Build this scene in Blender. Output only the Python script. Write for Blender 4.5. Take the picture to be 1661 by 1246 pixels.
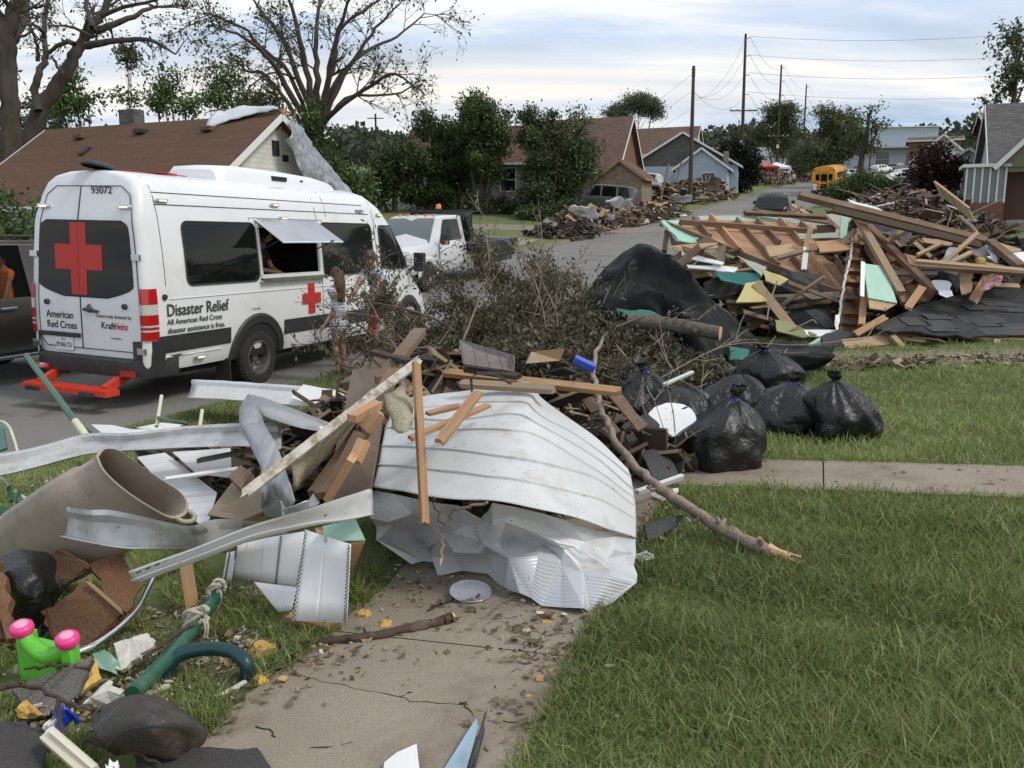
import bpy, bmesh, math, random
import numpy as np
from mathutils import Vector as V, Matrix, noise as mn
R=math.radians; PI=math.pi
for o in list(bpy.data.objects): bpy.data.objects.remove(o)
SC=bpy.context.scene; COL=SC.collection
# ------------------------------------------------ camera, sky, sun, exposure
F,PITCH,ROLL,EYE=1400.0,0.1800,-0.0054,2.15
fw=V((0,math.cos(PITCH),-math.sin(PITCH))); upv=V((0,math.sin(PITCH),math.cos(PITCH))); rt=V((1,0,0))
cr,sr=math.cos(ROLL),math.sin(ROLL)
cX=rt*cr+upv*sr; cY=upv*cr-rt*sr; cZ=-fw
cam=bpy.data.cameras.new('camera'); co=bpy.data.objects.new('camera',cam); COL.objects.link(co)
co.matrix_world=Matrix(((cX.x,cY.x,cZ.x,0),(cX.y,cY.y,cZ.y,0),(cX.z,cY.z,cZ.z,EYE),(0,0,0,1)))
cam.sensor_width=36; cam.lens=F/1661*36; cam.clip_start=.05; cam.clip_end=3000; SC.camera=co
EYEV=V((0,0,EYE))
SUN_EL,SUN_AZ=R(48),R(112)     # azimuth measured clockwise from +Y (street side is ahead)
sd=V((math.sin(SUN_AZ)*math.cos(SUN_EL),math.cos(SUN_AZ)*math.cos(SUN_EL),math.sin(SUN_EL)))
sl=bpy.data.lights.new('sun','SUN'); sl.energy=1.5; sl.angle=R(14); sl.color=(1,.95,.87)
so=bpy.data.objects.new('sun',sl); COL.objects.link(so); so.rotation_euler=(-sd).to_track_quat('-Z','Y').to_euler()
W=bpy.data.worlds.new('World'); SC.world=W; W.use_nodes=True
def N(nt,t,**k):
    n=nt.nodes.new(t)
    for a,b in k.items():
        if a=='inp':
            for i,v in b.items(): n.inputs[i].default_value=v
        else: setattr(n,a,b)
    return n
def L(nt,a,b): nt.links.new(a,b)
def ramp(nt,stops,fac=None,interp='LINEAR'):
    r=N(nt,'ShaderNodeValToRGB'); r.color_ramp.interpolation=interp
    e=r.color_ramp.elements
    while len(e)<len(stops): e.new(.5)
    for i,(p,c) in enumerate(stops):
        e[i].position=p; e[i].color=(c,c,c,1) if isinstance(c,(int,float)) else (*c,1)
    if fac is not None: L(nt,fac,r.inputs[0])
    return r
def mix(nt,fac,a,b,bt='MIX'):
    m=N(nt,'ShaderNodeMix',data_type='RGBA',blend_type=bt)
    for s,v in ((m.inputs[0],fac),(m.inputs[6],a),(m.inputs[7],b)):
        if isinstance(v,(int,float)): s.default_value=v
        elif isinstance(v,(tuple,list)): s.default_value=(*v,1) if len(v)==3 else v
        else: L(nt,v,s)
    return m.outputs[2]
nt=W.node_tree; nt.nodes.clear()
out=N(nt,'ShaderNodeOutputWorld'); bg=N(nt,'ShaderNodeBackground'); L(nt,bg.outputs[0],out.inputs[0])
sky=N(nt,'ShaderNodeTexSky',sky_type='NISHITA',sun_disc=False,sun_elevation=SUN_EL,sun_rotation=SUN_AZ,air_density=1.2,dust_density=2.0)
tc=N(nt,'ShaderNodeTexCoord'); sep=N(nt,'ShaderNodeSeparateXYZ'); L(nt,tc.outputs['Generated'],sep.inputs[0])
# cloud layer laid on a high flat deck: direction / (height + small)
mz=N(nt,'ShaderNodeMath',operation='MAXIMUM',inp={1:0.0}); L(nt,sep.outputs[2],mz.inputs[0])
az=N(nt,'ShaderNodeMath',operation='ADD',inp={1:0.10}); L(nt,mz.outputs[0],az.inputs[0])
dx=N(nt,'ShaderNodeMath',operation='DIVIDE'); L(nt,sep.outputs[0],dx.inputs[0]); L(nt,az.outputs[0],dx.inputs[1])
dy=N(nt,'ShaderNodeMath',operation='DIVIDE'); L(nt,sep.outputs[1],dy.inputs[0]); L(nt,az.outputs[0],dy.inputs[1])
cb=N(nt,'ShaderNodeCombineXYZ'); L(nt,dx.outputs[0],cb.inputs[0]); L(nt,dy.outputs[0],cb.inputs[1])
mp=N(nt,'ShaderNodeMapping'); mp.inputs['Scale'].default_value=(.55,1.5,1); mp.inputs['Rotation'].default_value=(0,0,R(-8)); mp.inputs['Location'].default_value=(3.3,1.2,0); L(nt,cb.outputs[0],mp.inputs[0])
n1=N(nt,'ShaderNodeTexNoise',inp={'Scale':.85,'Detail':7,'Roughness':.55,'Distortion':.4}); L(nt,mp.outputs[0],n1.inputs['Vector'])
n2=N(nt,'ShaderNodeTexNoise',inp={'Scale':.33,'Detail':3,'Roughness':.5}); L(nt,mp.outputs[0],n2.inputs['Vector'])
c1=ramp(nt,[(.36,(3.2,4.4,6.2)),(.5,(5.3,6.3,7.9)),(.60,(8.2,8.4,8.4))],n1.outputs[0])      # grey-blue undersides to creamy tops
warm=ramp(nt,[(.45,0.),(.65,1.)],n2.outputs[0])
c2=mix(nt,warm.outputs[0],c1.outputs[0],(8.8,8.3,7.5))
dens=ramp(nt,[(.25,.80),(.5,.93)],n1.outputs[0])
c3=mix(nt,dens.outputs[0],sky.outputs[0],c2)
L(nt,c3,bg.inputs[0]); bg.inputs[1].default_value=.1
SC.view_settings.view_transform='Standard'; SC.view_settings.look='None'; SC.view_settings.gamma=1; SC.view_settings.use_curve_mapping=False
SC.view_settings.exposure=0.32
# ------------------------------------------------ ground shape and pixel-ray helpers (used only to find real positions)
PROF=[(-60,0),(14,0),(20,.15),(26,.45),(33,.8),(41,1.2),(50,1.76),(58,2.4),(77,3.8),(86,4.6),(100,5.9),(132,8.2),(177,12.3),(230,16.5),(300,21.5),(450,33),(700,42),(1500,50)]
PX=np.array([p[0] for p in PROF],float); PZ=np.array([p[1] for p in PROF],float)
KS=.45; KX=-3.42-10.3*KS; RW=8.9; CN=1/math.hypot(1,KS)     # right kerb: x = KX + KS*y ; road width measured along x
def prof(y): return float(np.interp(y,PX,PZ))
def T(x,y):
    z=prof(y); off=(x-(KX+KS*y))*CN
    if off>0: return z+min(.13,off*2)+.055*min(max(off-.3,0),15)
    off2=-off-RW*CN
    if off2>0: return z+min(.13,off2*2)+.06*min(max(off2-.3,0),11)*min(1,max(0,(y-22)/20))+.02*min(off2,8)*(1-min(1,max(0,(y-22)/20)))
    return z
def ray(px,py):
    X,Y=px-830.5,py-623.0
    x=cr*X+sr*Y; y=-sr*X+cr*Y
    return (rt*(x/F)+fw-upv*(y/F))
def P(px,py,y):
    d=ray(px,py); return EYEV+d*(y/d.y)
def G(px,py,h=0.0):
    d=ray(px,py); t=1.0; p=EYEV
    while t<900:
        p=EYEV+d*t
        if p.z<=T(p.x,p.y)+h: break
        t+=max(.01,t*.004)
    return p
def onG(px,y,h=0.0):                       # ground point at depth y below/above pixel column px
    x=(px-830.5)/F*y; x=(px-830.5)/F*(y*math.cos(PITCH)+ (EYE-T(x,y))*math.sin(PITCH))
    return V((x,y,T(x,y)+h))
# ------------------------------------------------ object helpers
def tag(o,label=None,cat=None,group=None,kind=None):
    for k,v in (('label',label),('category',cat),('group',group),('kind',kind)):
        if v: o[k]=v
    return o
def empty(name,loc,label=None,cat=None,group=None,mat=None,kind=None):
    o=bpy.data.objects.new(name,None); COL.objects.link(o); o.empty_display_size=.2
    if mat is not None: o.matrix_world=mat
    else: o.location=loc
    return tag(o,label,cat,group,kind)
class MB:
    def __init__(s): s.v=[]; s.f=[]; s.uv=[]; s.mi=[]; s.m=0
    def face(s,idx,uv=None): s.f.append(tuple(idx)); s.uv.append(uv); s.mi.append(s.m)
    def vs(s,pts):
        n=len(s.v); s.v.extend([(p[0],p[1],p[2]) for p in pts]); return n
    def poly(s,pts,uv=None):
        n=s.vs(pts); s.face(range(n,n+len(pts)),uv); return s
    def box(s,c,d,ax=None):      # centre, full dims, optional 3 axes
        ax=ax or (V((1,0,0)),V((0,1,0)),V((0,0,1))); c=V(c)
        a,b,e=[ax[i]*d[i]*.5 for i in range(3)]
        p=[c+a*i+b*j+e*k for k in (-1,1) for j in (-1,1) for i in (-1,1)]
        n=s.vs(p); l,w,h=d
        for q,(uu,vv) in (((0,2,3,1),(w,l)),((4,5,7,6),(l,w)),((0,1,5,4),(l,h)),((2,6,7,3),(h,l)),((0,4,6,2),(h,w)),((1,3,7,5),(w,h))):
            # u always along local x (first axis) for the four long faces
            cs=[p[i]-c for i in q]; A,B,E=ax
            k=[0,1,2]; nn=(cs[1]-cs[0]).cross(cs[2]-cs[1])
            uvx=[]
            for x in cs:
                u_=x.dot(A); y_=x.dot(B); z_=x.dot(E)
                if abs(nn.normalized().dot(A))>.9: uvx.append((y_*.3+50,z_))
                elif abs(nn.normalized().dot(B))>.9: uvx.append((u_,z_+3))
                else: uvx.append((u_,y_))
            s.face([n+i for i in q],uvx)
        return s
    def plank(s,A,B,w,t,up=(0,0,1),jag=0,seg=1,bend=0,rnd=None):
        A=V(A);B=V(B);d=(B-A);l=d.length;d.normalize();up=V(up)
        side=d.cross(up)
        if side.length<1e-4: side=d.cross(V((1,0,0)))
        side.normalize(); n_=side.cross(d).normalized()
        rnd=rnd or random
        S=max(seg,2 if jag else 1); k=5 if jag else 1
        base=s.vs([]) ; rows=[]
        for i in range(S+1):
            f=i/S; c=A+d*(l*f)+n_*(bend*math.sin(PI*f)); row=[]
            for j in range(k+1):
                off=0
                if jag and i in(0,S): off=rnd.uniform(0,jag)*(1 if i==0 else -1)
                q=c+side*((j/k-.5)*w)+d*off
                row.append((q+n_*t/2,q-n_*t/2,(f*l+off,(j/k-.5)*w)))
            rows.append(row)
        o=[rnd.uniform(0,30),rnd.uniform(0,30)]
        idx=[[ (s.vs([r[0],r[1]]),r[2]) for r in row] for row in rows]
        U=lambda t_,dz=0:(t_[0]+o[0],t_[1]+o[1]+dz)
        for i in range(S):
            for j in range(k):
                a,b,c,d_=idx[i][j],idx[i][j+1],idx[i+1][j+1],idx[i+1][j]
                s.face((a[0],b[0],c[0],d_[0]),[U(a[1]),U(b[1]),U(c[1]),U(d_[1])])
                s.face((a[0]+1,d_[0]+1,c[0]+1,b[0]+1),[U(a[1]),U(d_[1]),U(c[1]),U(b[1])])
            for j,fl in ((0,0),(k,1)):
                a,d_=idx[i][j],idx[i+1][j]
                q=(a[0],d_[0],d_[0]+1,a[0]+1); uv=[U(a[1]),U(d_[1]),U(d_[1],t),U(a[1],t)]
                s.face(q[::-1] if fl else q,uv[::-1] if fl else uv)
        for i,fl in ((0,1),(S,0)):
            for j in range(k):
                a,b=idx[i][j],idx[i][j+1]
                q=(a[0],a[0]+1,b[0]+1,b[0]); uv=[(a[1][1]*.3,0),(a[1][1]*.3,t),(b[1][1]*.3,t),(b[1][1]*.3,0)]
                s.face(q if fl==0 else q[::-1],uv)
        return s
    def slab(s,pts,t,nrm=None,jit=0,sub=0):   # polygon prism
        pts=[V(p) for p in pts]; c=sum(pts,V())/len(pts)
        if sub:
            q=[]
            for i,p in enumerate(pts):
                nx=pts[(i+1)%len(pts)]; q.append(p)
                for k in range(1,sub): q.append(p.lerp(nx,k/sub)+V((random.uniform(-jit,jit),random.uniform(-jit,jit),random.uniform(-jit,jit)*.5)))
            pts=q
        n=V()
        for i in range(len(pts)): n+=(pts[i]-c).cross(pts[(i+1)%len(pts)]-c)
        n.normalize()
        if nrm is not None and n.dot(V(nrm))<0: pts=pts[::-1]; n=-n
        e=(pts[1]-pts[0]) if sub==0 else (pts[sub]-pts[0]); e.normalize(); g=n.cross(e)
        uv=[((p-c).dot(e),(p-c).dot(g)) for p in pts]; k=len(pts)
        a=s.vs([p+n*t/2 for p in pts]); b=s.vs([p-n*t/2 for p in pts])
        s.face(range(a,a+k),uv); s.face(list(range(b,b+k))[::-1],uv[::-1])
        for i in range(k):
            j=(i+1)%k; s.face((a+i,b+i,b+j,a+j),[(uv[i][0],uv[i][1]),(uv[i][0],uv[i][1]+t),(uv[j][0],uv[j][1]+t),(uv[j][0],uv[j][1])])
        return s
    def tube(s,pts,rad,n=8,cap=True,twist=0):
        pts=[V(p) for p in pts]
        if isinstance(rad,(int,float)): rad=[rad]*len(pts)
        prev=None; rings=[]; ln=0
        for i,p in enumerate(pts):
            d=(pts[min(i+1,len(pts)-1)]-pts[max(i-1,0)])
            if d.length<1e-6: d=V((0,0,1))
            d.normalize()
            if prev is None:
                a=d.orthogonal().normalized()
            else:
                a=(prev-d*prev.dot(d)); a=a.normalized() if a.length>1e-5 else d.orthogonal().normalized()
            prev=a; b=d.cross(a)
            if i: ln+=(pts[i]-pts[i-1]).length
            k=s.vs([p+(a*math.cos(2*PI*j/n)+b*math.sin(2*PI*j/n))*rad[i] for j in range(n)]); rings.append((k,ln))
        for (a,la),(b,lb) in zip(rings,rings[1:]):
            for j in range(n):
                k=(j+1)%n; s.face((a+j,a+k,b+k,b+j),[(la,j/n*.3),(la,(j+1)/n*.3),(lb,(j+1)/n*.3),(lb,j/n*.3)])
        if cap:
            s.face(list(range(rings[0][0],rings[0][0]+n))[::-1]); s.face(range(rings[-1][0],rings[-1][0]+n))
        return s
    def grid(s,rows,uvs=1.0,flip=False,thick=0,closed=False):
        m=len(rows); k=len(rows[0]); base=s.vs([p for r in rows for p in r])
        rr=[[V(p) for p in r] for r in rows]
        su=[0]; 
        for i in range(1,m): su.append(su[-1]+(rr[i][k//2]-rr[i-1][k//2]).length)
        sv=[0]
        for j in range(1,k): sv.append(sv[-1]+(rr[m//2][j]-rr[m//2][j-1]).length)
        for i in range(m-1):
            for j in range(k-1+(1 if closed else 0)):
                j2=(j+1)%k
                q=[base+i*k+j,base+i*k+j2,base+(i+1)*k+j2,base+(i+1)*k+j]
                v2=sv[j+1] if j+1<k else sv[-1]+.1
                uv=[(sv[j],su[i]),(v2,su[i]),(v2,su[i+1]),(sv[j],su[i+1])]
                if flip: q=q[::-1]; uv=uv[::-1]
                s.face(q,uv)
        return s
    def lathe(s,prof,c,axis=(0,0,1),n=24,cap=False):   # prof: (r,h)
        ax=V(axis).normalized(); a=ax.orthogonal().normalized(); b=ax.cross(a); c=V(c); R_=[]
        for r,h in prof: R_.append(s.vs([c+ax*h+(a*math.cos(2*PI*j/n)+b*math.sin(2*PI*j/n))*r for j in range(n)]))
        for x,y in zip(R_,R_[1:]):
            for j in range(n): k=(j+1)%n; s.face((x+j,x+k,y+k,y+j))
        if cap:
            s.face(list(range(R_[0],R_[0]+n))[::-1]); s.face(range(R_[-1],R_[-1]+n))
        return s
    def build(s,name,mats,parent=None,label=None,cat=None,group=None,kind=None,smooth=None,local=False,org=None,solid=0,sub=0,bev=0):
        a=np.array(s.v,dtype=np.float64)
        if parent is not None and not local: org=V(parent.matrix_basis.to_translation()) if parent.parent is None else (parent.parent.matrix_basis.to_translation()+parent.matrix_basis.to_translation())
        elif parent is not None: org=V((0,0,0))
        elif org is None: org=V(((a[:,0].min()+a[:,0].max())/2,(a[:,1].min()+a[:,1].max())/2,a[:,2].min()))
        a=a-np.array(org)
        me=bpy.data.meshes.new(name); me.from_pydata(a.tolist(),[],s.f)
        if any(u is not None for u in s.uv):
            ul=me.uv_layers.new(name='UVMap'); buf=[]
            for f,u in zip(s.f,s.uv):
                if u is None: buf+= [0.0,0.0]*len(f)
                else:
                    for t in u: buf+=[t[0],t[1]]
            ul.data.foreach_set('uv',buf)
        mats=mats if isinstance(mats,(list,tuple)) else [mats]
        for m_ in mats: me.materials.append(m_)
        if len(mats)>1: me.polygons.foreach_set('material_index',s.mi)
        me.update()
        if smooth:
            me.shade_smooth(); me.set_sharp_from_angle(angle=R(smooth))
        o=bpy.data.objects.new(name,me); COL.objects.link(o)
        if parent is not None: o.parent=parent
        else: o.location=org
        if solid:
            md=o.modifiers.new('solid','SOLIDIFY'); md.thickness=solid; md.offset=0
        if bev:
            md=o.modifiers.new('bevel','BEVEL'); md.width=bev; md.segments=2; md.limit_method='ANGLE'
        if sub:
            md=o.modifiers.new('sub','SUBSURF'); md.levels=sub; md.render_levels=sub
        return tag(o,label,cat,group,kind)
def interp_grid(ctrl,nu,nv):   # catmull-rom over a control grid of Vectors
    def cat(p,n):
        o=[]; m=len(p)
        for i in range(m-1):
            p0=p[max(i-1,0)];p1=p[i];p2=p[i+1];p3=p[min(i+2,m-1)]
            for k in range(n):
                t=k/n; o.append(.5*((2*p1)+(p2-p0)*t+(2*p0-5*p1+4*p2-p3)*t*t+(3*p1-p0-3*p2+p3)*t**3))
        o.append(p[-1]); return o
    rows=[cat(r,nu) for r in ctrl]
    cols=[cat([r[j] for r in rows],nv) for j in range(len(rows[0]))]
    return [[cols[j][i] for j in range(len(cols))] for i in range(len(cols[0]))]
def pathc(p,n):
    return interp_grid([p,p],n,1)[0]
# ------------------------------------------------ materials
def M(name,col,col2=None,rough=.7,scale=6,metal=0,bump=.0,bscale=None,coord='Object',stretch=(1,1,1),spec=.5,dirt=None,dscale=2,dth=(.55,.7),fine=None,coat=0,detail=6,edge=None,trans=0,speck=None):
    m=bpy.data.materials.new(name); m.use_nodes=True; n=m.node_tree; b=n.nodes['Principled BSDF']
    t=N(n,'ShaderNodeTexCoord'); mpn=N(n,'ShaderNodeMapping'); mpn.inputs['Scale'].default_value=stretch
    L(n,t.outputs[coord],mpn.inputs[0])
    def noise(sc,de=detail,ro=.6,di=0):
        x=N(n,'ShaderNodeTexNoise',inp={'Scale':sc,'Detail':de,'Roughness':ro,'Distortion':di}); L(n,mpn.outputs[0],x.inputs['Vector']); return x.outputs[0]
    c=col
    if col2 is not None:
        r=ramp(n,[(.35,0.),(.65,1.)],noise(scale)); c=mix(n,r.outputs[0],col,col2)
    if fine:
        r=ramp(n,[(.4,0.),(.6,1.)],noise(fine[0],3)); c=mix(n,r.outputs[0],c,mix(n,fine[2] if len(fine)>2 else .6,c,fine[1]))
    if dirt:
        r=ramp(n,[(dth[0],0.),(dth[1],1.)],noise(dscale,8,.7)); c=mix(n,r.outputs[0],c,dirt)
    if speck:
        r=ramp(n,[(speck[2],0.),(speck[2]+.05,1.)],noise(speck[0],3,.75)); c=mix(n,r.outputs[0],c,speck[1])
    if isinstance(c,tuple): b.inputs['Base Color'].default_value=(*c,1)
    else: L(n,c,b.inputs['Base Color'])
    b.inputs['Roughness'].default_value=rough; b.inputs['Metallic'].default_value=metal
    b.inputs['Specular IOR Level'].default_value=spec; b.inputs['Coat Weight'].default_value=coat
    b.inputs['Coat Roughness'].default_value=.08
    if trans: b.inputs['Transmission Weight'].default_value=trans
    if bump:
        bp=N(n,'ShaderNodeBump',inp={'Strength':bump,'Distance':.02}); L(n,noise(bscale or scale*3,4),bp.inputs['Height']); L(n,bp.outputs[0],b.inputs['Normal'])
    return m
def wood(name,c1,c2,weather=.3,grey=(.22,.19,.16),rough=.75):
    m=bpy.data.materials.new(name); m.use_nodes=True; n=m.node_tree; b=n.nodes['Principled BSDF']
    t=N(n,'ShaderNodeTexCoord'); oi=N(n,'ShaderNodeObjectInfo'); ad=N(n,'ShaderNodeVectorMath',operation='ADD'); L(n,t.outputs['UV'],ad.inputs[0]); 
    cx=N(n,'ShaderNodeCombineXYZ'); mu=N(n,'ShaderNodeMath',operation='MULTIPLY',inp={1:37.}); L(n,oi.outputs['Random'],mu.inputs[0]); L(n,mu.outputs[0],cx.inputs[1]); L(n,cx.outputs[0],ad.inputs[1])
    mpn=N(n,'ShaderNodeMapping'); mpn.inputs['Scale'].default_value=(1.2,22,1); L(n,ad.outputs[0],mpn.inputs[0])
    g=N(n,'ShaderNodeTexNoise',inp={'Scale':2.5,'Detail':6,'Roughness':.65,'Distortion':.6}); L(n,mpn.outputs[0],g.inputs['Vector'])
    k=N(n,'ShaderNodeTexNoise',inp={'Scale':2.2,'Detail':5,'Roughness':.6}); L(n,ad.outputs[0],k.inputs['Vector'])
    r=ramp(n,[(.35,0.),(.65,1.)],g.outputs[0]); c=mix(n,r.outputs[0],c1,c2)
    rv=ramp(n,[(0.,.72),(1.,1.22)],oi.outputs['Random']); c=mix(n,1.0,c,rv.outputs[0],'MULTIPLY')
    r2=ramp(n,[(.62-weather*.35,0.),(.72,1.)],k.outputs[0]); c=mix(n,r2.outputs[0],c,grey)
    kn=N(n,'ShaderNodeTexVoronoi',inp={'Scale':3.1}); mk=N(n,'ShaderNodeMapping'); mk.inputs['Scale'].default_value=(1,3,1); L(n,ad.outputs[0],mk.inputs[0]); L(n,mk.outputs[0],kn.inputs['Vector'])
    r3=ramp(n,[(.02,1.),(.06,0.)],kn.outputs['Distance']); c=mix(n,r3.outputs[0],c,(.05,.03,.02))
    L(n,c,b.inputs['Base Color']); b.inputs['Roughness'].default_value=rough; b.inputs['Specular IOR Level'].default_value=.25
    bp=N(n,'ShaderNodeBump',inp={'Strength':.35,'Distance':.004}); L(n,g.outputs[0],bp.inputs['Height']); L(n,bp.outputs[0],b.inputs['Normal'])
    return m
def lines(name,col,dark,per,width=.08,coord='UV',axis=1,rough=.6,dirt=None,bump=.6,col2=None,vert=None,dscale=2,dth=(.5,.75),stag=0,vary=0):
    """material with parallel courses (siding laps, shingles): spacing per (m) along a UV axis; vert = spacing of cross joints"""
    m=bpy.data.materials.new(name); m.use_nodes=True; n=m.node_tree; b=n.nodes['Principled BSDF']
    t=N(n,'ShaderNodeTexCoord'); sp=N(n,'ShaderNodeSeparateXYZ'); L(n,t.outputs[coord],sp.inputs[0])
    a=N(n,'ShaderNodeMath',operation='DIVIDE',inp={1:per}); L(n,sp.outputs[axis],a.inputs[0])
    fr=N(n,'ShaderNodeMath',operation='FRACT'); L(n,a.outputs[0],fr.inputs[0])
    r=ramp(n,[(0,1.),(width,0.),(1,0.)],fr.outputs[0])
    no=N(n,'ShaderNodeTexNoise',inp={'Scale':dscale,'Detail':8,'Roughness':.65}); L(n,t.outputs[coord],no.inputs['Vector'])
    c=col
    if col2: 
        rr=ramp(n,[(.35,0.),(.65,1.)],no.outputs[0]); c=mix(n,rr.outputs[0],col,col2)
    h=fr.outputs[0]
    if vert:
        fl=N(n,'ShaderNodeMath',operation='FLOOR'); L(n,a.outputs[0],fl.inputs[0])
        sh=N(n,'ShaderNodeMath',operation='MULTIPLY',inp={1:stag or .37}); L(n,fl.outputs[0],sh.inputs[0])
        b1=N(n,'ShaderNodeMath',operation='DIVIDE',inp={1:vert}); L(n,sp.outputs[1-axis],b1.inputs[0])
        b2=N(n,'ShaderNodeMath',operation='ADD'); L(n,b1.outputs[0],b2.inputs[0]); L(n,sh.outputs[0],b2.inputs[1])
        fl2=N(n,'ShaderNodeMath',operation='FLOOR'); L(n,b2.outputs[0],fl2.inputs[0])
        cm=N(n,'ShaderNodeCombineXYZ'); L(n,fl.outputs[0],cm.inputs[0]); L(n,fl2.outputs[0],cm.inputs[1])
        wn=N(n,'ShaderNodeTexWhiteNoise',noise_dimensions='2D'); L(n,cm.outputs[0],wn.inputs['Vector'])
        rv=ramp(n,[(0,1-(vary or .3)),(1,1+(vary or .3))],wn.outputs[0]); c=mix(n,1.,c,rv.outputs[0],'MULTIPLY')
        fr2=N(n,'ShaderNodeMath',operation='FRACT'); L(n,b2.outputs[0],fr2.inputs[0])
        r2=ramp(n,[(0,1.),(.05,0.),(1,0.)],fr2.outputs[0]); c=mix(n,r2.outputs[0],c,dark)
    c=mix(n,r.outputs[0],c,dark)
    if dirt:
        rd=ramp(n,[(dth[0],0.),(dth[1],.8)],no.outputs[0]); c=mix(n,rd.outputs[0],c,dirt)
    L(n,c,b.inputs['Base Color']); b.inputs['Roughness'].default_value=rough; b.inputs['Specular IOR Level'].default_value=.3
    if bump:
        bp=N(n,'ShaderNodeBump',inp={'Strength':bump,'Distance':.015}); L(n,h,bp.inputs['Height']); L(n,bp.outputs[0],b.inputs['Normal'])
    return m
def vcol(name,rough=.6,spec=.3,trans=0.0):   # colour comes from a per-face attribute: variation between real leaves / blades
    m=bpy.data.materials.new(name); m.use_nodes=True; n=m.node_tree; b=n.nodes['Principled BSDF']
    a=N(n,'ShaderNodeAttribute',attribute_name='tint'); L(n,a.outputs['Color'],b.inputs['Base Color'])
    b.inputs['Roughness'].default_value=rough; b.inputs['Specular IOR Level'].default_value=spec
    if trans:
        o=n.nodes['Material Output']; tr=N(n,'ShaderNodeBsdfTranslucent'); L(n,a.outputs['Color'],tr.inputs[0]); ms=N(n,'ShaderNodeMixShader',inp={0:trans})
        L(n,b.outputs[0],ms.inputs[1]); L(n,tr.outputs[0],ms.inputs[2]); L(n,ms.outputs[0],o.inputs[0])
    return m
def np_mesh(name,verts,nper,cols,mat,parent=None,**kw):
    """many identical polygons: verts (n*nper,3), one colour per polygon"""
    k=len(verts)//nper; org=np.array([verts[:,0].mean(),verts[:,1].mean(),verts[:,2].min()])
    if parent is not None: org=np.array(parent.location)
    me=bpy.data.meshes.new(name); me.vertices.add(len(verts)); me.vertices.foreach_set('co',(verts-org).astype(np.float32).ravel())
    me.loops.add(k*nper); me.loops.foreach_set('vertex_index',np.arange(k*nper,dtype=np.int32))
    me.polygons.add(k); me.polygons.foreach_set('loop_start',np.arange(0,k*nper,nper,dtype=np.int32)); me.polygons.foreach_set('loop_total',np.full(k,nper,dtype=np.int32))
    me.update(calc_edges=True)
    at=me.attributes.new('tint','FLOAT_COLOR','FACE'); c=np.ones((k,4),np.float32); c[:,:3]=cols; at.data.foreach_set('color',c.ravel())
    me.materials.append(mat); o=bpy.data.objects.new(name,me); COL.objects.link(o)
    if parent is not None: o.parent=parent
    else: o.location=org
    return tag(o,**kw)
def leafcloud(pts,size,rng,pal,jit=.0,droop=0.0,asp=.5):
    """rhombus leaves at pts; returns verts and colours"""
    n=len(pts); a=rng.normal(size=(n,3)); a[:,2]-=droop; a/=np.linalg.norm(a,axis=1)[:,None]
    b=rng.normal(size=(n,3)); b-=a*(a*b).sum(1)[:,None]; b/=np.linalg.norm(b,axis=1)[:,None]
    s=size*rng.uniform(.4,1.75,(n,1)); p=pts+rng.normal(size=(n,3))*jit
    v=np.stack([p,p+a*s*.5+b*s*asp*.5,p+a*s,p+a*s*.5-b*s*asp*.5],1).reshape(-1,3)
    pal=np.array(pal); w=rng.uniform(0,1,(n,1)); i=rng.integers(0,len(pal),n); j=rng.integers(0,len(pal),n)
    c=(pal[i]*w+pal[j]*(1-w))*rng.uniform(.75,1.25,(n,1))
    return v,c
def boxes_np(n,cen,dims,rng,tilt=.4):
    """n random boxes -> verts for quads"""
    th=rng.uniform(0,2*PI,n); ph=rng.normal(0,tilt,n); ps=rng.normal(0,tilt,n)
    A=np.stack([np.cos(th)*np.cos(ph),np.sin(th)*np.cos(ph),np.sin(ph)],1)
    U=np.stack([np.zeros(n),np.zeros(n),np.ones(n)],1); B=np.cross(U,A); B/=np.linalg.norm(B,axis=1)[:,None]; C=np.cross(A,B)
    B2=B*np.cos(ps)[:,None]+C*np.sin(ps)[:,None]; C2=np.cross(A,B2)
    a=A*dims[:,0:1]/2; b=B2*dims[:,1:2]/2; c=C2*dims[:,2:3]/2
    P8=[cen+i*a+j*b+k*c for k in(-1,1) for j in(-1,1) for i in(-1,1)]
    q=[(0,2,3,1),(4,5,7,6),(0,1,5,4),(2,6,7,3),(0,4,6,2),(1,3,7,5)]
    return np.stack([np.stack([P8[i] for i in f],1) for f in q],1).reshape(-1,3)
def textmesh(s,size,name,parent,mat,M4,bold=False,shear=0,align='LEFT',ext=.001,sx=1.0):
    c=bpy.data.curves.new('txt','FONT'); c.body=s; c.size=size; c.align_x=align; c.extrude=ext; c.shear=shear; c.offset=.012*size if bold else 0
    o=bpy.data.objects.new('txt',c); COL.objects.link(o); dg=bpy.context.evaluated_depsgraph_get()
    me=bpy.data.meshes.new_from_object(o.evaluated_get(dg)); bpy.data.objects.remove(o)
    me.transform(M4@Matrix.Scale(sx,4,(1,0,0))); me.materials.clear(); me.materials.append(mat); me.name=name
    t=bpy.data.objects.new(name,me); COL.objects.link(t); t.parent=parent; return t
def frame(o,x,y,z): return Matrix(((x[0],y[0],z[0],o[0]),(x[1],y[1],z[1],o[1]),(x[2],y[2],z[2],o[2]),(0,0,0,1)))
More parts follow.
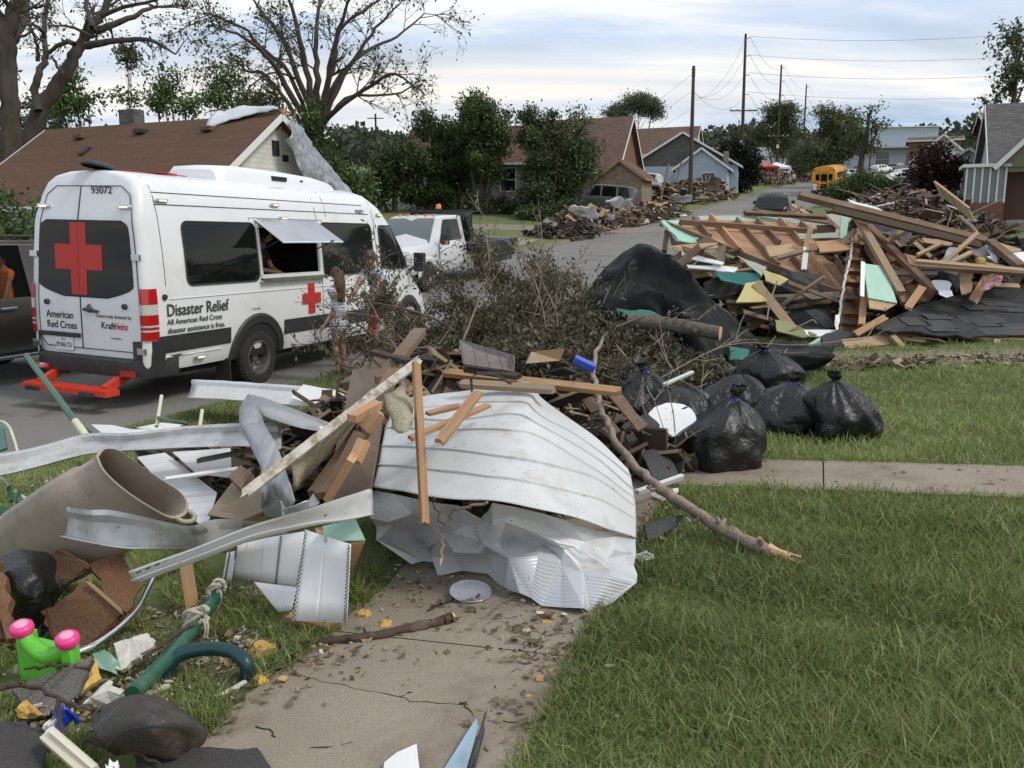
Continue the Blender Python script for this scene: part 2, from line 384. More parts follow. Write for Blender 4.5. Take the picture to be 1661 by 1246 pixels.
# ------------------------------------------------ base materials
m_lawn=M('lawn_soil',(.085,.120,.030),(.125,.150,.045),.95,1.3,dirt=(.19,.17,.09),dscale=.35,dth=(.58,.76),fine=(60,(.15,.16,.06)),bump=.6,bscale=40)
m_asphalt=M('asphalt',(.145,.137,.128),(.195,.185,.172),.85,.35,fine=(160,(.24,.22,.20),.35),dirt=(.075,.07,.066),dscale=.8,dth=(.55,.7),bump=.25,bscale=120)
m_conc=M('old_concrete',(.31,.265,.205),(.39,.335,.265),.9,1.4,fine=(190,(.15,.11,.08),.55),dirt=(.165,.12,.085),dscale=1.7,dth=(.5,.72),bump=.35,bscale=150)
m_gravel=M('gravel_dirt',(.24,.195,.15),(.32,.27,.21),.95,3,fine=(90,(.12,.10,.08)),dirt=(.14,.11,.08),dscale=2,bump=.6,bscale=60)
m_kerb=M('kerb_concrete',(.26,.23,.19),(.33,.30,.25),.9,3,fine=(80,(.14,.12,.09)),dirt=(.12,.10,.07),dscale=2)
# ------------------------------------------------ terrain
ys=[-40,-20,-8,0,2,4,6,8,10,12,14,17,20,23,26,30,33,37,41,45,50,58,67,77,86,100,115,132,155,177,200,230,265,300,370,450,560,700,1000,1500]
os_=[-1500,-700,-350,-200,-120,-80,-50,-35,-25,-18,-14,-11,-9.6,-9.05,-8.9,-8.83,-8.0,-6,-4.45,-3,-1,-.073,0,.07,.15,.5,1,2,3.5,5,7,9,11,13,15.5,17,20,30,45,70,120,200,400,800,1500]
def terrain_sheet(offs,yy,dz,skip=None):
    return [[V((KX+KS*y+o,y,T(KX+KS*y+o,y)+dz(o))) for o in offs] for y in yy]
g=MB(); g.grid(terrain_sheet(os_,ys,lambda o:-.06 if -8.87<o<-.05 else 0))
g.build('ground',m_lawn,kind='structure',smooth=40,org=V((0,0,0)))
yr=[y for y in ys if y<=300]; yr=sorted(set(yr+[-40+2*i for i in range(20,40)]))
g=MB(); g.grid([[V((KX+KS*y+o,y,prof(y)+.03*(1-((o+4.45)/4.45)**2))) for o in (-8.9,-7,-4.45,-2,0)] for y in yr]); g.build('road',m_asphalt,kind='structure',smooth=60,org=V((0,0,0)))
for o0,o1 in ((0,.16),(-9.06,-8.9)):
    g=MB()
    for a,b in zip(yr,yr[1:]):
        pass
    rows=[]
    for y in yr:
        x=KX+KS*y; z=prof(y); q=.09
        rows.append([V((x+o0,y,z-.05)),V((x+o0,y,z+q)),V((x+o1,y,z+q)),V((x+o1,y,z-.05))])
    g.grid(rows); g.build('kerb',m_kerb,kind='structure',org=V((0,0,0)))
# footway that runs with the street, and the walk that crosses the lawn
def strip(name,pts,w,mat,dz=.012,n=14,wob=0.0,th=.05):
    rows=[]; pts=[V(p) for p in pts]; rnd=random.Random(4)
    full=[]
    for a,b in zip(pts,pts[1:]):
        for k in range(n): full.append(a.lerp(b,k/n))
    full.append(pts[-1])
    for i,p in enumerate(full):
        d=(full[min(i+1,len(full)-1)]-full[max(i-1,0)]); d.z=0; d.normalize(); s=V((d.y,-d.x,0))
        wl=w/2+rnd.uniform(-wob,wob); wr=w/2+rnd.uniform(-wob,wob)
        r=[]
        for t in (-1.0,-1.0,-.5,0,.5,1.0,1.0):
            q=p+s*(t*(wl if t<0 else wr)); r.append(q)
        rows.append([V((q.x,q.y,T(q.x,q.y)+(dz if 0<k<6 else -th))) for k,q in enumerate(r)])
    g=MB(); g.grid(rows); return g.build(name,mat,kind='structure',org=V((0,0,0)))
SWD=V((.345,1,0)).normalized()
sw0=V((-.54,2.6,0))
def SWC(y): return sw0+V((.345,1,0))*(y-2.6)
SWW=1.12
# slabs of the footway, one by one with joints
for i in range(9):
    y0=-.9+i*1.42; strip('sidewalk_slab',[SWC(y0),SWC(y0+1.413)],SWW,m_conc,n=6,wob=.025,dz=.012)
wa=G(1175,768); wb=G(1661,785); wd=(wb-wa); wd.z=0; wd.normalize()
WK0=wa-wd*.6; 
for i in range(8): 
    a=WK0+wd*(1.25*i); strip('walk_slab',[a,a+wd*1.24],.74,m_conc,n=4,dz=.014+.004*(i%2))
strip('gravel_drive',[G(1290,583),G(1661,580),G(1900,580)],1.2,m_gravel,n=12,wob=.12,dz=.02)
strip('dirt_drive',[G(1010,395)+V((-14,3,0)),G(1090,372)],3.0,m_gravel,n=10,wob=.1,dz=.03)
strip('driveway',[onG(905,41,0)+V((-1.2,.5,0)),onG(870,41,0)+V((-11,3.5,0))],3.2,m_kerb,n=10,wob=.05,dz=.03)
strip('dirt_drive',[V((KX+KS*64-9.2,64,0)),V((KX+KS*64-20,68.5,0))],4,m_gravel,n=10,wob=.2,dz=.03)
def on_concrete(x,y,m=0.0):
    p=V((x,y,0)); d=p-sw0; a=abs(d.x*SWD.y-d.y*SWD.x)<SWW/2-m and y<11.5
    e=p-WK0; b=abs(e.x*wd.y-e.y*wd.x)<.37-m and e.dot(wd)>0
    return a or b
# ------------------------------------------------ lawn blades (nobody could count them)
m_blade=vcol('grass_blade',.55,.35,.25)
rng=np.random.default_rng(7)
def blades(name,n,ymin,ymax,xr,hgt,wid,pal,pw=1.5,keep=None,lean=.5,label=None,cell=None):
    u=rng.uniform(0,1,n*3); a=1-pw
    y=(ymin**a+(ymax**a-ymin**a)*u)**(1/a); x=rng.uniform(-1,1,n*3); lo,hi=xr; x=lo(y)+(hi(y)-lo(y))*(x*.5+.5)
    cl=np.sin(x*2.3+np.sin(y*1.7)*2)*np.sin(y*2.9+x*.7)+.6*np.sin(x*7.1+y*3.3)*np.sin(y*6.3-x*2.9)
    k=np.array([keep(a_,b_) for a_,b_ in zip(x,y)]) if keep else np.ones(len(x),bool)
    k&=rng.uniform(-1.6,1.5,len(x))<cl+1.0
    x=x[k][:n];y=y[k][:n];cl=cl[k][:n]; n=len(x)
    z=np.array([T(a_,b_) for a_,b_ in zip(x,y)])
    H=hgt*rng.uniform(.45,1.35,n)*(1+.25*cl); th=rng.uniform(0,2*PI,n)+.8*np.sin(x*1.3+y*.9); ln=np.abs(rng.normal(0,lean,n))+.15
    D=np.stack([np.cos(th)*ln,np.sin(th)*ln,np.ones(n)],1); D/=np.linalg.norm(D,axis=1)[:,None]
    ph=rng.uniform(0,2*PI,n); S=np.stack([np.cos(ph),np.sin(ph),np.zeros(n)],1)*(wid*rng.uniform(.6,1.3,n)*(.5+.14*y))[:,None]
    B=np.stack([x,y,z-.005],1); Mid=B+D*(H*.55)[:,None]
    D2=D.copy(); D2[:,:2]*=2.4; D2/=np.linalg.norm(D2,axis=1)[:,None]; D2[:,2]-=.15; Tp=Mid+D2*(H*.6)[:,None]
    q1=np.stack([B-S,B+S,Mid+S*.8,Mid-S*.8],1); q2=np.stack([Mid-S*.8,Mid+S*.8,Tp+S*.12,Tp-S*.12],1)
    v=np.stack([q1,q2],1).reshape(-1,3)
    pal=np.array(pal); i=rng.integers(0,len(pal),n); j=rng.integers(0,len(pal),n); w=rng.uniform(0,1,(n,1))
    pt=(np.sin(x*.9+1.3*np.sin(y*.6))*np.sin(y*1.1+.5)+1)/2
    c=(pal[i]*w+pal[j]*(1-w))*rng.uniform(.7,1.3,(n,1))*(.66+.58*pt[:,None]); dry=rng.uniform(0,1,n)<.05+.09*pt; c[dry]=np.array([.30,.26,.13])*rng.uniform(.6,1.1,(dry.sum(),1))
    return np_mesh(name,v,4,np.repeat(c,2,0),m_blade,label=label,cat='grass',kind='stuff')
GP=[(.19,.25,.062),(.25,.32,.08),(.13,.18,.052),(.34,.38,.15),(.21,.26,.085)]
blades('lawn_grass',270000,2.0,18,(lambda y:-.38*y-1.8,lambda y:.66*y+1.2),.074,.0023,GP,pw=1.75,
  keep=lambda x,y:(not on_concrete(x,y,.035)) and x>KX+KS*y+.2 and (y>5.5 or x>SWC(y).x or math.sin(x*9)*math.sin(y*8)+.3*math.sin(x*23+y*17)<-.02),label='shaggy green lawn grass around the sidewalk and walk')
blades('long_grass_tufts',26000,2.0,12,(lambda y:-.3*y-1.2,lambda y:.66*y+1.0),.105,.0030,[(.25,.30,.10),(.30,.33,.15),(.16,.22,.06)],pw=1.9,keep=lambda x,y:(not on_concrete(x,y,-.02)) and x>SWC(y).x,lean=.8,label='longer pale grass blades sticking out of the lawn')
# ------------------------------------------------ vehicle materials
m_white=M('white_paint',(.76,.77,.79),rough=.28,coat=.5,dirt=(.58,.56,.53),dscale=1.6,dth=(.50,.90),speck=(34,(.45,.42,.38),.72))
m_wred=M('red_vinyl',(.52,.025,.022),rough=.45)
m_black=M('black_plastic',(.022,.023,.025),(.04,.04,.042),.55,5,dirt=(.09,.08,.07),dscale=3,dth=(.6,.9))
m_glass=M('dark_glass',(.006,.008,.008),rough=.05,spec=.32)
m_glass2=M('tinted_glass',(.10,.12,.12),rough=.05,spec=.8,coat=.6)
m_rubber=M('tyre_rubber',(.018,.018,.018),(.035,.033,.03),.85,12,bump=.3)
m_steel=M('steel_rim',(.16,.155,.15),(.28,.27,.26),.45,4,metal=.7,dirt=(.10,.06,.04),dscale=5)
m_chrome=M('chrome',(.75,.76,.78),rough=.18,metal=1)
m_letter=M('dark_grey_lettering',(.045,.045,.05),rough=.5)
m_tred=M('red_lens',(.45,.012,.012),rough=.12,coat=.8)
m_tclear=M('clear_lens',(.55,.53,.53),rough=.1,coat=.8)
m_amber=M('amber_lens',(.75,.22,.03),rough=.15,coat=.6)
m_stepred=M('red_step_paint',(.62,.05,.025),(.50,.04,.02),.5,6,dirt=(.25,.06,.04),dscale=6,bump=.2)
m_lamp=M('marker_lens',(.85,.83,.60),rough=.2)
m_lampglow=m_lamp.copy(); m_lampglow.name='lit_marker'; b_=m_lampglow.node_tree.nodes['Principled BSDF']; b_.inputs['Emission Color'].default_value=(1,.95,.6,1); b_.inputs['Emission Strength'].default_value=.5
m_int=M('dark_interior',(.02,.02,.022),rough=.9)
m_skin=M('skin',(.42,.24,.16),(.48,.28,.19),.55,8)
m_skin2=M('tanned_skin',(.32,.17,.11),(.38,.21,.14),.55,8)
def wheel(par,name,c,ax,r,w,rimmat,deep=.06,holes=8,rr=.62,dual=False):
    """wheel part with tyre, rim, hub; axis ax points outward"""
    ax=V(ax); c=V(c)
    t=MB(); h=w/2
    t.lathe([(r*rr,-h*.9),(r*.80,-h),(r*.94,-h*.92),(r,-h*.62),(r*1.005,0),(r,h*.62),(r*.94,h*.92),(r*.80,h),(r*rr,h*.9),(r*(rr-.02),h*.6)],c,ax,40)
    for k in range(40):     # tread blocks
        a=ax.orthogonal().normalized(); b=ax.cross(a); th=2*PI*k/40; d=a*math.cos(th)+b*math.sin(th); tt=ax.cross(d)
        for s in (-.5,.5): t.box(c+d*(r*1.0)+ax*(s*h*.9),(.018,r*.09,h*.62),(d,tt,ax))
    ty=t.build('wheel',m_rubber,par,smooth=40,local=True)
    g=MB(); g.lathe([(r*rr,h*.9),(r*(rr-.03),h*.93),(r*(rr-.06),h*.7),(r*(rr-.1),h*.9-deep),(r*.42,h*.9-deep-.02),(r*.30,h*.9-deep+.015),(r*.16,h*.9-deep+.03),(r*.15,h*.9-deep+.07),(0.001,h*.9-deep+.075)],c,ax,40)
    g.build('rim',rimmat,ty,smooth=35,local=True)
    g=MB(); a=ax.orthogonal().normalized(); b=ax.cross(a)
    for k in range(holes):
        th=2*PI*k/holes; d=a*math.cos(th)+b*math.sin(th); g.lathe([(r*.055,0),(0.001,.004)],c+d*(r*.44)+ax*(h*.9-deep+.004),ax,10)
    g.build('rim_holes',m_int,ty,local=True)
    g=MB()
    for k in range(6):
        th=2*PI*(k+.5)/6; d=a*math.cos(th)+b*math.sin(th); g.lathe([(r*.03,0),(r*.03,.025),(0.001,.027)],c+d*(r*.24)+ax*(h*.9-deep+.02),ax,6)
    g.build('lug_nuts',m_steel,ty,local=True)
    return ty
# ------------------------------------------------ relief van (local: X forward from rear bumper, Y left, right side at y=0, Z up)
def body_loft(stations,half,zs,W):
    pass
VPROF=[(.90,.36),(.955,.50),(.985,.70),(.995,.95),(.990,1.25),(.975,1.45),(.955,1.75),(.925,2.05),(.885,2.30),(.865,2.36),(.82,2.54),(.74,2.68),(.62,2.755),(.40,2.80),(.0,2.82)]
ZT=[(0,2.82),(5.0,2.82),(5.25,2.79),(5.6,2.66),(5.9,2.45),(6.2,2.12),(6.5,1.72),(6.68,1.42),(6.95,1.27),(7.15,1.12),(7.27,.95),(7.33,.7),(7.345,.55)]
WT=[(0,1),(5.4,1),(6.3,.985),(6.9,.93),(7.15,.86),(7.3,.76),(7.345,.7)]
def zt(u): return float(np.interp(u,[a for a,_ in ZT],[b for _,b in ZT]))
def wt(u): return float(np.interp(u,[a for a,_ in WT],[b for _,b in WT]))
VZ=[z for _,z in VPROF]; VH=[v for v,_ in VPROF]
def half_at(z): return float(np.interp(z,VZ,VH))
def vside(u,z):            # half width of the body at station u and height z
    top=zt(u); zz=z
    if top<2.82 and z>.95: zz=.95+(z-.95)*(2.82-.95)/max(top-.95,.05)
    # keep the greenhouse flat: only the upper roof rounding is squeezed
    a=half_at(min(z,2.82)); b=half_at(min(zz,2.82)); k=.55 if top<2.8 else 0
    return (a*(1-k)+b*k)*wt(u)
def ulean(z): return .03+ (0 if z<1.2 else (z-1.2)*.035 if z<2.2 else .035+(z-2.2)*.20)
VW=.995
# heading solved from the wheels, bumper and doors
vh=.392; u_=V((math.sin(vh),math.cos(vh),0)); l_=V((-math.cos(vh),math.sin(vh),0)); vp,vr=-.014,.024
uu=(u_+V((0,0,vp))).normalized(); ll=(l_+V((0,0,vr))); ll=(ll-uu*ll.dot(uu)).normalized(); nn=uu.cross(ll)
VO=V((-4.24,10.02,0.02))+V((-.0647,.0268,0))
van=empty('relief_van',VO,'tall white disaster relief van with red crosses and an open serving window','van',mat=frame(VO,uu,ll*.957,nn))
def vb(s,u,z,e=0): return V((u,VW-s*(vside(u,z)+e),z))   # s=+1 right side (y small), -1 left side
# main shell: window openings cut where the glass stands
us=[.16,.3,.45,1.33,1.6,2.05,2.18,2.6,3.1,3.50,3.62,4.04,4.4,4.8,5.0,5.12,5.25,5.45,5.6,5.75,5.9,6.05,6.2,6.35,6.5,6.68,6.8,6.95,7.05,7.15,7.22,7.27,7.31,7.345]
tz=[.43,.52,.70,.95,1.20,1.50,1.62,1.85,2.20,2.28,2.40,2.54,2.68,2.755,2.80,2.82]
g=MB(); rows=[]
for u in us:
    top=zt(u); r=[]
    zl=[z if top>=2.81 else (z if z<=.5 else .5+(z-.5)*(top-.5)/(2.32)) for z in tz]
    for z in zl[:-1]:
        h=vside(u,z) if u<5.1 else half_at(.5+(z-.5)*2.32/(top-.5) if z>.5 else z)*wt(u)*1.0
        if u>=5.1:
            k=min(1,(u-5.1)/.5); h=(1-k)*vside(u,z)+k*h
        r.append((h,z))
    uo=(lambda z:ulean(z)+.10) if u<.2 else ((lambda z:ulean(z)+.22) if u<.31 else (lambda z:max(u,ulean(z)+.3)))
    if u>=.5: uo=lambda z:u
    rows.append([V((uo(z),VW-h,z)) for h,z in r]+[V((uo(2.82),VW,zl[-1]))]+[V((uo(z),VW+h,z)) for h,z in r[::-1]])
def vsk(u,z):   # same surface, as a function, for things laid on the right side
    i=max(0,min(len(us)-2,next((k for k in range(len(us)-1) if us[k]<=u<=us[k+1]),0)))
    t=(u-us[i])/(us[i+1]-us[i]) ; n=len(tz)
    def at(row):
        zz=[p.z for p in row[:n-1]]; yy=[p.y for p in row[:n-1]]; return float(np.interp(z,zz,yy))
    return at(rows[i])*(1-t)+at(rows[i+1])*t
hatch=lambda i,j: us[i]>=2.18-1e-6 and us[i+1]<=3.50+1e-6 and tz[j]>=1.50-1e-6 and tz[j+1]<=2.20+1e-6
# (tz has 1.40,1.55,1.85,2.10)
n0=g.vs([p for r in rows for p in r]); K=len(rows[0])
for i in range(len(rows)-1):
    for j in range(K-1):
        if j<15 and us[i+1]<5 and hatch(i,j): continue
        if tz[min(j,14)]<.7 and j<3 and 1.42<0: continue
        g.face((n0+i*K+j,n0+i*K+j+1,n0+(i+1)*K+j+1,n0+(i+1)*K+j))
# rear end: rounded ring then closed rear face
def ring(off,inset): 
    out_=[]
    for z in tz[:-1]: out_.append((ulean(z)+off,half_at(z)-inset,z-inset*.55*(z>2.3)))
    return out_
prev=n0
for off,ins in ((.06,.012),(.015,.04),(0,.075)):
    rr_=ring(off,ins); r=[V((a,VW-h,z)) for a,h,z in rr_]+[V((ulean(2.82)+off,VW,2.82-ins*.55))]+[V((a,VW+h,z)) for a,h,z in rr_[::-1]]
    b=g.vs(r)
    for j in range(K-1): g.face((b+j,b+j+1,prev+j+1,prev+j))
    prev=b
for j in range(15): g.face((prev+j,prev+K-1-j,prev+K-2-j,prev+j+1) if j<14 else (prev+14,prev+K-15,prev+15) )
vbod=g.build('body',m_white,van,smooth=38,local=True)
def rearpt(v,z,e=0): return V((ulean(z)-e,v,z))
# dark lower band, bumper, arches
def sidestrip(u0,u1,z0,z1,e,s=1,n=14,m=4,zf=None):
    r=[]
    for i in range(n+1):
        u=u0+(u1-u0)*i/n; a,b=(z0,z1) if zf is None else zf(u)
        r.append([ (V((u,vsk(u,a+(b-a)*j/m)-e,a+(b-a)*j/m)) if s>0 else V((u,2*VW-vsk(u,a+(b-a)*j/m)+e,a+(b-a)*j/m))) for j in range(m+1)])
    return r
for s in (1,-1):
    for a,b in ((.17,1.46),(2.60,5.62)):
        g=MB(); g.grid(sidestrip(a,b,.655,.865,.010,s),flip=s<0); g.build('side_rub_band',m_black,vbod,smooth=30,local=True)
    for xc in (2.03,6.30):
        g=MB(); r1=.56; rws=[]
        for k in range(17):
            a=PI*k/16; row=[]
            for rr,e in ((r1-.12,-.02),(r1-.10,.03),(r1,.035),(r1+.03,.012)):
                u=xc+rr*math.cos(a)*1.0; z=.42+rr*math.sin(a)*1.0; y=vsk(min(u,7.2),max(z,.44))-e; row.append(V((u,y if s>0 else 2*VW-y,z)))
            rws.append(row)
        g.grid(rws,flip=s<0); g.build('wheel_arch',m_black,vbod,smooth=40,local=True)
        g=MB(); rws=[]
        for k in range(17):
            a=PI*k/16; row=[]
            for rr in (.455,.01):
                u=xc+rr*math.cos(a); z=.42+rr*math.sin(a); y=vsk(min(u,7.2),max(z,.44))-.013; row.append(V((u,y if s>0 else 2*VW-y,max(z,.30))))
            rws.append(row)
        g.grid(rws,flip=s<0); g.build('wheel_well',m_int,vbod,local=True)
# lower grey-white skirt seam line and mouldings
for z,e,u0,u1 in ((2.56,.004,.35,4.95),(2.42,.004,.35,5.1),(1.30,.006,.40,5.2),(.60,.006,.3,1.3)):
    g=MB(); g.tube([V((u0+(u1-u0)*i/12,vsk(u0+(u1-u0)*i/12,z)-e,z)) for i in range(13)],.006,6); g.build('body_crease',m_letter if e==.004 else m_white,vbod,smooth=60,local=True)
def seam(pts,par=vbod,r=.005,name='panel_gap'): g=MB(); g.tube(pts,r,5); return g.build(name,m_letter,par,smooth=60,local=True)
seam([V((.36+.0*k,vsk(.36,z)-.001,z)) for k,z in enumerate(np.linspace(1.46,2.75,12))])
for u in (3.58,5.22):
    seam([V((u,vsk(u,z)-.001,z)) for z in np.linspace(.62,2.62,14)])
seam([V((3.85,vsk(3.85,z)-.001,z)) for z in np.linspace(2.35,2.72,6)])

# rear bumper
g=MB(); rws=[]
for k in range(25):
    t=-1+2*k/24; v=VW+t*1.0; 
    d=0.0 if abs(t)<.8 else (abs(t)-.8)*.9
    if abs(t)>.985: d=.55
    top=.62 if abs(t)>.80 else .60
    rws.append([V((.10+d,v,.36)),V((-.04+d,v,.38)),V((-.06+d,v,.48)),V((-.05+d,v,top-.03)),V((.0+d,v,top)),V((.12+d,v,top+.002))])
g.grid(rws); g.build('rear_bumper',m_black,van,smooth=45,local=True)
for s in (1,-1):
    g=MB(); v=VW-s*.86
    for (u0,z0,z1) in ((0.02,.60,.86),): pass
    rws=[[V((u,(VW-s*(.80+.21*min(1,(u+.03)*7+.0))) if u<.11 else (vsk(u,z) if s>0 else 2*VW-vsk(u,z))-s*.012,z)) for z in (.38,.5,.66,.82)] for u in (-.03,.03,.11,.2,.3)]
    g.grid(rws,flip=s>0); g.build('bumper_corner',m_black,van,smooth=40,local=True)
    g=MB(); g.box((-.055,VW-s*.72,.43),(.03,.22,.07)); g.build('rear_reflector',m_tred,van,local=True)
# rear doors: windows, gap lines, cross, hinges
def rpatch(lo,hi,zs_,e): return [[rearpt(lo(z)+(hi(z)-lo(z))*t,z,e) for t in np.linspace(0,1,9)] for z in zs_]
def halfr(z): return half_at(z)-.075
DC=VW+.09
for s in (1,-1):
    dr=MB(); zs_=np.linspace(.68,2.62,20)
    def lo(z): return DC+s*.006
    def hi(z):
        c=.10; k=0
        if z>2.62-c: k=c-math.sqrt(max(0,c*c-(z-2.62+c)**2))
        if z<.68+c: k=c-math.sqrt(max(0,c*c-(.68+c-z)**2))
        return VW+s*(half_at(z)-(.10 if s<0 else .17)-k)
    dr.grid(rpatch(lo,hi,zs_,.008),flip=s>0)
    d=dr.build('rear_door',m_white,van,smooth=30,local=True)
    # outline
    pts=[rearpt(DC+s*.004,z,.010) for z in zs_]+[rearpt(hi(z),z,.010) for z in zs_[::-1]]
    seam(pts+[pts[0]],d,.006,'door_gap')
    def wlo(z): return DC+s*.009
    def whi(z):
        t=(z-1.36)/(2.14-1.36); top=half_at(z)-.17; c=.13; k=0
        if z>2.14-c: k=c-math.sqrt(max(0,c*c-(z-2.14+c)**2))
        if z<1.42+c: k=(c-math.sqrt(max(0,c*c-(1.42+c-z)**2)))*1.6 if z>1.42 else c*1.6+(1.42-z)*3.2
        return VW+s*max(.05,(top-k))
    zw=sorted(set(list(np.linspace(1.30,1.46,8))+list(np.linspace(1.461,2.22,18))))
    def whi2(z):
        base=half_at(z)-.17
        # lower edge sweeps down towards the door gap
        if z<1.46:
            return VW+s*base*(1-((1.46-z)/.16)**1.8*.55)
        c=.10
        if z>2.22-c: base-=c-math.sqrt(max(0,c*c-(z-2.22+c)**2))
        return VW+s*base
    g=MB(); g.grid(rpatch(wlo,whi2,zw,.014),flip=s>0); w_=g.build('window',m_glass,d,smooth=30,local=True)
    # half of the red cross on this pane
    g=MB()
    for a,b,z0,z1 in ((.0,.135,1.33,2.19),(.135,.40,1.63,1.93)):
        g.grid([[rearpt(DC+s*(max(a,.003)+(b-max(a,.003))*t),z,.018) for t in (0,.5,1)] for z in np.linspace(z0,z1,8)],flip=s>0)
    g.build('red_cross',m_wred,w_,local=True)
    for z in (1.80,.70):
        g=MB(); g.box(rearpt(VW+s*(half_at(z)-.09),z,.02),(.03,.13,.075)); 
        for q in (-.04,0,.04): g.box(rearpt(VW+s*(half_at(z)-.09)+q,z+.015,.037),(.006,.012,.012))
        g.build('hinge',m_chrome,d,local=True,bev=.006)
    g=MB(); g.lathe([(.034,0),(.034,.03),(.028,.04),(.001,.04)],rearpt(VW+s*(.66),1.22,.008),(-1,0,0),16); g.build('door_stop',m_black,d,smooth=40,local=True)
    g=MB(); g.box(rearpt(VW+s*(.68),2.38,.028),(.045,.21,.055),(V((1,0,0)),V((0,1,-.0)),V((0,0,1)))); mk=g.build('marker_light',m_chrome,d,local=True,bev=.02)
    g=MB(); g.box(rearpt(VW+s*(.68),2.374,.054),(.01,.12,.022)); g.build('marker_lens',m_lampglow,mk,local=True)
    g=MB()
    for (z0,z1,mm) in ((.83,.93,0),(.93,.955,1),(.955,.985,0),(.985,1.01,1),(1.01,1.13,0),(1.13,1.255,1),(1.255,1.44,0)):
        g.m=mm
        rw=[]
        for z in (z0+.002,z1-.002):
            h=half_at(z); rw.append([V((ulean(z)-.016+.0,VW-s*(h-.10),z)),V((ulean(z)-.018,VW-s*(h-.045),z)),V((ulean(z)+.02,VW-s*(h-.0),z)),V((.10,VW-s*(h+.014),z)),V((.20,VW-s*(h+.012),z)),V((.205,VW-s*(h-.02),z))])
        g.grid(rw,flip=s<0)
    g.build('tail_light',[m_tred,m_tclear],van,smooth=25,local=True)
# the text stands on the right-hand (seen) door, mirrored order along -Y
rx=V((0,-1,0)); rz=V((-.02,0,1)).normalized(); rn=rx.cross(rz).normalized()
def rtext(s,size,v,z,name='lettering',mat=m_letter,bold=False,shear=0,sx=1): return textmesh(s,size,name,van,mat,frame(rearpt(v,z,.012),rx,rz,rn),bold,shear,sx=sx)
rtext('93072',.125,DC-.18,2.53,'fleet_number',bold=True,sx=1.12)
rtext('American',.125,VW+.70,1.03,bold=True,sx=.98); rtext('Red Cross',.125,VW+.70,.905,bold=True,sx=.98)
rtext('Generously donated by',.062,VW-.16,1.07); rtext('Kraft',.115,VW-.24,.94,bold=True); rtext('Heinz',.115,VW-.45,.94,mat=m_wred,bold=True,shear=.35,sx=.85); rtext('Foundation',.036,VW-.40,.82)
g=MB(); g.box(rearpt(VW+.48,.83,.02),(.03,.72,.055)); g.build('plate_light_bar',m_black,van,local=True,bev=.008)
g=MB(); g.box(rearpt(VW+.40,.715,.02),(.006,.31,.155)); pl=g.build('licence_plate',M('plate',(.72,.74,.78),rough=.4),van,local=True,bev=.004)
textmesh('39 046 CU',.085,'plate_number',pl,M('plate_ink',(.06,.06,.12),rough=.5),frame(rearpt(VW+.545,.675,.026),rx,rz,rn),sx=.72)
textmesh('Illinois',.03,'plate_state',pl,M('plate_ink_red',(.35,.08,.12),rough=.5),frame(rearpt(VW+.45,.762,.026),rx,rz,rn))
g=MB(); g.lathe([(.055,0),(.05,.012),(.001,.014)],rearpt(VW-.06,1.17,.008),(-1,0,0),18); g.build('handle_recess',m_steel,van,smooth=30,local=True)
g=MB(); g.tube([rearpt(VW+.03,1.155,.02),rearpt(VW-.0,1.16,.045),rearpt(VW-.19,1.145,.045),rearpt(VW-.22,1.14,.02)],[.016,.02,.02,.014],8); g.build('door_handle',m_black,van,smooth=40,local=True)
g=MB(); g.box((.27,VW+.02,2.775),(.06,.36,.05)); g.build('brake_light',m_tred,van,local=True,bev=.015)
g=MB(); g.lathe([(.001,.075),(.06,.07),(.10,.045),(.11,.02),(.10,0)],(.30,VW-.02,2.815),(0,0,1),20); g.v=[((x-.30)*2.0+.30,(y-VW+.02)*1.5+VW-.02,z+(.10-(x-.3))*.25) for x,y,z in g.v]; g.build('camera_pod',m_black,van,smooth=40,local=True)
# red step under the bumper with arms
g=MB(); g.box((-.30,VW-.02,.235),(.20,1.42,.07)); 
for k in range(30): g.box((-.30,VW-.70+k*.047,.274),(.17,.012,.012))
st=g.build('rear_step',m_stepred,van,local=True)
for v in (-.42,.50): g=MB(); g.box((-.41,VW+v,.215),(.03,.22,.05)); g.build('step_pad',m_black,st,local=True)
for v in (VW-.55,VW+.55): g=MB(); g.plank(V((-.25,v,.25)),V((.25,v,.46)),.09,.10); g.build('step_arm',m_stepred,st,local=True)
g=MB(); g.box((3.4,VW,.42),(5.6,1.5,.18)); g.box((2.03,VW,.38),(.12,1.3,.12)); g.build('underbody',m_int,van,local=True)
g=MB(); g.tube([V((.4,.35,.35)),V((.9,.3,.33)),V((1.5,.3,.36))],.05,8); g.build('exhaust',m_steel,van,local=True)
wheel(van,'w',(2.03,.12,.385),(0,-1,0),.385,.26,m_steel,deep=.15)
wheel(van,'w',(2.03,2*VW-.12,.385),(0,1,0),.385,.26,m_steel,deep=.15)
wheel(van,'w',(6.30,.13,.385),(0,-1,0),.385,.22,m_steel,deep=.05)
wheel(van,'w',(6.30,2*VW-.13,.385),(0,1,0),.385,.22,m_steel,deep=.05)
g=MB(); g.box((1.40,.10,.28),(.02,.24,.34)); g.build('mud_flap',m_rubber,van,local=True)
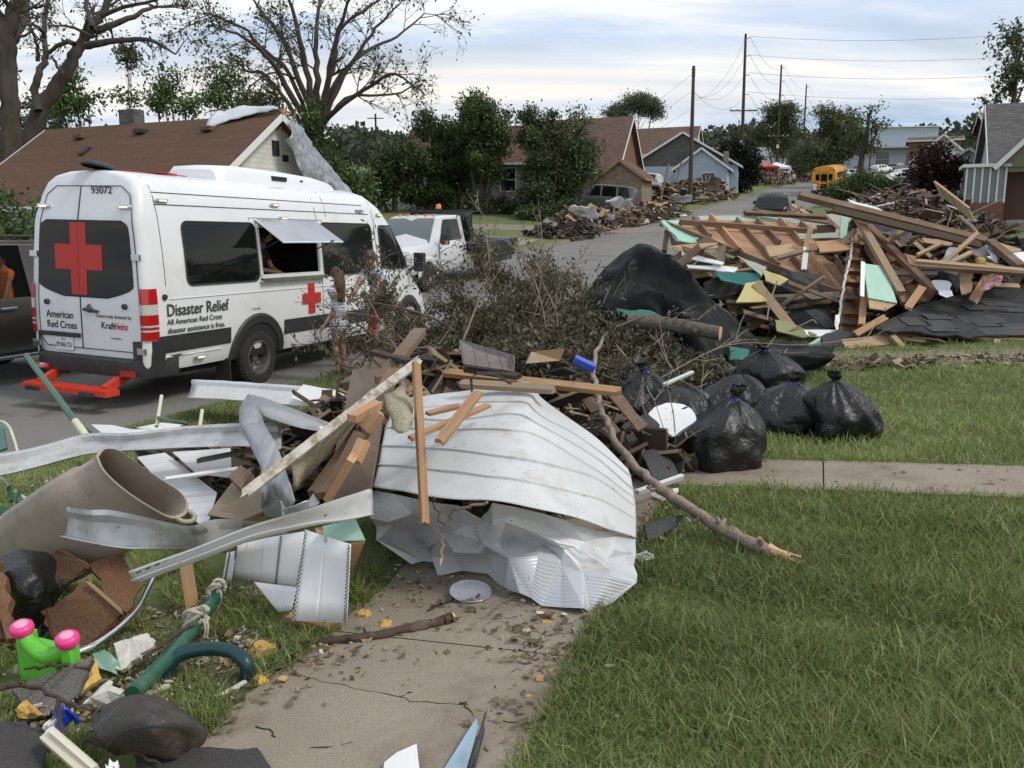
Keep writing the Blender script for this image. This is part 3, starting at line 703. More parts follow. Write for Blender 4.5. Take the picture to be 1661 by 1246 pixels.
# side windows: rounded patches following the body side
def rr_rows(u0,u1,z0,z1,c,e,tl=None,n=14,fr=None):
    rows_=[]
    zz=[z0+c*(1-math.cos(a)) for a in np.linspace(0,PI/2,5)]+list(np.linspace(z0+c,z1-c,5))[1:-1]+[z1-c+c*math.sin(a) for a in np.linspace(0,PI/2,5)]
    for z in zz:
        k=0
        if z<z0+c: k=c-math.sqrt(max(0,c*c-(z0+c-z)**2))
        if z>z1-c: k=c-math.sqrt(max(0,c*c-(z-z1+c)**2))
        a=u0+k; b=u1-k
        if fr: a,b=fr(z,a,b)
        rows_.append([V((u,vsk(u,z)-e,z)) for u in np.linspace(a,b,n)])
    return rows_
def swin(u0,u1,z0,z1,name='side_window',c=.09,fr=None,par=van):
    g=MB(); rw=rr_rows(u0,u1,z0,z1,c,.012,fr=fr); g.grid(rw,flip=True); w=g.build(name,m_glass,par,smooth=40,local=True)
    g=MB(); ed=[r[0] for r in rw]+[p for p in rw[-1][1:]]+[r[-1] for r in rw[::-1]][1:]+[p for p in rw[0][::-1]][1:]
    g.tube(ed,.010,6,cap=False); g.build('window_seal',m_black,w,smooth=60,local=True)
    return w
w1=swin(.72,2.09,1.45,2.23)
# service opening: frame, dark liner for interior shade, lifted awning pane
g=MB()
for z in (1.505,2.195): g.plank(V((2.12,vsk(3,z)-.016,z)),V((3.56,vsk(3,z)-.016,z)),.05,.05)
for u in (2.14,3.535): g.plank(V((u,vsk(3,1.48)-.014,1.48)),V((u,vsk(3,2.22)-.014,2.22)),.055,.03,up=(0,1,0))
hf=g.build('hatch_frame',m_white,van,local=True,bev=.006)
g=MB(); g.box((2.85,-.035+vsk(3,1.46),1.455),(1.5,.10,.05)); g.build('serving_shelf',m_chrome,hf,local=True)
g=MB(); z0,z1=1.38,2.12
for a,b,c_,d in ((V((2.0,.1,1.3)),V((3.7,.1,1.3)),V((3.7,.9,1.3)),V((2.0,.9,1.3))),(V((2.0,.9,1.3)),V((3.7,.9,1.3)),V((3.7,.9,2.3)),V((2.0,.9,2.3))),(V((2.0,.1,1.3)),V((2.0,.9,1.3)),V((2.0,.9,2.3)),V((2.0,.1,2.3))),(V((3.7,.1,1.3)),V((3.7,.9,1.3)),V((3.7,.9,2.3)),V((3.7,.1,2.3))),(V((2.0,.1,2.3)),V((3.7,.1,2.3)),V((3.7,.9,2.3)),V((2.0,.9,2.3)))): g.poly([a,b,c_,d])
g.build('dark_galley_liner',m_int,van,local=True)  # near-black box stands in for the shade inside the white shell
m_awn=M('awning_pane',(.33,.34,.37),(.42,.43,.47),.22,2,metal=.3,coat=.4)
y0=vsk(3,2.27)-.02
g=MB(); g.slab([V((2.12,y0,2.28)),V((3.50,y0,2.28)),V((3.56,y0-.48,1.98)),V((2.12,y0-.48,1.98))],.022); aw=g.build('awning_pane',m_awn,van,local=True)
g=MB(); g.tube([V((2.12,y0,2.28)),V((2.12,y0-.48,1.98)),V((3.56,y0-.48,1.98)),V((3.50,y0,2.28))],.013,6); g.build('pane_rim',m_white,aw,local=True)
for u in (2.16,3.48): g=MB(); g.tube([V((u,y0-.02,1.85)),V((u+.02,y0-.40,2.02))],.009,6); g.build('gas_strut',m_black,aw,local=True)
w2=swin(3.64,5.09,1.46,2.26)
w3=swin(5.34,6.46,1.50,2.24,'cab_window',.07,fr=lambda z,a,b:(a,b-max(0,(z-1.50))*.72))
for (u,z,e) in ((.47,2.47,0),(2.62,2.49,0),(2.75,2.31,0),(5.45,2.42,0),(.88,.54,0)):
    y=vsk(u,z); g=MB(); g.box((u,y-.022,z),(.20,.035,.05)); mk=g.build('marker_light',m_chrome,van,local=True,bev=.015)
    g=MB(); g.box((u+.01,y-.043,z-.004),(.12,.008,.02)); g.build('marker_lens',m_lampglow,mk,local=True)
g=MB(); g.lathe([(.036,0),(.036,.02),(.03,.028),(.001,.028)],V((.32,vsk(.4,1.33)-.002,1.33)),(0,-1,0),16); g.build('round_stop',m_black,van,smooth=40,local=True)
# roof air conditioner and roof cross
g=MB(); rw=[]
for u,h,w in ((1.85,.03,.30),(1.88,.14,.40),(1.98,.20,.46),(2.2,.215,.48),(3.2,.205,.48),(4.1,.17,.46),(4.6,.11,.42),(4.75,.03,.36)):
    rw.append([V((u,VW-w-.06,2.77)),V((u,VW-w-.03,2.80+h*.55)),V((u,VW-w+.05,2.80+h*.93)),V((u,VW,2.80+h)),V((u,VW+w-.05,2.80+h*.93)),V((u,VW+w+.03,2.80+h*.55)),V((u,VW+w+.06,2.77))])
g.grid(rw); g.poly(rw[0]); g.poly(rw[-1][::-1]); ac=g.build('roof_air_conditioner',M('ac_plastic',(.75,.77,.80),rough=.4),van,smooth=40,local=True)
g=MB(); g.box((3.15,VW-.525,2.885),(.34,.03,.06)); g.box((3.72,VW-.505,2.885),(.06,.03,.02)); g.build('vent_slot',m_int,ac,local=True)
g=MB(); g.box((1.1,VW,2.826),(1.1,.30,.012)); g.box((1.1,VW,2.829),(.34,.7,.012)); g.build('roof_red_cross',m_wred,van,local=True)
def stext(s,size,u,z,name='lettering',mat=m_letter,bold=False,sx=1):
    y=vsk(u,z); tl=(vsk(u,z+.1)-vsk(u,z))/.1
    zx=V((0,tl,1)).normalized(); x=V((1,0,0)); return textmesh(s,size,name,van,mat,frame(V((u,y-.012,z)),x,zx,x.cross(zx)),bold,sx=sx)
stext('Disaster Relief',.205,.33,1.10,bold=True,sx=.90); stext('All American Red Cross',.093,.33,.995,sx=1.05,bold=True); stext('disaster assistance is free.',.093,.33,.89,sx=1.05,bold=True)
stext('93072',.10,4.72,2.42,'fleet_number',bold=True); stext('Tow Only',.04,1.9,1.06)
g=MB()
for (a,b,z0,z1) in ((3.19,3.35,.91,1.36),(3.04,3.50,1.06,1.215)):
    g.grid([[V((u,vsk(u,z)-.016-(.002 if a<3.1 else 0),z)) for u in np.linspace(a,b,3)] for z in np.linspace(z0,z1,5)],flip=True)
g.build('red_cross',m_wred,van,local=True)
# mirror
g=MB(); g.box((6.40,-.16,1.60),(.12,.20,.34)); g.tube([V((6.35,.06,1.45)),V((6.40,-.12,1.52))],.025,8); g.build('wing_mirror',m_black,van,local=True,bev=.03)
# windshield
g=MB(); g.grid([[V((u+.012,VW+t*vside(u,min(zt(u)-.05,2.5))*.80,zt(u)+.014)) for t in np.linspace(-1,1,7)] for u in (5.72,5.9,6.05,6.2,6.35,6.5,6.64)],flip=True); g.build('windshield',m_glass2,van,smooth=60,local=True)
# ------------------------------------------------ other vehicles
def sect(body,x):
    xs=[s[0] for s in body]; return [float(np.interp(x,xs,[s[k] for s in body])) for k in range(1,7)]   # zb, belt, top, hw, hwt, low
def carbody(par,body,mat,name='body',n=1):
    g=MB(); rows=[]
    for x,zb,be,tp,hw,ht in body:
        r=[(hw*.93,zb),(hw*.985,zb+.14),(hw,zb+(be-zb)*.55),(hw*.985,be-.03),(hw*.965,be),(ht,tp-.05),(ht-.07,tp),(0,tp+.025)]
        rows.append([V((x,-h,z)) for h,z in r]+[V((x,h,z)) for h,z in r[::-1]][1:])
    if n==1: g.grid(rows,flip=True)
    else:      # leave the glazed bays open between stations n[0] and n[1]
        k=len(rows[0]); b0=g.vs([p for r_ in rows for p in r_])
        for i in range(len(rows)-1):
            for j in range(k-1):
                if body[i][0]>=n[0]-.01 and body[i+1][0]<=n[1]+.01 and j in(4,k-6): continue
                g.face((b0+(i+1)*k+j,b0+(i+1)*k+j+1,b0+i*k+j+1,b0+i*k+j))
    g.poly(rows[0]); g.poly(rows[-1][::-1])
    return g.build(name,mat,par,smooth=32,local=True)
def cpt(body,x,f,s,e=.008):
    xs=[q[0] for q in body]; zb,be,tp,hw,ht=[float(np.interp(x,xs,[q[k] for q in body])) for k in range(1,6)]
    z=be+(tp-.05-be)*f; h=hw*.965+(ht-hw*.965)*f; return V((x,s*(h+e),z))
def cwin(par,body,x0,x1,x2,x3,s,f0=.06,f1=.92,mat=None,name='window'):
    """window on side s: bottom x0..x1, top x3..x2"""
    g=MB(); rw=[]
    for t in np.linspace(0,1,5):
        a=x0+(x3-x0)*t; b=x1+(x2-x1)*t; rw.append([cpt(body,x,f0+(f1-f0)*t,s) for x in np.linspace(a,b,6)])
    g.grid(rw,flip=s>0); return g.build(name,mat or m_glass,par,smooth=60,local=True)
def cside(par,body,x0,x1,z0,z1,s,mat,name,e=.01):
    g=MB(); rw=[]
    for z in np.linspace(z0,z1,4):
        r=[]
        for x in np.linspace(x0,x1,8):
            xs=[q[0] for q in body]; hw=float(np.interp(x,xs,[q[4] for q in body])); r.append(V((x,s*(hw+e),z)))
        rw.append(r)
    g.grid(rw,flip=s>0); return g.build(name,mat,par,local=True)
def arch(par,x,hw,r,mat,s):
    g=MB(); rw=[]
    for k in range(15):
        a=PI*k/14; rw.append([V((x+q*math.cos(a),s*(hw+e),.40+q*math.sin(a))) for q,e in ((r-.06,.0),(r,.05),(r+.06,.045),(r+.10,.0))])
    g.grid(rw,flip=s>0); o=g.build('wheel_arch',mat,par,smooth=45,local=True)
    g=MB(); g.grid([[V((x+q*math.cos(PI*k/14),s*(hw+.006),.40+q*math.sin(PI*k/14))) for q in (r-.02,.0)] for k in range(15)],flip=s>0); g.build('wheel_well',m_int,o,local=True)
def at_dir(pos,hx,hy):
    x=V((hx,hy,0)); x.normalize(); dz=T(pos[0]+x.x*2,pos[1]+x.y*2)-T(pos[0]-x.x*2,pos[1]-x.y*2); x.z=dz/4; x.normalize()
    y=V((0,0,1)).cross(x).normalized(); z=x.cross(y); return frame(pos,x,y,z)
m_silver=M('silver_paint',(.62,.63,.65),rough=.3,coat=.5,dirt=(.45,.44,.42),dscale=1.5,dth=(.55,.9))
m_bronze=M('bronze_paint',(.055,.045,.040),rough=.30,coat=.5,metal=.3)
m_blackp=M('black_paint',(.010,.010,.012),rough=.22,coat=.7)
m_busy=M('bus_yellow',(.78,.34,.02),rough=.4,coat=.3)
m_greyp=M('grey_paint',(.20,.21,.22),rough=.3,coat=.5,metal=.4)
m_redp=M('red_paint',(.35,.02,.02),rough=.35,coat=.4)
SD=(.41,.912)
# flatbed truck facing us: X forward; origin between the front wheels
fp=V((-3.05,24.9,0)); fp.z=prof(fp.y)+.03
tr=empty('flatbed_truck',fp,'white single cab flatbed truck with an amber beacon, facing the van\'s nose','truck',mat=at_dir(fp,-SD[0],-SD[1]))
fb=[(-2.05,.55,1.22,1.90,.96,.80),(-1.95,.50,1.25,2.0,1.0,.84),(-.95,.50,1.25,2.02,1.0,.83),(-.60,.50,1.25,1.98,1.0,.80),(.02,.50,1.24,1.30,1.0,.84),(.10,.50,1.22,1.27,1.0,.88),(.75,.50,1.17,1.22,.99,.86),(1.02,.50,1.08,1.12,.96,.84),(1.08,.52,.95,1.0,.93,.8)]
carbody(tr,fb,m_silver)
for s in (1,-1):
    w=cwin(tr,fb,-1.75,-.42,-.85,-1.72,s,.08,.92,name='door_window'); cside(tr,fb,-1.80,-.33,.62,.625,s,m_black,'door_gap',.004)
    g=MB(); g.tube([V((-.30,s*1.012,.62)),V((-.30,s*1.012,1.2)),V((-.42,s*.99,1.30))],.008,5); g.tube([V((-1.80,s*1.012,.62)),V((-1.80,s*1.012,1.2))],.008,5); g.build('door_seam',m_letter,tr,local=True)
    g=MB(); g.box((-1.6,s*1.02,1.10),(.20,.03,.05)); g.build('door_handle',m_black,tr,local=True,bev=.01)
    arch(tr,.36,.99,.46,m_silver,s)
    wheel(tr,'w',(.36,s*.86,.40),(0,s,0),.40,.25,m_steel,deep=.04)
    wheel(tr,'w',(-3.3,s*.86,.40),(0,s,0),.40,.25,m_steel,deep=.12)
    g=MB(); g.box((-.30,s*1.20,1.38),(.12,.22,.30)); g.tube([V((-.35,s*.98,1.28)),V((-.32,s*1.15,1.32))],.025,6); mi=g.build('wing_mirror',m_black,tr,local=True,bev=.03)
    g=MB(); g.box((-.235,s*1.27,1.30),(.02,.08,.10)); g.build('mirror_indicator',m_amber,mi,local=True)
    g=MB(); g.slab([V((1.07,s*.93,.78)),V((1.10,s*.62,.76)),V((1.10,s*.62,1.02)),V((.95,s*.95,1.05))],.05); hl=g.build('headlight',m_chrome,tr,local=True)
    g=MB(); g.box((.93,s*.975,1.0),(.14,.03,.09)); g.build('indicator',m_amber,hl,local=True)
g=MB(); g.grid([[V((x+.015,t*h,z)) for t in np.linspace(-1,1,7)] for x,h,z in ((-.58,.74,1.96),(-.30,.80,1.68),(-.02,.86,1.32))]); g.build('windshield',m_glass2,tr,smooth=60,local=True)
g=MB(); g.box((1.10,0,.88),(.06,1.2,.30)); gr=g.build('grille',m_chrome,tr,local=True,bev=.01)
g=MB(); 
for z in (.80,.88,.96): g.box((1.135,0,z),(.02,1.12,.035))
g.build('grille_slot',m_int,gr,local=True)
g=MB(); g.box((1.16,0,.60),(.16,1.96,.22)); g.build('front_bumper',m_silver,tr,local=True,bev=.03)
for k in (-.56,-.3,0,.3,.56):
    g=MB(); g.box((-.82,k,2.045),(.10,.09,.04)); g.build('roof_marker',m_amber,tr,local=True,bev=.015)
g=MB(); g.box((-2.30,0,1.65),(.06,2.1,.90)); hb=g.build('headboard',m_blackp,tr,local=True)
g=MB(); g.box((-2.30,0,2.11),(.08,2.14,.05)); g.build('rail',m_black,hb,local=True)
g=MB(); g.box((-3.85,0,1.06),(3.1,2.35,.14)); g.box((-3.85,0,.86),(3.1,.8,.2)); g.box((-5.3,0,.80),(.12,2.2,.42)); g.build('flatbed',m_black,tr,local=True)
for s in (1,-1):
    g=MB(); g.box((-3.9,s*1.15,.72),(1.9,.10,.5)); g.build('toolbox',m_blackp,tr,local=True,bev=.01)
g=MB(); g.lathe([(.09,0),(.09,.05),(.07,.06)],(-2.25,-.05,2.13),n=16); bc=g.build('beacon_base',m_black,tr,local=True); g=MB(); g.lathe([(.085,0),(.08,.10),(.06,.13),(.001,.135)],(-2.25,-.05,2.19),n=16); g.build('beacon',m_amber,bc,smooth=50,local=True)
# bronze SUV at the left edge facing us
sp=V((-8.55,11.0,0)); sp.z=prof(10)+.01
sv=empty('brown_suv',sp,'dark brown sport utility vehicle in the lane beyond the van at the left edge','car',mat=at_dir(sp,-SD[0],-SD[1]))
sb=[(-3.55,.50,1.10,1.60,.90,.72),(-3.45,.40,1.15,1.86,.97,.76),(-3.0,.38,1.2,1.95,1.0,.78),(-1.95,.38,1.2,1.97,1.0,.79),(-.72,.38,1.2,1.99,1.0,.80),(-.55,.38,1.2,1.97,1.0,.79),(.30,.38,1.19,1.26,1.0,.85),(1.0,.40,1.10,1.17,.98,.84),(1.25,.45,.95,1.0,.93,.8)]
carbody(sv,sb,m_bronze,n=(-1.95,-.72))
m_see=bpy.data.materials.new('clear_tinted_glass'); m_see.use_nodes=True; _n=m_see.node_tree; _p=_n.nodes['Principled BSDF']; _p.inputs['Base Color'].default_value=(.01,.01,.01,1); _p.inputs['Roughness'].default_value=.05
_t=N(_n,'ShaderNodeBsdfTransparent'); _t.inputs[0].default_value=(.75,.77,.77,1); _m=N(_n,'ShaderNodeMixShader',inp={0:.22}); L(_n,_t.outputs[0],_m.inputs[1]); L(_n,_p.outputs[0],_m.inputs[2]); L(_n,_m.outputs[0],_n.nodes['Material Output'].inputs[0])
for s in (1,-1):
    cwin(sv,sb,-.62,.05,-.62,-.66,s,name='front_window'); cwin(sv,sb,-1.93,-.74,-.74,-1.93,s,.0,1.0,mat=m_see,name='rear_door_window'); cwin(sv,sb,-3.2,-2.35,-2.30,-3.0,s,name='quarter_window')
    arch(sv,.55,.99,.44,m_bronze,s); arch(sv,-2.6,.99,.44,m_bronze,s)
    wheel(sv,'w',(.55,s*.88,.39),(0,s,0),.39,.25,m_chrome,deep=.04); wheel(sv,'w',(-2.6,s*.88,.39),(0,s,0),.39,.25,m_chrome,deep=.04)
    g=MB(); g.box((-1.55,s*1.02,1.06),(.24,.035,.04)); g.build('door_handle',m_chrome,sv,local=True,bev=.01)
    g=MB(); g.box((-1.0,s*1.06,.40),(2.5,.16,.05)); g.build('running_board',m_chrome,sv,local=True,bev=.015)
    g=MB(); g.tube([V((-2.12,s*1.008,.5)),V((-2.12,s*1.008,1.2)),V((-2.25,s*.90,1.9))],.007,5); g.tube([V((-.68,s*1.008,.5)),V((-.68,s*1.008,1.2))],.007,5); g.build('door_seam',m_letter,sv,local=True)
    g=MB(); g.tube([V((-3.0,s*.70,2.0)),V((-2.9,s*.70,2.04)),V((-.9,s*.70,2.06)),V((-.8,s*.70,2.01))],.02,6); g.build('roof_rail',m_black,sv,local=True)
# black pickup, tail towards us
def rear_pickup(pos,hd,mat,label,group=None,name='pickup_truck',glass=None,small=False):
    t=empty(name,pos,label,'truck',group,mat=at_dir(pos,*hd))
    b=[(-2.6,.55,1.15,1.17,.97,.93),(-2.5,.50,1.17,1.18,1.0,.95),(-1.15,.50,1.18,1.19,1.0,.95),(-1.12,.50,1.18,1.75,1.0,.80),(-.9,.50,1.18,1.92,1.0,.78),(.9,.50,1.18,1.94,1.0,.78),(1.65,.50,1.16,1.25,1.0,.85),(2.6,.52,1.08,1.13,.98,.84),(2.95,.58,.9,.95,.9,.8)]
    carbody(t,b,mat)
    g=MB(); g.grid([[V((-1.14-.0,k,1.24)) for k in np.linspace(-.72,.72,4)],[V((-.93,k,1.86)) for k in np.linspace(-.66,.66,4)]],flip=False); g.build('rear_window',m_glass,t,local=True)
    for s in (1,-1):
        cwin(t,b,-.85,.15,.1,-.75,s,name='rear_door_window'); cwin(t,b,.25,1.35,.92,.2,s,name='front_door_window')
        g=MB(); g.box((-2.60,s*.90,.98),(.05,.14,.32)); g.build('tail_light',m_tred,t,local=True,bev=.01)
        g=MB(); g.box((1.25,s*1.17,1.34),(.1,.22,.2)); g.build('wing_mirror',m_black,t,local=True,bev=.02)
        for x in (-1.75,1.9): arch(t,x,.99,.44,m_black if mat is m_blackp else mat,s); wheel(t,'w',(x,s*.86,.40),(0,s,0),.40,.26,m_steel,deep=.04)
    g=MB(); g.box((-2.64,0,.56),(.18,1.9,.2)); g.build('rear_bumper',m_chrome if not small else m_black,t,local=True,bev=.03)
    g=MB(); g.box((-2.62,0,.95),(.03,1.55,.42)); g.build('tailgate',mat,t,local=True,bev=.015)
    g=MB(); g.box((-2.755,0,.58),(.01,.32,.16)); g.build('licence_plate',m_silver,t,local=True)
    g=MB(); g.box((-1.85,0,1.185),(1.3,1.7,.012)); g.build('bed_cover',m_int,t,local=True)
    for s in (-.4,-.2,0,.2,.4):
        if not small: g=MB(); g.box((.6,s,1.965),(.08,.07,.03)); g.build('roof_marker',m_amber,t,local=True)
    return t
q=P(1252,345,55); q.z=prof(q.y)+.02
rear_pickup(q,(.36,.93),m_blackp,'black pickup truck seen from behind, driving up the street')
# school bus, tail towards us
q=P(1336,306,90); q.z=prof(q.y)+.02
bs=empty('school_bus',q,'yellow school bus parked up the street beyond the black pickup','bus',mat=at_dir(q,.46,.89))
g=MB(); rw=[]
for x,k in ((-.0,.94),(.08,1.0),(8.6,1.0),(8.7,.96)):
    rw.append([V((x,sy*1.2*h*k,z)) for sy,h,z in ((-1,.97,.55),(-1,1,.9),(-1,1,1.9),(-1,.97,2.5),(-1,.82,2.85),(-1,.5,3.0),(0,0,3.04),(1,.5,3.0),(1,.82,2.85),(1,.97,2.5),(1,1,1.9),(1,1,.9),(1,.97,.55))])
g.grid(rw,flip=True); g.poly(rw[0]); g.poly(rw[-1][::-1]); g.build('body',m_busy,bs,smooth=35,local=True)
for y,z,w,h in ((-.62,1.95,.40,.62),(.62,1.95,.40,.62),(0,1.9,.62,.75),(0,1.05,.62,.5),(-.72,1.15,.3,.4),(.72,1.15,.3,.4)):
    g=MB(); g.box((-.015,y,z),(.03,w,h)); g.build('rear_window',m_glass,bs,local=True,bev=.02)
for y in (-.9,-.6,.6,.9): g=MB(); g.lathe([(.09,0),(.08,.04),(.001,.05)],(-.0,y,2.66),(-1,0,0),12); g.build('warning_light',m_tred if abs(y)>.8 else m_amber,bs,local=True)
for s in (1,-1):
    for k in range(10): g=MB(); g.box((.8+k*.78,s*1.19,2.1),(.58,.03,.55)); g.build('side_window',m_glass,bs,local=True)
    for z in (1.05,1.35,1.65): g=MB(); g.box((4.3,s*1.21,z),(8.4,.02,.04)); g.build('rub_rail',m_black,bs,local=True)
    for x in (1.9,7.6): wheel(bs,'w',(x,s*1.0,.48),(0,s,0),.48,.3,m_steel)
g=MB(); g.box((-.12,0,.62),(.2,2.4,.28)); g.build('rear_bumper',m_blackp,bs,local=True,bev=.02)
g=MB(); g.box((-.02,.0,2.45),(.02,1.5,.16)); bb=g.build('sign_band',m_busy,bs,local=True)
textmesh('SCHOOL BUS',.17,'lettering',bb,m_letter,frame(V((-.035,.62,2.39)),V((0,-1,0)),V((0,0,1)),V((-1,0,0))),bold=True)
# parked cars
def wagon(pos,hd,mat,label,group=None,name='parked_car',h=1.75,sc=1.0):
    t=empty(name,pos,label,'car',group,mat=at_dir(pos,*hd)@Matrix.Scale(sc,4))
    b=[(-2.35,.45,.98,h*.80,.85,.66),(-2.25,.36,1.02,h*.94,.92,.70),(-1.7,.33,1.04,h,.94,.70),(.2,.33,1.04,h,.94,.70),(1.15,.33,1.03,1.10,.94,.78),(2.05,.35,.92,.98,.92,.76),(2.35,.42,.75,.8,.84,.7)]
    carbody(t,b,mat)
    for s in (1,-1):
        cwin(t,b,-2.1,-1.35,-1.3,-1.9,s,name='quarter_window'); cwin(t,b,-1.2,-.3,-.3,-1.15,s,name='rear_door_window'); cwin(t,b,-.2,.85,.25,-.15,s,name='front_door_window')
        for x in (-1.45,1.4): arch(t,x,.93,.38,mat,s); wheel(t,'w',(x,s*.82,.34),(0,s,0),.34,.22,m_steel,deep=.03)
        g=MB(); g.box((-2.33,s*.76,.95),(.08,.14,.22)); g.build('tail_light',m_tred,t,local=True)
        g=MB(); g.box((2.27,s*.68,.74),(.12,.24,.13)); g.build('headlight',m_chrome,t,local=True)
    g=MB(); g.grid([[V((1.10,k,1.13)) for k in (-.72,0,.72)],[V((.32,k,h-.06)) for k in (-.62,0,.62)]]); g.build('windshield',m_glass2,t,local=True)
    g=MB(); g.grid([[V((-2.33,k,1.05)) for k in (-.64,0,.64)],[V((-2.27,k,h*.9)) for k in (-.6,0,.6)]]); g.build('rear_window',m_glass,t,local=True)
    return t
q=onG(972,62); wagon(q,(-.95,.3),M('dark_grey_paint',(.09,.095,.10),rough=.35,coat=.4),'dark grey SUV parked in the drive of the brick house',h=1.8,sc=1.1)
q=onG(1053,88); rear_pickup(q,(-.9,.4),m_silver,'white pickup truck parked in front of the blue house',small=True)
q=P(1468,296,105); q.z=T(q.x,q.y); rear_pickup(q,(-.95,-.2),m_silver,'white pickup truck parked by the dark red leaved tree',small=True)
q=P(1450,302,98); q.z=T(q.x,q.y)+.2; wagon(q,(-.9,-.3),m_white,'low white car parked in front of the white pickup on the right',h=1.45)
far=[(1430,274,170,m_white,'white car in the far parking area, second from the industrial building'),(1448,274,175,m_greyp,'dark car in the far parking area next to the industrial building'),(1375,276,150,m_white,'small white car parked behind the school bus roof'),(1356,275,140,m_silver,'silver car parked just beyond the school bus'),(1395,268,190,m_greyp,'grey car parked far beyond the shrub'),(1262,278,150,m_white,'white car parked beside the red canopy'),(1246,281,140,m_redp,'red car parked just left of the red canopy'),(1278,271,185,m_silver,'silver car parked furthest up the left side of the street')]
for px,py,y,mt,lb in far:
    q=P(px,py,y); q.z=max(T(q.x,q.y),q.z-1.2); q.z=T(q.x,q.y); wagon(q,(random.Random(px).uniform(-1,1),.5),mt,lb,h=1.6)
# ------------------------------------------------ people
def skinmesh(name,joints,edges,mat,par,root=0,sub=2):
    me=bpy.data.meshes.new('s'); me.from_pydata([j[:3] for j in joints],edges,[]); o=bpy.data.objects.new('s',me); COL.objects.link(o)
    m=o.modifiers.new('k','SKIN'); m.use_smooth_shade=True
    if not me.skin_vertices: me.skin_vertices.new()
    for i,j in enumerate(joints):
        r=j[3]; me.skin_vertices[0].data[i].radius=(r,r) if not isinstance(r,tuple) else r
    me.skin_vertices[0].data[root].use_root=True
    s=o.modifiers.new('q','SUBSURF'); s.levels=sub; s.render_levels=sub
    dg=bpy.context.evaluated_depsgraph_get(); dg.update(); nm=bpy.data.meshes.new_from_object(o.evaluated_get(dg)); bpy.data.objects.remove(o)
    nm.materials.clear(); nm.materials.append(mat); nm.shade_smooth()
    r=bpy.data.objects.new(name,nm); COL.objects.link(r); r.parent=par; return r
def lerp3(a,b,t): return tuple(a[i]+(b[i]-a[i])*t for i in range(3))
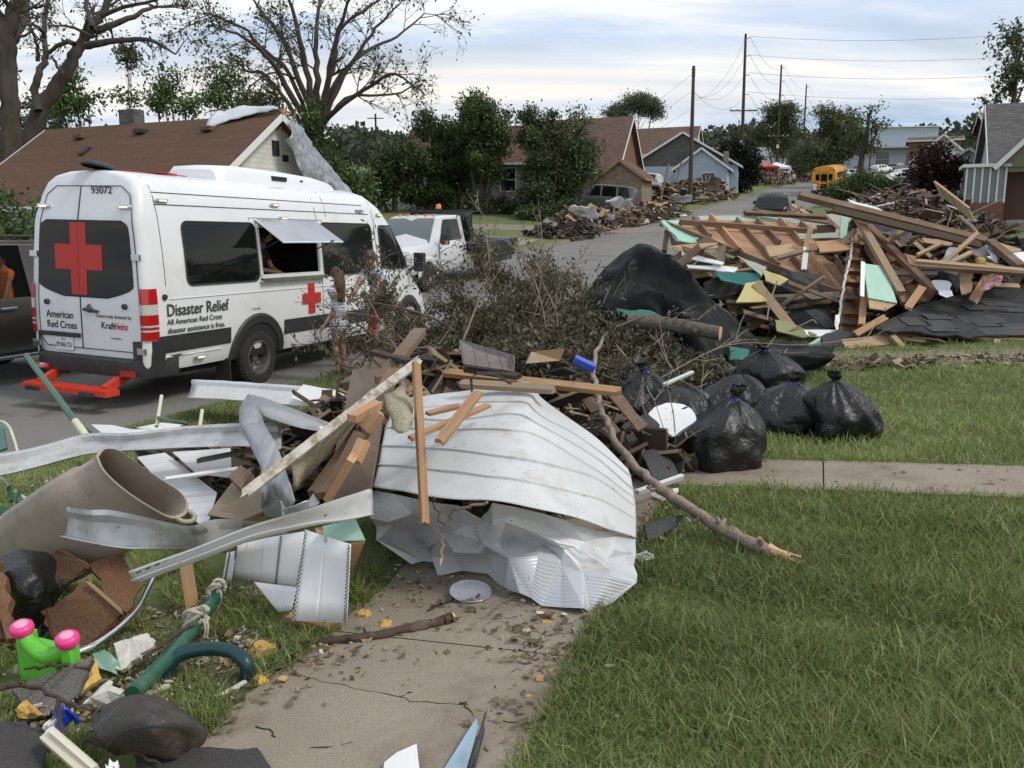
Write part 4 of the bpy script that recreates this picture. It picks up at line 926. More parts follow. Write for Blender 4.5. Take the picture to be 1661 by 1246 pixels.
def person(pos,face,h,label,shirt,pants,hair,skin=None,group=None,lhand=(.22,.06,.80),rhand=(-.22,.06,.80),bend=0.0,head=0.0,shortpants=.30,longhair=False,sleeve=.45,dress=None,female=False,step=.05,nolegs=False,detail=True):
    """local: X right, Y forward, Z up, unit height scaled by h/1.75; hands given in metres at 1.75"""
    f=V((face[0],face[1],0)).normalized(); r=V((f.y,-f.x,0)); s=h/1.75
    t=empty('person',pos,label,'person',group,mat=frame(pos,r*s,f*s,V((0,0,s))))
    sk=skin or m_skin; B=bend
    def up(x,y,z):   # bend the upper body forward about the hips
        if z<.95: return (x,y,z)
        dz=z-.95; return (x,y+dz*math.sin(B),.95+dz*math.cos(B))
    sw=.17 if female else .19; w=.86 if female else 1.0
    J=[(*up(0,0,.95),(.15*w,.105)),(*up(0,.0,1.12),(.125*w,.095)),(*up(0,-.01,1.30),(.15*w,.105)),(*up(0,-.01,1.42),(.11*w,.08)),(*up(0,.0,1.50),.052),(*up(0,.015,1.56),.052)]
    E=[(0,1),(1,2),(2,3),(3,4),(4,5)]
    for sg,hd in ((1,lhand),(-1,rhand)):
        sx=sg
        sh=up(sx*sw,-.01,1.40); hd_=hd; el=lerp3(sh,hd_,.5); L_=.27; d=math.dist(sh,hd_); bow=math.sqrt(max(0,L_*L_-d*d/4)); el=(el[0]+sx*bow*.45,el[1]-bow*.35,el[2]-bow*.6)
        k=len(J); J+=[(*sh,.062*w),(*lerp3(sh,el,.5),.050*w),(*el,.042*w),(*lerp3(el,hd_,.45),.038*w),(*lerp3(el,hd_,.92),.027*w)]
        E+=[(3,k),(k,k+1),(k+1,k+2),(k+2,k+3),(k+3,k+4)]
        dv=V(hd_)-V(el); dv.normalize(); pa=V(hd_)+dv*.055; J.append((*pa,(.036,.018))); E.append((k+4,k+5))
        side=V((1,0,0)) if abs(dv.x)<.8 else V((0,1,0)); side=(side-dv*side.dot(dv)).normalized()
        if detail:
            nrm=dv.cross(side)
            for fi,(o,l) in enumerate(((-.028,.065),(-.010,.078),(.010,.072),(.027,.055))):
                a=pa+side*o+dv*.012; b=a+dv*l*.5+nrm*.006*sx; c=b+dv*l*.42+nrm*.016*sx; m_=len(J); J+=[(*a,.0095),(*b,.0085),(*c,.007)]; E+=[(k+5,m_),(m_,m_+1),(m_+1,m_+2)]
            a=pa-side*.034-dv*.03; b=a-side*.018+dv*.03; m_=len(J); J+=[(*a,.011),(*b,.009)]; E+=[(k+5,m_),(m_,m_+1)]
    if not nolegs:
        for sx in (1,-1):
            st=step*sx; k=len(J)
            J+=[(sx*.09,.0,.90,.085*w),(sx*.095,st*.4+.01,.68,.075*w),(sx*.10,st*.6+.02,.49,.053),(sx*.10,st*.8-.0,.34,.056*w),(sx*.10,st-.01,.10,.036),(sx*.10,st-.02,.04,.036),(sx*.115,st+.10,.028,(.040,.026)),(sx*.12,st+.17,.02,(.032,.018))]
            E+=[(0,k)]+[(k+i,k+i+1) for i in range(7)]
    body=skinmesh('body',J,E,sk,t)
    # head
    hc=V(up(0,.02,1.655)); hp=head+B
    g=MB(); rows=[]
    for i in range(15):
        th=PI*i/14; z=.115*math.cos(th); row=[]
        for j in range(20):
            a=2*PI*j/20; wx=.076;wy=.092
            k=1.0
            if z<0: k=1+z*1.9*(.6 if math.sin(a)>0 else 1.3)      # jaw narrows
            x=wx*math.sin(th)*math.cos(a)*k; y=wy*math.sin(th)*math.sin(a)*k
            if math.sin(a)>.92 and abs(z+.012)<.022: y+=.020     # nose
            if math.sin(a)>.6 and .005<z<.035 and abs(abs(math.cos(a))-.38)<.16: y-=.012   # eye sockets
            if math.sin(a)>.85 and -.06<z<-.04: y+=.006
            row.append(V((x,y,z)))
        rows.append(row)
    rot=Matrix.Rotation(-hp,3,'X')
    g.grid([[hc+rot@p for p in r_] for r_ in rows],closed=True,flip=True); hd=g.build('head',sk,t,smooth=80,local=True)
    if detail:
        for sx in (1,-1):
            g=MB(); g.lathe([(.012,0),(.009,.005),(.001,.008)],hc+rot@V((sx*.030,.074,.018)),rot@V((0,1,0)),10); g.build('eye',m_blackp,hd,local=True)
            g=MB(); g.lathe([(.026,0),(.030,.006),(.022,.012),(.001,.006)],hc+rot@V((sx*.072,-.005,.0)),rot@V((sx,0,0)),10); g.build('ear',sk,hd,smooth=60,local=True)
        g=MB(); g.box(hc+rot@V((0,.083,-.052)),(.044,.008,.010)); g.build('mouth',m_redp,hd,local=True)
    g=MB(); rows=[]
    for i in range(9):
        th=PI*.60*i/8; row=[]
        for j in range(18):
            a=2*PI*j/18; back=(math.sin(a)<.35); th2=th*(1.0 if back else .62)
            rr=1.10+.03*math.sin(a*5+i)
            row.append(hc+rot@V((.076*math.sin(th2)*math.cos(a)*rr*1.02,.092*math.sin(th2)*math.sin(a)*rr-.004,.115*math.cos(th2)*rr)))
        rows.append(row)
    g.grid(rows,closed=True,flip=True)
    g.build('hair',hair,t,smooth=70,local=True)
    if longhair:
        g=MB(); rw=[]
        for i in range(12):
            z=.06-.045*i; wd=.085+.02*math.sin(i*.5); dp=-.095-.012*min(i,6); rw.append([hc+V((wd*c_ +.004*math.sin(i*3+c_*9),dp*(1-.45*abs(c_)**1.7)+.006*math.sin(c_*14),z)) for c_ in np.linspace(-1,1,15)])
        g.grid(rw); g.build('long_hair',hair,t,smooth=70,local=True,solid=.03)
    # clothes: slightly larger skins round the same bones
    if shirt:
        js=[(0,-.005,.90,(.160*w,.122)),(*J[0][:3],(.165*w,.122)),(*J[1][:3],(.140*w,.108)),(*J[2][:3],(.165*w,.118)),(*J[3][:3],(.125*w,.09)),(*up(0,0,1.475),.062)]; es=[(0,1),(1,2),(2,3),(3,4),(4,5)]
        for n_,sx in ((6,1),(6+ (6+ (14 if detail else 0)),-1)):
            a=J[n_][:3]; b=J[n_+1][:3]; c=J[n_+2][:3]; k=len(js); js+=[(*a,.076*w),(*lerp3(a,c,.35),.066*w)]; es+=[(4,k),(k,k+1)]
            if sleeve>.6: js.append((*J[n_+3][:3],.052)); es.append((k+1,k+2))
            else: js.append((*lerp3(a,c,.62),.064*w)); es.append((k+1,k+2))
        skinmesh('shirt',js,es,shirt,t)
    if pants and not nolegs:
        js=[(0,0,.97,(.160*w,.115)),(0,0,.90,(.158*w,.115))]; es=[(0,1)]
        if dress:
            js=[(0,0,1.0,(.145,.11)),(0,0,.85,(.175,.135)),(0,.01,dress,(.185,.15))]; es=[(0,1),(1,2)]
        else:
            for sx in (1,-1):
                st=step*sx; k=len(js); js+=[(sx*.092,.0,.86,.100),(sx*.097,st*.4+.01,.68,.092)]; es+=[(1,k),(k,k+1)]
                if shortpants<.2: js+=[(sx*.10,st*.6+.02,.47,.075),(sx*.10,st,.10,.062)]; es+=[(k+1,k+2),(k+2,k+3)]
                else: js+=[(sx*.10,st*.5+.015,.56,.088)]; es+=[(k+1,k+2)]
        skinmesh('shorts' if shortpants>.2 and not dress else ('skirt' if dress else 'trousers'),js,es,pants,t)
        for sx in (1,-1):
            st=step*sx; skinmesh('shoe',[(sx*.10,st-.05,.045,(.045,.040)),(sx*.11,st+.06,.040,(.050,.034)),(sx*.12,st+.18,.026,(.040,.024))],[(0,1),(1,2)],m_black,t,sub=1)
    return t
m_stripe=lines('striped_cloth',(.55,.58,.65),(.045,.06,.12),.05,.45,coord='Object',axis=2,bump=0)
m_shirtb=M('pale_blue_shirt',(.55,.60,.70),(.62,.66,.75),.8,6); m_dshirt=M('dark_shirt',(.02,.02,.025),rough=.85); m_brhair=M('brown_hair',(.055,.028,.014),(.09,.05,.025),.6,30)
m_dkhair=M('dark_hair',(.02,.012,.008),rough=.6); m_khaki=M('khaki_cloth',(.25,.21,.15),rough=.85); m_orange=M('orange_cloth',(.85,.22,.03),rough=.7); m_navy=M('navy_cloth',(.02,.03,.06),rough=.8); m_redc=M('red_cloth',(.55,.03,.03),rough=.7)
q=G(553,606); van_dir=V((-.9,.42,0))
person((q.x,q.y,T(q.x,q.y)),(-.75,.66),1.47,'girl with long brown hair and striped dress, back to us by the brush pile',m_stripe,m_stripe,m_brhair,skin=m_skin2,lhand=(-.26,.06,.82),rhand=(.24,.08,.84),longhair=True,dress=.66,female=True,head=.15)
q=G(583,596)+V((.28,.55,0)); person((q.x,q.y,T(q.x,q.y)),(-.35,-.9),1.74,'man in a pale blue shirt stooping beside the girl',m_shirtb,m_khaki,m_brhair,skin=m_skin2,bend=.42,head=.35,lhand=(.16,.62,1.02),rhand=(-.15,.60,1.00))
q=G(610,600)+V((-.02,.05,0)); person((q.x,q.y,T(q.x,q.y)),(-.8,-.5),.98,'small dark haired child in a red top standing in front of the stooping man',m_redc,m_navy,m_dkhair,skin=m_skin2,lhand=(.2,.12,.9),rhand=(-.2,.1,.9))
# worker inside the serving window: leans on the counter inside the van
Mv=frame(VO,uu,ll*.957,nn)
wp=Mv@V((2.55,.52,.50)); wf=(Mv.to_3x3()@V((.35,-1,0)))
wk=person((wp.x,wp.y,wp.z),(wf.x,wf.y),1.68,'worker in a dark shirt leaning on the counter inside the van\'s serving window',m_dshirt,m_navy,m_dkhair,bend=.35,lhand=(.10,.42,1.08),rhand=(-.12,.46,1.03),shortpants=.1)
sm=at_dir(sp,-SD[0],-SD[1]); _i=sm.inverted(); _o=_i@EYEV; _d=(_i.to_3x3()@ray(4,455)); _q=_o+_d*((.62-_o.y)/_d.y); dp=sm@V((_q.x-.12,.50,_q.z-.98)); person((dp.x,dp.y,dp.z),(-SD[0],-SD[1]),1.35,'passenger in an orange shirt sitting in the dark brown SUV',m_orange,m_navy,m_dkhair,nolegs=True,lhand=(.2,.2,.9),rhand=(-.2,.2,.9))
for px,py,y,sh,lb in ((1241,302,118,m_dshirt,'person in a dark shirt standing left of the red canopy'),(1249,300,120,m_navy,'person in navy standing under the front of the red canopy'),(1287,296,128,m_shirtb,'person in a pale shirt walking on the verge beyond the third utility pole'),(1322,284,86,m_shirtb,'person in a white shirt standing on the back step of the school bus')):
    q=P(px,py,y); z=T(q.x,q.y); person((q.x,q.y,z),(random.Random(px).uniform(-1,1),-1),1.75,lb,sh,m_navy,m_dkhair,shortpants=.1,detail=False)
# ------------------------------------------------ houses
rd=random.Random(11)
m_trim=M('white_trim',(.70,.70,.68),rough=.6,dirt=(.45,.43,.38),dscale=2,dth=(.6,.9))
m_pane=M('window_pane',(.02,.025,.03),rough=.06,spec=.8)
m_osb=M('boarding',(.42,.27,.12),(.50,.34,.17),.8,7,fine=(40,(.28,.17,.08)))
m_sid_w=lines('white_siding',(.60,.59,.54),(.25,.25,.23),.16,.10,col2=(.72,.71,.66),dirt=(.42,.38,.30),dth=(.62,.9))
m_sid_t=lines('tan_siding',(.40,.38,.33),(.16,.15,.13),.16,.10,dirt=(.25,.22,.18),dth=(.6,.9))
m_sid_b=lines('blue_siding',(.36,.44,.52),(.16,.20,.25),.16,.10,col2=(.42,.50,.57),dirt=(.30,.32,.32),dth=(.6,.9))
m_sid_g=lines('grey_blue_siding',(.48,.53,.58),(.22,.25,.28),.13,.10,dirt=(.35,.36,.36),dth=(.6,.9))
m_brick=lines('tan_brick',(.27,.215,.16),(.18,.155,.13),.09,.12,vert=.25,stag=.5,vary=.25,col2=(.23,.175,.13),bump=.3)
m_sh_br=lines('brown_shingles',(.105,.060,.038),(.052,.031,.023),.14,.20,vert=.95,stag=.37,vary=.10,col2=(.135,.076,.047),dirt=(.070,.045,.033),dscale=.35,dth=(.5,.8),rough=.95,bump=.4)
m_sh_gr=lines('grey_shingles',(.105,.10,.10),(.05,.05,.05),.14,.16,vert=.30,stag=.37,vary=.2,col2=(.14,.135,.13),dirt=(.08,.07,.06),dscale=.5,rough=.95,bump=.4)
m_sh_db=lines('dark_brown_shingles',(.13,.085,.065),(.06,.04,.03),.14,.16,vert=.30,stag=.37,vary=.2,dirt=(.17,.11,.09),dscale=.5,rough=.95,bump=.4)
m_bare=M('bare_sheathing',(.15,.075,.05),(.19,.10,.065),.9,3,dirt=(.09,.055,.04))
m_tarp_s=M('silver_tarp',(.42,.44,.47),(.20,.22,.25),.4,5,bump=1.0,bscale=8,metal=.2)
m_tarp_w=M('white_plastic_sheet',(.62,.65,.70),(.72,.74,.78),.35,3,bump=.8,bscale=9)
def quad(g,a,b,c,d,u0=0,v0=0):
    a,b,c,d=V(a),V(b),V(c),V(d); w=(b-a).length; h=(d-a).length; w2=(c-d).length; sh=(d-a).dot((b-a).normalized())
    hh=math.sqrt(max(0,h*h-sh*sh)); g.poly([a,b,c,d],[(u0,v0),(u0+w,v0),(u0+sh+w2,v0+hh),(u0+sh,v0+hh)])
def house(name,label,mat4,w,d,hw,hr,mw,mr,wins=(),oh=.35,mtrim=None,group=None,cat='house',gablemat=None,chim=None,hip=0,base=.3,missing=()):
    """X along the ridge, Y across; gables at x=+-w/2"""
    t=empty(name,(0,0,0),label,cat,group,mat=mat4); tm=mtrim or m_trim
    g=MB(); x,y=w/2,d/2
    for a,b in (((-x,-y),(x,-y)),((x,-y),(x,y)),((x,y),(-x,y)),((-x,y),(-x,-y))): quad(g,(*a,-base-1.5),(*b,-base-1.5),(*b,hw),(*a,hw))
    g.build('wall',mw,t,local=True)
    if not hip:
        for s in (-1,1):
            g=MB(); P_=[V((s*x,-y*s*-1*-1,hw)),V((s*x,y*s,hw)),V((s*x,0,hw+hr))]
            P_=[V((s*x,-s*y,hw)),V((s*x,s*y,hw)),V((s*x,0,hw+hr))]
            g.poly(P_,[(0,hw),(d,hw),(d/2,hw+hr)]); g.build('gable',gablemat or mw,t,local=True)
    g=MB(); k=hr/y; th=.10
    for s in (-1,1):
        if s in missing: continue
        ex=x+oh; ey=y+oh; zl=hw-k*oh; rx=ex-hip*(y+oh)
        a,b,c,e=V((-ex*1,s*ey,zl+.10)),V((ex,s*ey,zl+.10)),V((rx,0,hw+hr+.10)),V((-rx,0,hw+hr+.10))
        if s>0: a,b,c,e=b,a,e,c
        quad(g,a,b,c,e); dn=V((0,0,-th)); quad(g,b+dn,a+dn,e+dn,c+dn); quad(g,a+dn,b+dn,b,a); quad(g,a,e,e+dn,a+dn); quad(g,c,b,b+dn,c+dn)
    if hip:
        for s in (-1,1):
            a,b,c=V((s*(x+oh),-s*(y+oh),hw-k*oh+.1)),V((s*(x+oh),s*(y+oh),hw-k*oh+.1)),V((s*(x+oh-hip*(y+oh)),0,hw+hr+.1))
            g.poly([a,b,c],[(0,0),((b-a).length,0),((b-a).length/2,y*1.2)])
    rf=g.build('roof',mr,t,local=True)
    if not hip:
        for s in (-1,1):
            for q in (-1,1):
                if q in missing: continue
                g=MB(); g.plank(V((s*(x+oh+.015),q*(y+oh),hw-k*oh+.0)),V((s*(x+oh+.015),0,hw+hr+.0)),.03,.20,up=(0,-q*k,1) if 0 else V((0,0,1))); g.build('rake_board',tm,rf,local=True)
    for s in (-1,1):
        g=MB(); g.box((0,s*(y+oh),hw-k*oh+.0),(w+2*oh,.05,.16)); g.build('fascia',tm,rf,local=True)
    for (sd_,u,z,ww,hh,kind) in wins:
        ax={'f':(V((1,0,0)),V((0,-1,0)),V((u,-y,z))),'b':(V((-1,0,0)),V((0,1,0)),V((-u,y,z))),'l':(V((0,-1,0)),V((-1,0,0)),V((-x,-u,z))),'r':(V((0,1,0)),V((1,0,0)),V((x,u,z)))}[sd_]
        A,Nn,c=ax; Z=V((0,0,1))
        if kind=='door':
            g=MB(); g.box(c+Nn*.03,(ww,.05,hh),(A,Nn,Z)); dd=g.build('door',M('brown_door',(.10,.045,.03),rough=.6) if 'm_door' not in globals() else m_door,t,local=True)
            g=MB(); 
            for q in (-1,1): g.box(c+Nn*.05+A*q*(ww/2+.05),(.09,.06,hh+.1),(A,Nn,Z))
            g.box(c+Nn*.05+Z*(hh/2+.05),(ww+.2,.06,.09),(A,Nn,Z)); g.build('door_frame',tm,dd,local=True); continue
        g=MB(); g.box(c+Nn*.012,(ww,.03,hh),(A,Nn,Z)); wn=g.build('window',m_osb if kind=='board' else m_pane,t,local=True)
        g=MB()
        for q in (-1,1):
            g.box(c+Nn*.035+A*q*(ww/2+.04),(.08,.06,hh+.16),(A,Nn,Z)); g.box(c+Nn*.033+Z*q*(hh/2+.04),(ww+.0,.06,.08),(A,Nn,Z))
        if kind!='board': g.box(c+Nn*.035,(ww,.03,.05),(A,Nn,Z))
        g.build('window_frame',tm,wn,local=True)
        if kind=='shut':
            for q in (-1,1): g=MB(); g.box(c+Nn*.03+A*q*(ww/2+.30),(.36,.04,hh+.1),(A,Nn,Z)); g.build('shutter',m_blackp,wn,local=True)
    if chim:
        g=MB(); g.box(chim,(.5,.5,1.3)); g.build('chimney',m_brick,rf,local=True)
    return t
def hmat(x,y,z,dx,dy):
    X=V((dx,dy,0)).normalized(); Z=V((0,0,1)); return frame(V((x,y,z)),X,Z.cross(X),Z)
m_door=M('brown_door',(.085,.035,.025),rough=.6)
# brown roofed house behind the van: ridge square to the street
z0=.9; Rr=V((-7.8,30.0,0)); ndir=V((-.92,.39,0)).normalized(); c=Rr+ndir*5.3
H1=house('brown_roof_house','single storey house with a long brown shingle roof and torn grey tarp, behind the van',hmat(c.x,c.y,z0,-ndir.x,-ndir.y),10.3,8.0,2.15,2.76,m_sid_w,m_sh_br,[('r',-1.4,1.3,.9,1.1,'w')],oh=.35)
def H1L(u,v,w_=0):   # local point on the near (street-facing-us) slope; u along ridge, v across (negative = near side)
    return V((u,v,2.15+2.76*(1-abs(v)/4.0)+.12+w_))
for u,v,mt,lb in ((-2.9,-.75,m_sh_db,'roof_vent'),(-.1,-.65,m_black,'roof_vent'),(3.0,-.75,m_sh_db,'roof_vent')):
    g=MB(); g.box(H1L(u,v,.06),(.42,.35,.16)); g.build(lb,mt,H1,local=True,bev=.02)
g=MB(); g.box(H1L(-1.8,-1.6,.03),(.22,.5,.04),(V((1,0,0)),V((0,.823,.568)),V((0,-.568,.823)))); g.build('roof_hole',m_int,H1,local=True)
g=MB(); g.box(H1L(-1.4,.25,.30),(.75,.5,.75)); g.build('chimney',m_sh_gr,H1,local=True,bev=.02)
def drape(ctrl,nu,nv,amp,seed,fr=2.2):
    gr=interp_grid(ctrl,nu,nv); out=[]
    for r in gr:
        out.append([p+V((mn.noise(p*fr+V((seed,0,0))),mn.noise(p*fr+V((0,seed,0))),mn.noise(p*fr+V((0,0,seed)))))*amp for p in r])
    return out
g=MB(); g.grid(drape([[H1L(2.9,.3,.12),H1L(3.9,.3,.2),H1L(4.9,.3,.15),H1L(5.4,.3,.1)],[H1L(2.8,0,.2),H1L(3.9,0,.3),H1L(4.9,0,.25),H1L(5.4,0,.1)],[H1L(2.7,-.6,.05),H1L(3.7,-.4,.09),H1L(4.8,-.15,.14),H1L(5.4,-.05,.1)]],5,4,.10,3)); g.build('ridge_sheet',m_tarp_w,H1,local=True,smooth=50,solid=.01)
xx=5.62
g=MB(); g.grid(drape([[V((xx,.2,4.9)),V((xx,.9,4.55)),V((xx,1.8,3.9)),V((xx,2.9,3.2)),V((xx,3.9,2.5)),V((xx,4.9,2.0))],[V((xx+.15,0,4.4)),V((xx+.2,.6,3.9)),V((xx+.25,1.4,3.2)),V((xx+.3,2.4,2.7)),V((xx+.3,3.5,2.2)),V((xx+.4,4.8,1.6))],[V((xx+.1,-.2,4.1)),V((xx+.15,.3,3.4)),V((xx+.25,1.0,2.7)),V((xx+.3,2.2,2.35)),V((xx+.3,3.4,1.95)),V((xx+.4,4.7,1.2))]],6,6,.14,9,2.5)); g.build('torn_tarp',m_tarp_s,H1,local=True,smooth=40,solid=.012)
g=MB(); g.box((5.16,.0,3.9),(.05,.35,.5)); g.box((5.16,.5,3.6),(.05,.3,.22)); g.build('gable_hole',m_int,H1,local=True)
g=MB()
for i in range(8): a=V((5.2,.3+rd.uniform(-.3,.5),4.5)); g.plank(a,a+V((rd.uniform(0,.1),rd.uniform(-.1,.5),rd.uniform(.4,1.1))),.07,.03,jag=.1)
g.build('broken_rafter',wood('splintered_wood',(.40,.27,.15),(.30,.19,.10)),H1,local=True)
# house behind the trees in the middle
q=onG(800,63); house('tree_screened_house','low house with tan siding and brown roof, screened by the dark trees',hmat(q.x,q.y+3,q.z+.1,.98,-.18),11.5,9,3.0,2.7,m_sid_t,m_sh_br,[('f',2.0,1.7,1.0,1.5,'w'),('f',-1.5,1.5,1.0,1.2,'w')],oh=.4)
q=onG(905,63); house('cream_shed','narrow cream sided lean-to beside the dark trees',hmat(q.x,q.y+1,q.z,.5,.86),3,1.6,2.6,.5,m_sid_w,m_sh_br,[],oh=.15,cat='shed')
# tan brick house
q=onG(965,72); Hb=house('brick_house','tan brick house with a steep brown roof and broken open gable',hmat(q.x-1.0,q.y+3,q.z,.93,-.36),8.5,8.5,2.7,4.2,m_brick,m_sh_db,[('f',-1.8,1.5,1.6,1.3,'w')],oh=.4,gablemat=m_bare)
q=onG(1020,68); house('porch_wing','small tan brick porch wing with a low brown gabled roof',hmat(q.x,q.y+1.6,q.z,.36,.93),3.6,3.4,2.4,1.2,m_brick,m_sh_db,[],oh=.35,mtrim=wood('raw_trim',(.45,.30,.16),(.36,.23,.12)))
q=onG(1120,95); house('blue_house','light blue house with boarded windows and a torn black roof',hmat(q.x+.5,q.y+4,prof(q.y)+.3,.30,.95),10,11.5,2.7,3.4,m_sid_b,M('torn_felt',(.035,.035,.035),(.12,.11,.10),.9,1.2),[('l',4.0,1.5,1.1,1.5,'board'),('l',1.2,1.5,1.3,1.5,'board'),('l',-4.5,1.6,1.0,1.3,'w')],oh=.4,gablemat=m_sh_gr)
q=onG(1150,90); house('blue_porch_gable','small blue gabled wing in front of the blue house',hmat(q.x,q.y+2.5,prof(q.y)+.3,.30,.95),5,5.2,2.7,1.9,m_sid_b,m_sh_gr,[('l',0.8,1.5,1.1,1.3,'w')],oh=.35,chim=V((-2.2,-2.4,3.6)))
q=onG(1070,120); house('damaged_roof_house','house with a patchy brown roof and blue tarp scrap behind the blue house',hmat(q.x,q.y+4,prof(q.y)+1.5,.93,-.36),12,9,3,3.6,m_sid_t,m_sh_db,[],oh=.3)
q=P(1190,240,255); z=T(q.x,q.y)
m_met=lines('corrugated_metal',(.36,.37,.38),(.25,.26,.27),.9,.1,axis=0,dirt=(.28,.27,.26),dth=(.55,.9)); m_metb=lines('blue_grey_metal',(.36,.42,.48),(.26,.31,.36),.8,.1,axis=0,dirt=(.3,.33,.36),dth=(.5,.9))
house('long_warehouse','long low grey warehouse on the rise behind the blue house',hmat(q.x-16,q.y+10,z-2,1,.05),78,30,q.z-z-.5,3.5,m_met,M('grey_metal_roof',(.17,.17,.17),(.21,.21,.21),.7,.05),[],oh=.3,cat='warehouse')
# right-hand houses
def rhouse(px,y,dy,name,label,ax,w,d,hw,hr,mw,mr,wins=(),dz=0,**k):
    q=onG(px,y); return house(name,label,hmat(q.x,q.y+dy,q.z+dz,*ax),w,d,hw,hr,mw,mr,wins,**k)
AX=(.92,-.39); AY=(.39,.92)
m_dkbrick=M('dark_red_brick',(.16,.07,.05),(.21,.10,.07),.9,5,dirt=(.1,.06,.05))
q=V((27.6,42.0,0)); q.z=T(q.x,q.y)-.35
HR=house('porch_house','grey blue sided house with a boarded porch and gabled entry at the right edge',hmat(q.x,q.y,q.z+.35,*AX),9.0,7.5,2.6,3.0,m_sid_g,m_sh_gr,[('f',-3.55,1.2,.95,2.1,'door'),('f',-2.35,1.3,1.0,1.9,'board')],oh=.3)
g=MB(); Mi=hmat(q.x,q.y,q.z+.35,*AX)
g.box((-1.9,-4.6,2.75),(1,1,.01)); g.v=[]; g.f=[];g.uv=[];g.mi=[]
for s in (-1,1): g.slab([V((-3.2+s*1.5,-5.4,2.35)),V((-3.2+s*1.5,-3.2,2.35)),V((-3.2,-3.2,3.95)),V((-3.2,-5.4,3.95))],.10)
g.build('entry_gable_roof',m_sh_gr,HR,local=True)
for s in (-1,1): g=MB(); g.plank(V((-3.2+s*1.5,-5.43,2.33)),V((-3.2,-5.43,3.93)),.03,.2); g.build('rake_board',m_trim,HR,local=True)
g=MB(); g.poly([V((-4.6,-5.2,2.4)),V((-1.8,-5.2,2.4)),V((-3.2,-5.2,3.85))],[(0,0),(2.8,0),(1.4,1.5)]); g.build('entry_gable',M('olive_gable',(.16,.16,.10),rough=.8),HR,local=True)
g=MB(); g.box((-4.95,-4.0,2.50),(1.9,2.4,.14)); g.build('porch_roof',m_trim,HR,local=True)
g=MB(); g.box((-4.95,-4.0,.45),(1.6,2.1,.9)); g.build('porch_wall',m_dkbrick,HR,local=True)
for k in range(6): g=MB(); g.box((-5.72+k*.31,-5.02,1.68),(.07,.07,1.60)); g.build('porch_mullion',m_trim,HR,local=True)
g=MB(); g.box((-4.95,-4.0,1.68),(1.5,1.95,1.55)); g.build('porch_glazing',M('porch_glass',(.16,.18,.19),rough=.15),HR,local=True)
g=MB(); g.box((-4.2,-4.6,-.15),(2.2,1.4,.30)); g.box((-5.2,-5.2,-.25),(3.8,1.4,.25)); g.build('porch_steps',m_kerb,HR,local=True)
rhouse(1790,52,3,'grey_hip_house','house with a big grey shingle roof behind the porch house',AX,9,10,2.6,2.5,m_sid_g,m_sh_gr,dz=.4)
rhouse(1745,62,3,'brown_wall_house','taller house stripped to brown sheathing, rising behind the grey roof',AX,9.5,9,5.0,1.1,m_bare,m_bare,dz=.5)
rhouse(1592,72,3,'shuttered_house','small light grey house with a black shuttered window',AY,6,4.4,2.6,1.5,m_sid_g,m_sh_gr,[('l',.2,1.55,1.0,1.3,'shut')],dz=-.15)
rhouse(1545,92,3,'grey_gable_house','light house with a grey gabled roof beside the dark red leaved tree',AY,8,5.4,2.6,2.4,m_sid_w,m_sh_gr,dz=.3)
rhouse(1530,115,3,'stripped_brown_house','house with bare brown wall panels behind the grey gabled house',AX,6,6,5.0,.6,m_bare,m_sh_db,dz=.2)
q=P(1462,262,215); z=T(q.x,q.y); I_=house('industrial_building','two level blue grey metal industrial building on the hill',hmat(q.x,q.y+8,z,1,-.1),17,18,9.5,.7,m_metb,M('pale_metal_roof',(.50,.52,.54),rough=.5),[('f',-4,2.0,3.2,3.6,'w'),('f',3,2.0,3.2,3.6,'w')],oh=.4,cat='building')
g=MB(); g.box((1,-10.6,4.6),(19,3.4,.35)); g.build('canopy_roof',m_met,I_,local=True)
# red canopies and stalls
def canopy(px,py,y,label,mat,s=1.0):
    q=P(px,py,y); z=T(q.x,q.y); t=empty('canopy',(q.x,q.y,z),label,'canopy','pop up canopies by the street')
    g=MB(); a=1.5*s; c=V((q.x,q.y,z+3.0))
    for i in range(4):
        A=[(-a,-a),(a,-a),(a,a),(-a,a)]; p,r_=A[i],A[(i+1)%4]; g.poly([V((q.x+p[0],q.y+p[1],z+2.2)),V((q.x+r_[0],q.y+r_[1],z+2.2)),c]); g.poly([V((q.x+p[0],q.y+p[1],z+1.95)),V((q.x+r_[0],q.y+r_[1],z+1.95)),V((q.x+r_[0],q.y+r_[1],z+2.2)),V((q.x+p[0],q.y+p[1],z+2.2))])
    g.build('top',mat,t)
    for sx in (-1,1):
        for sy in (-1,1): g=MB(); g.tube([V((q.x+sx*a*.96,q.y+sy*a*.96,z)),V((q.x+sx*a*.96,q.y+sy*a*.96,z+2.1))],.03,6); g.build('leg',m_silver,t)
canopy(1237,287,125,'red pop up canopy beside the street beyond the round bush',m_redp,1.2); canopy(1258,284,128,'white pop up canopy right of the red one',m_white,1.1)
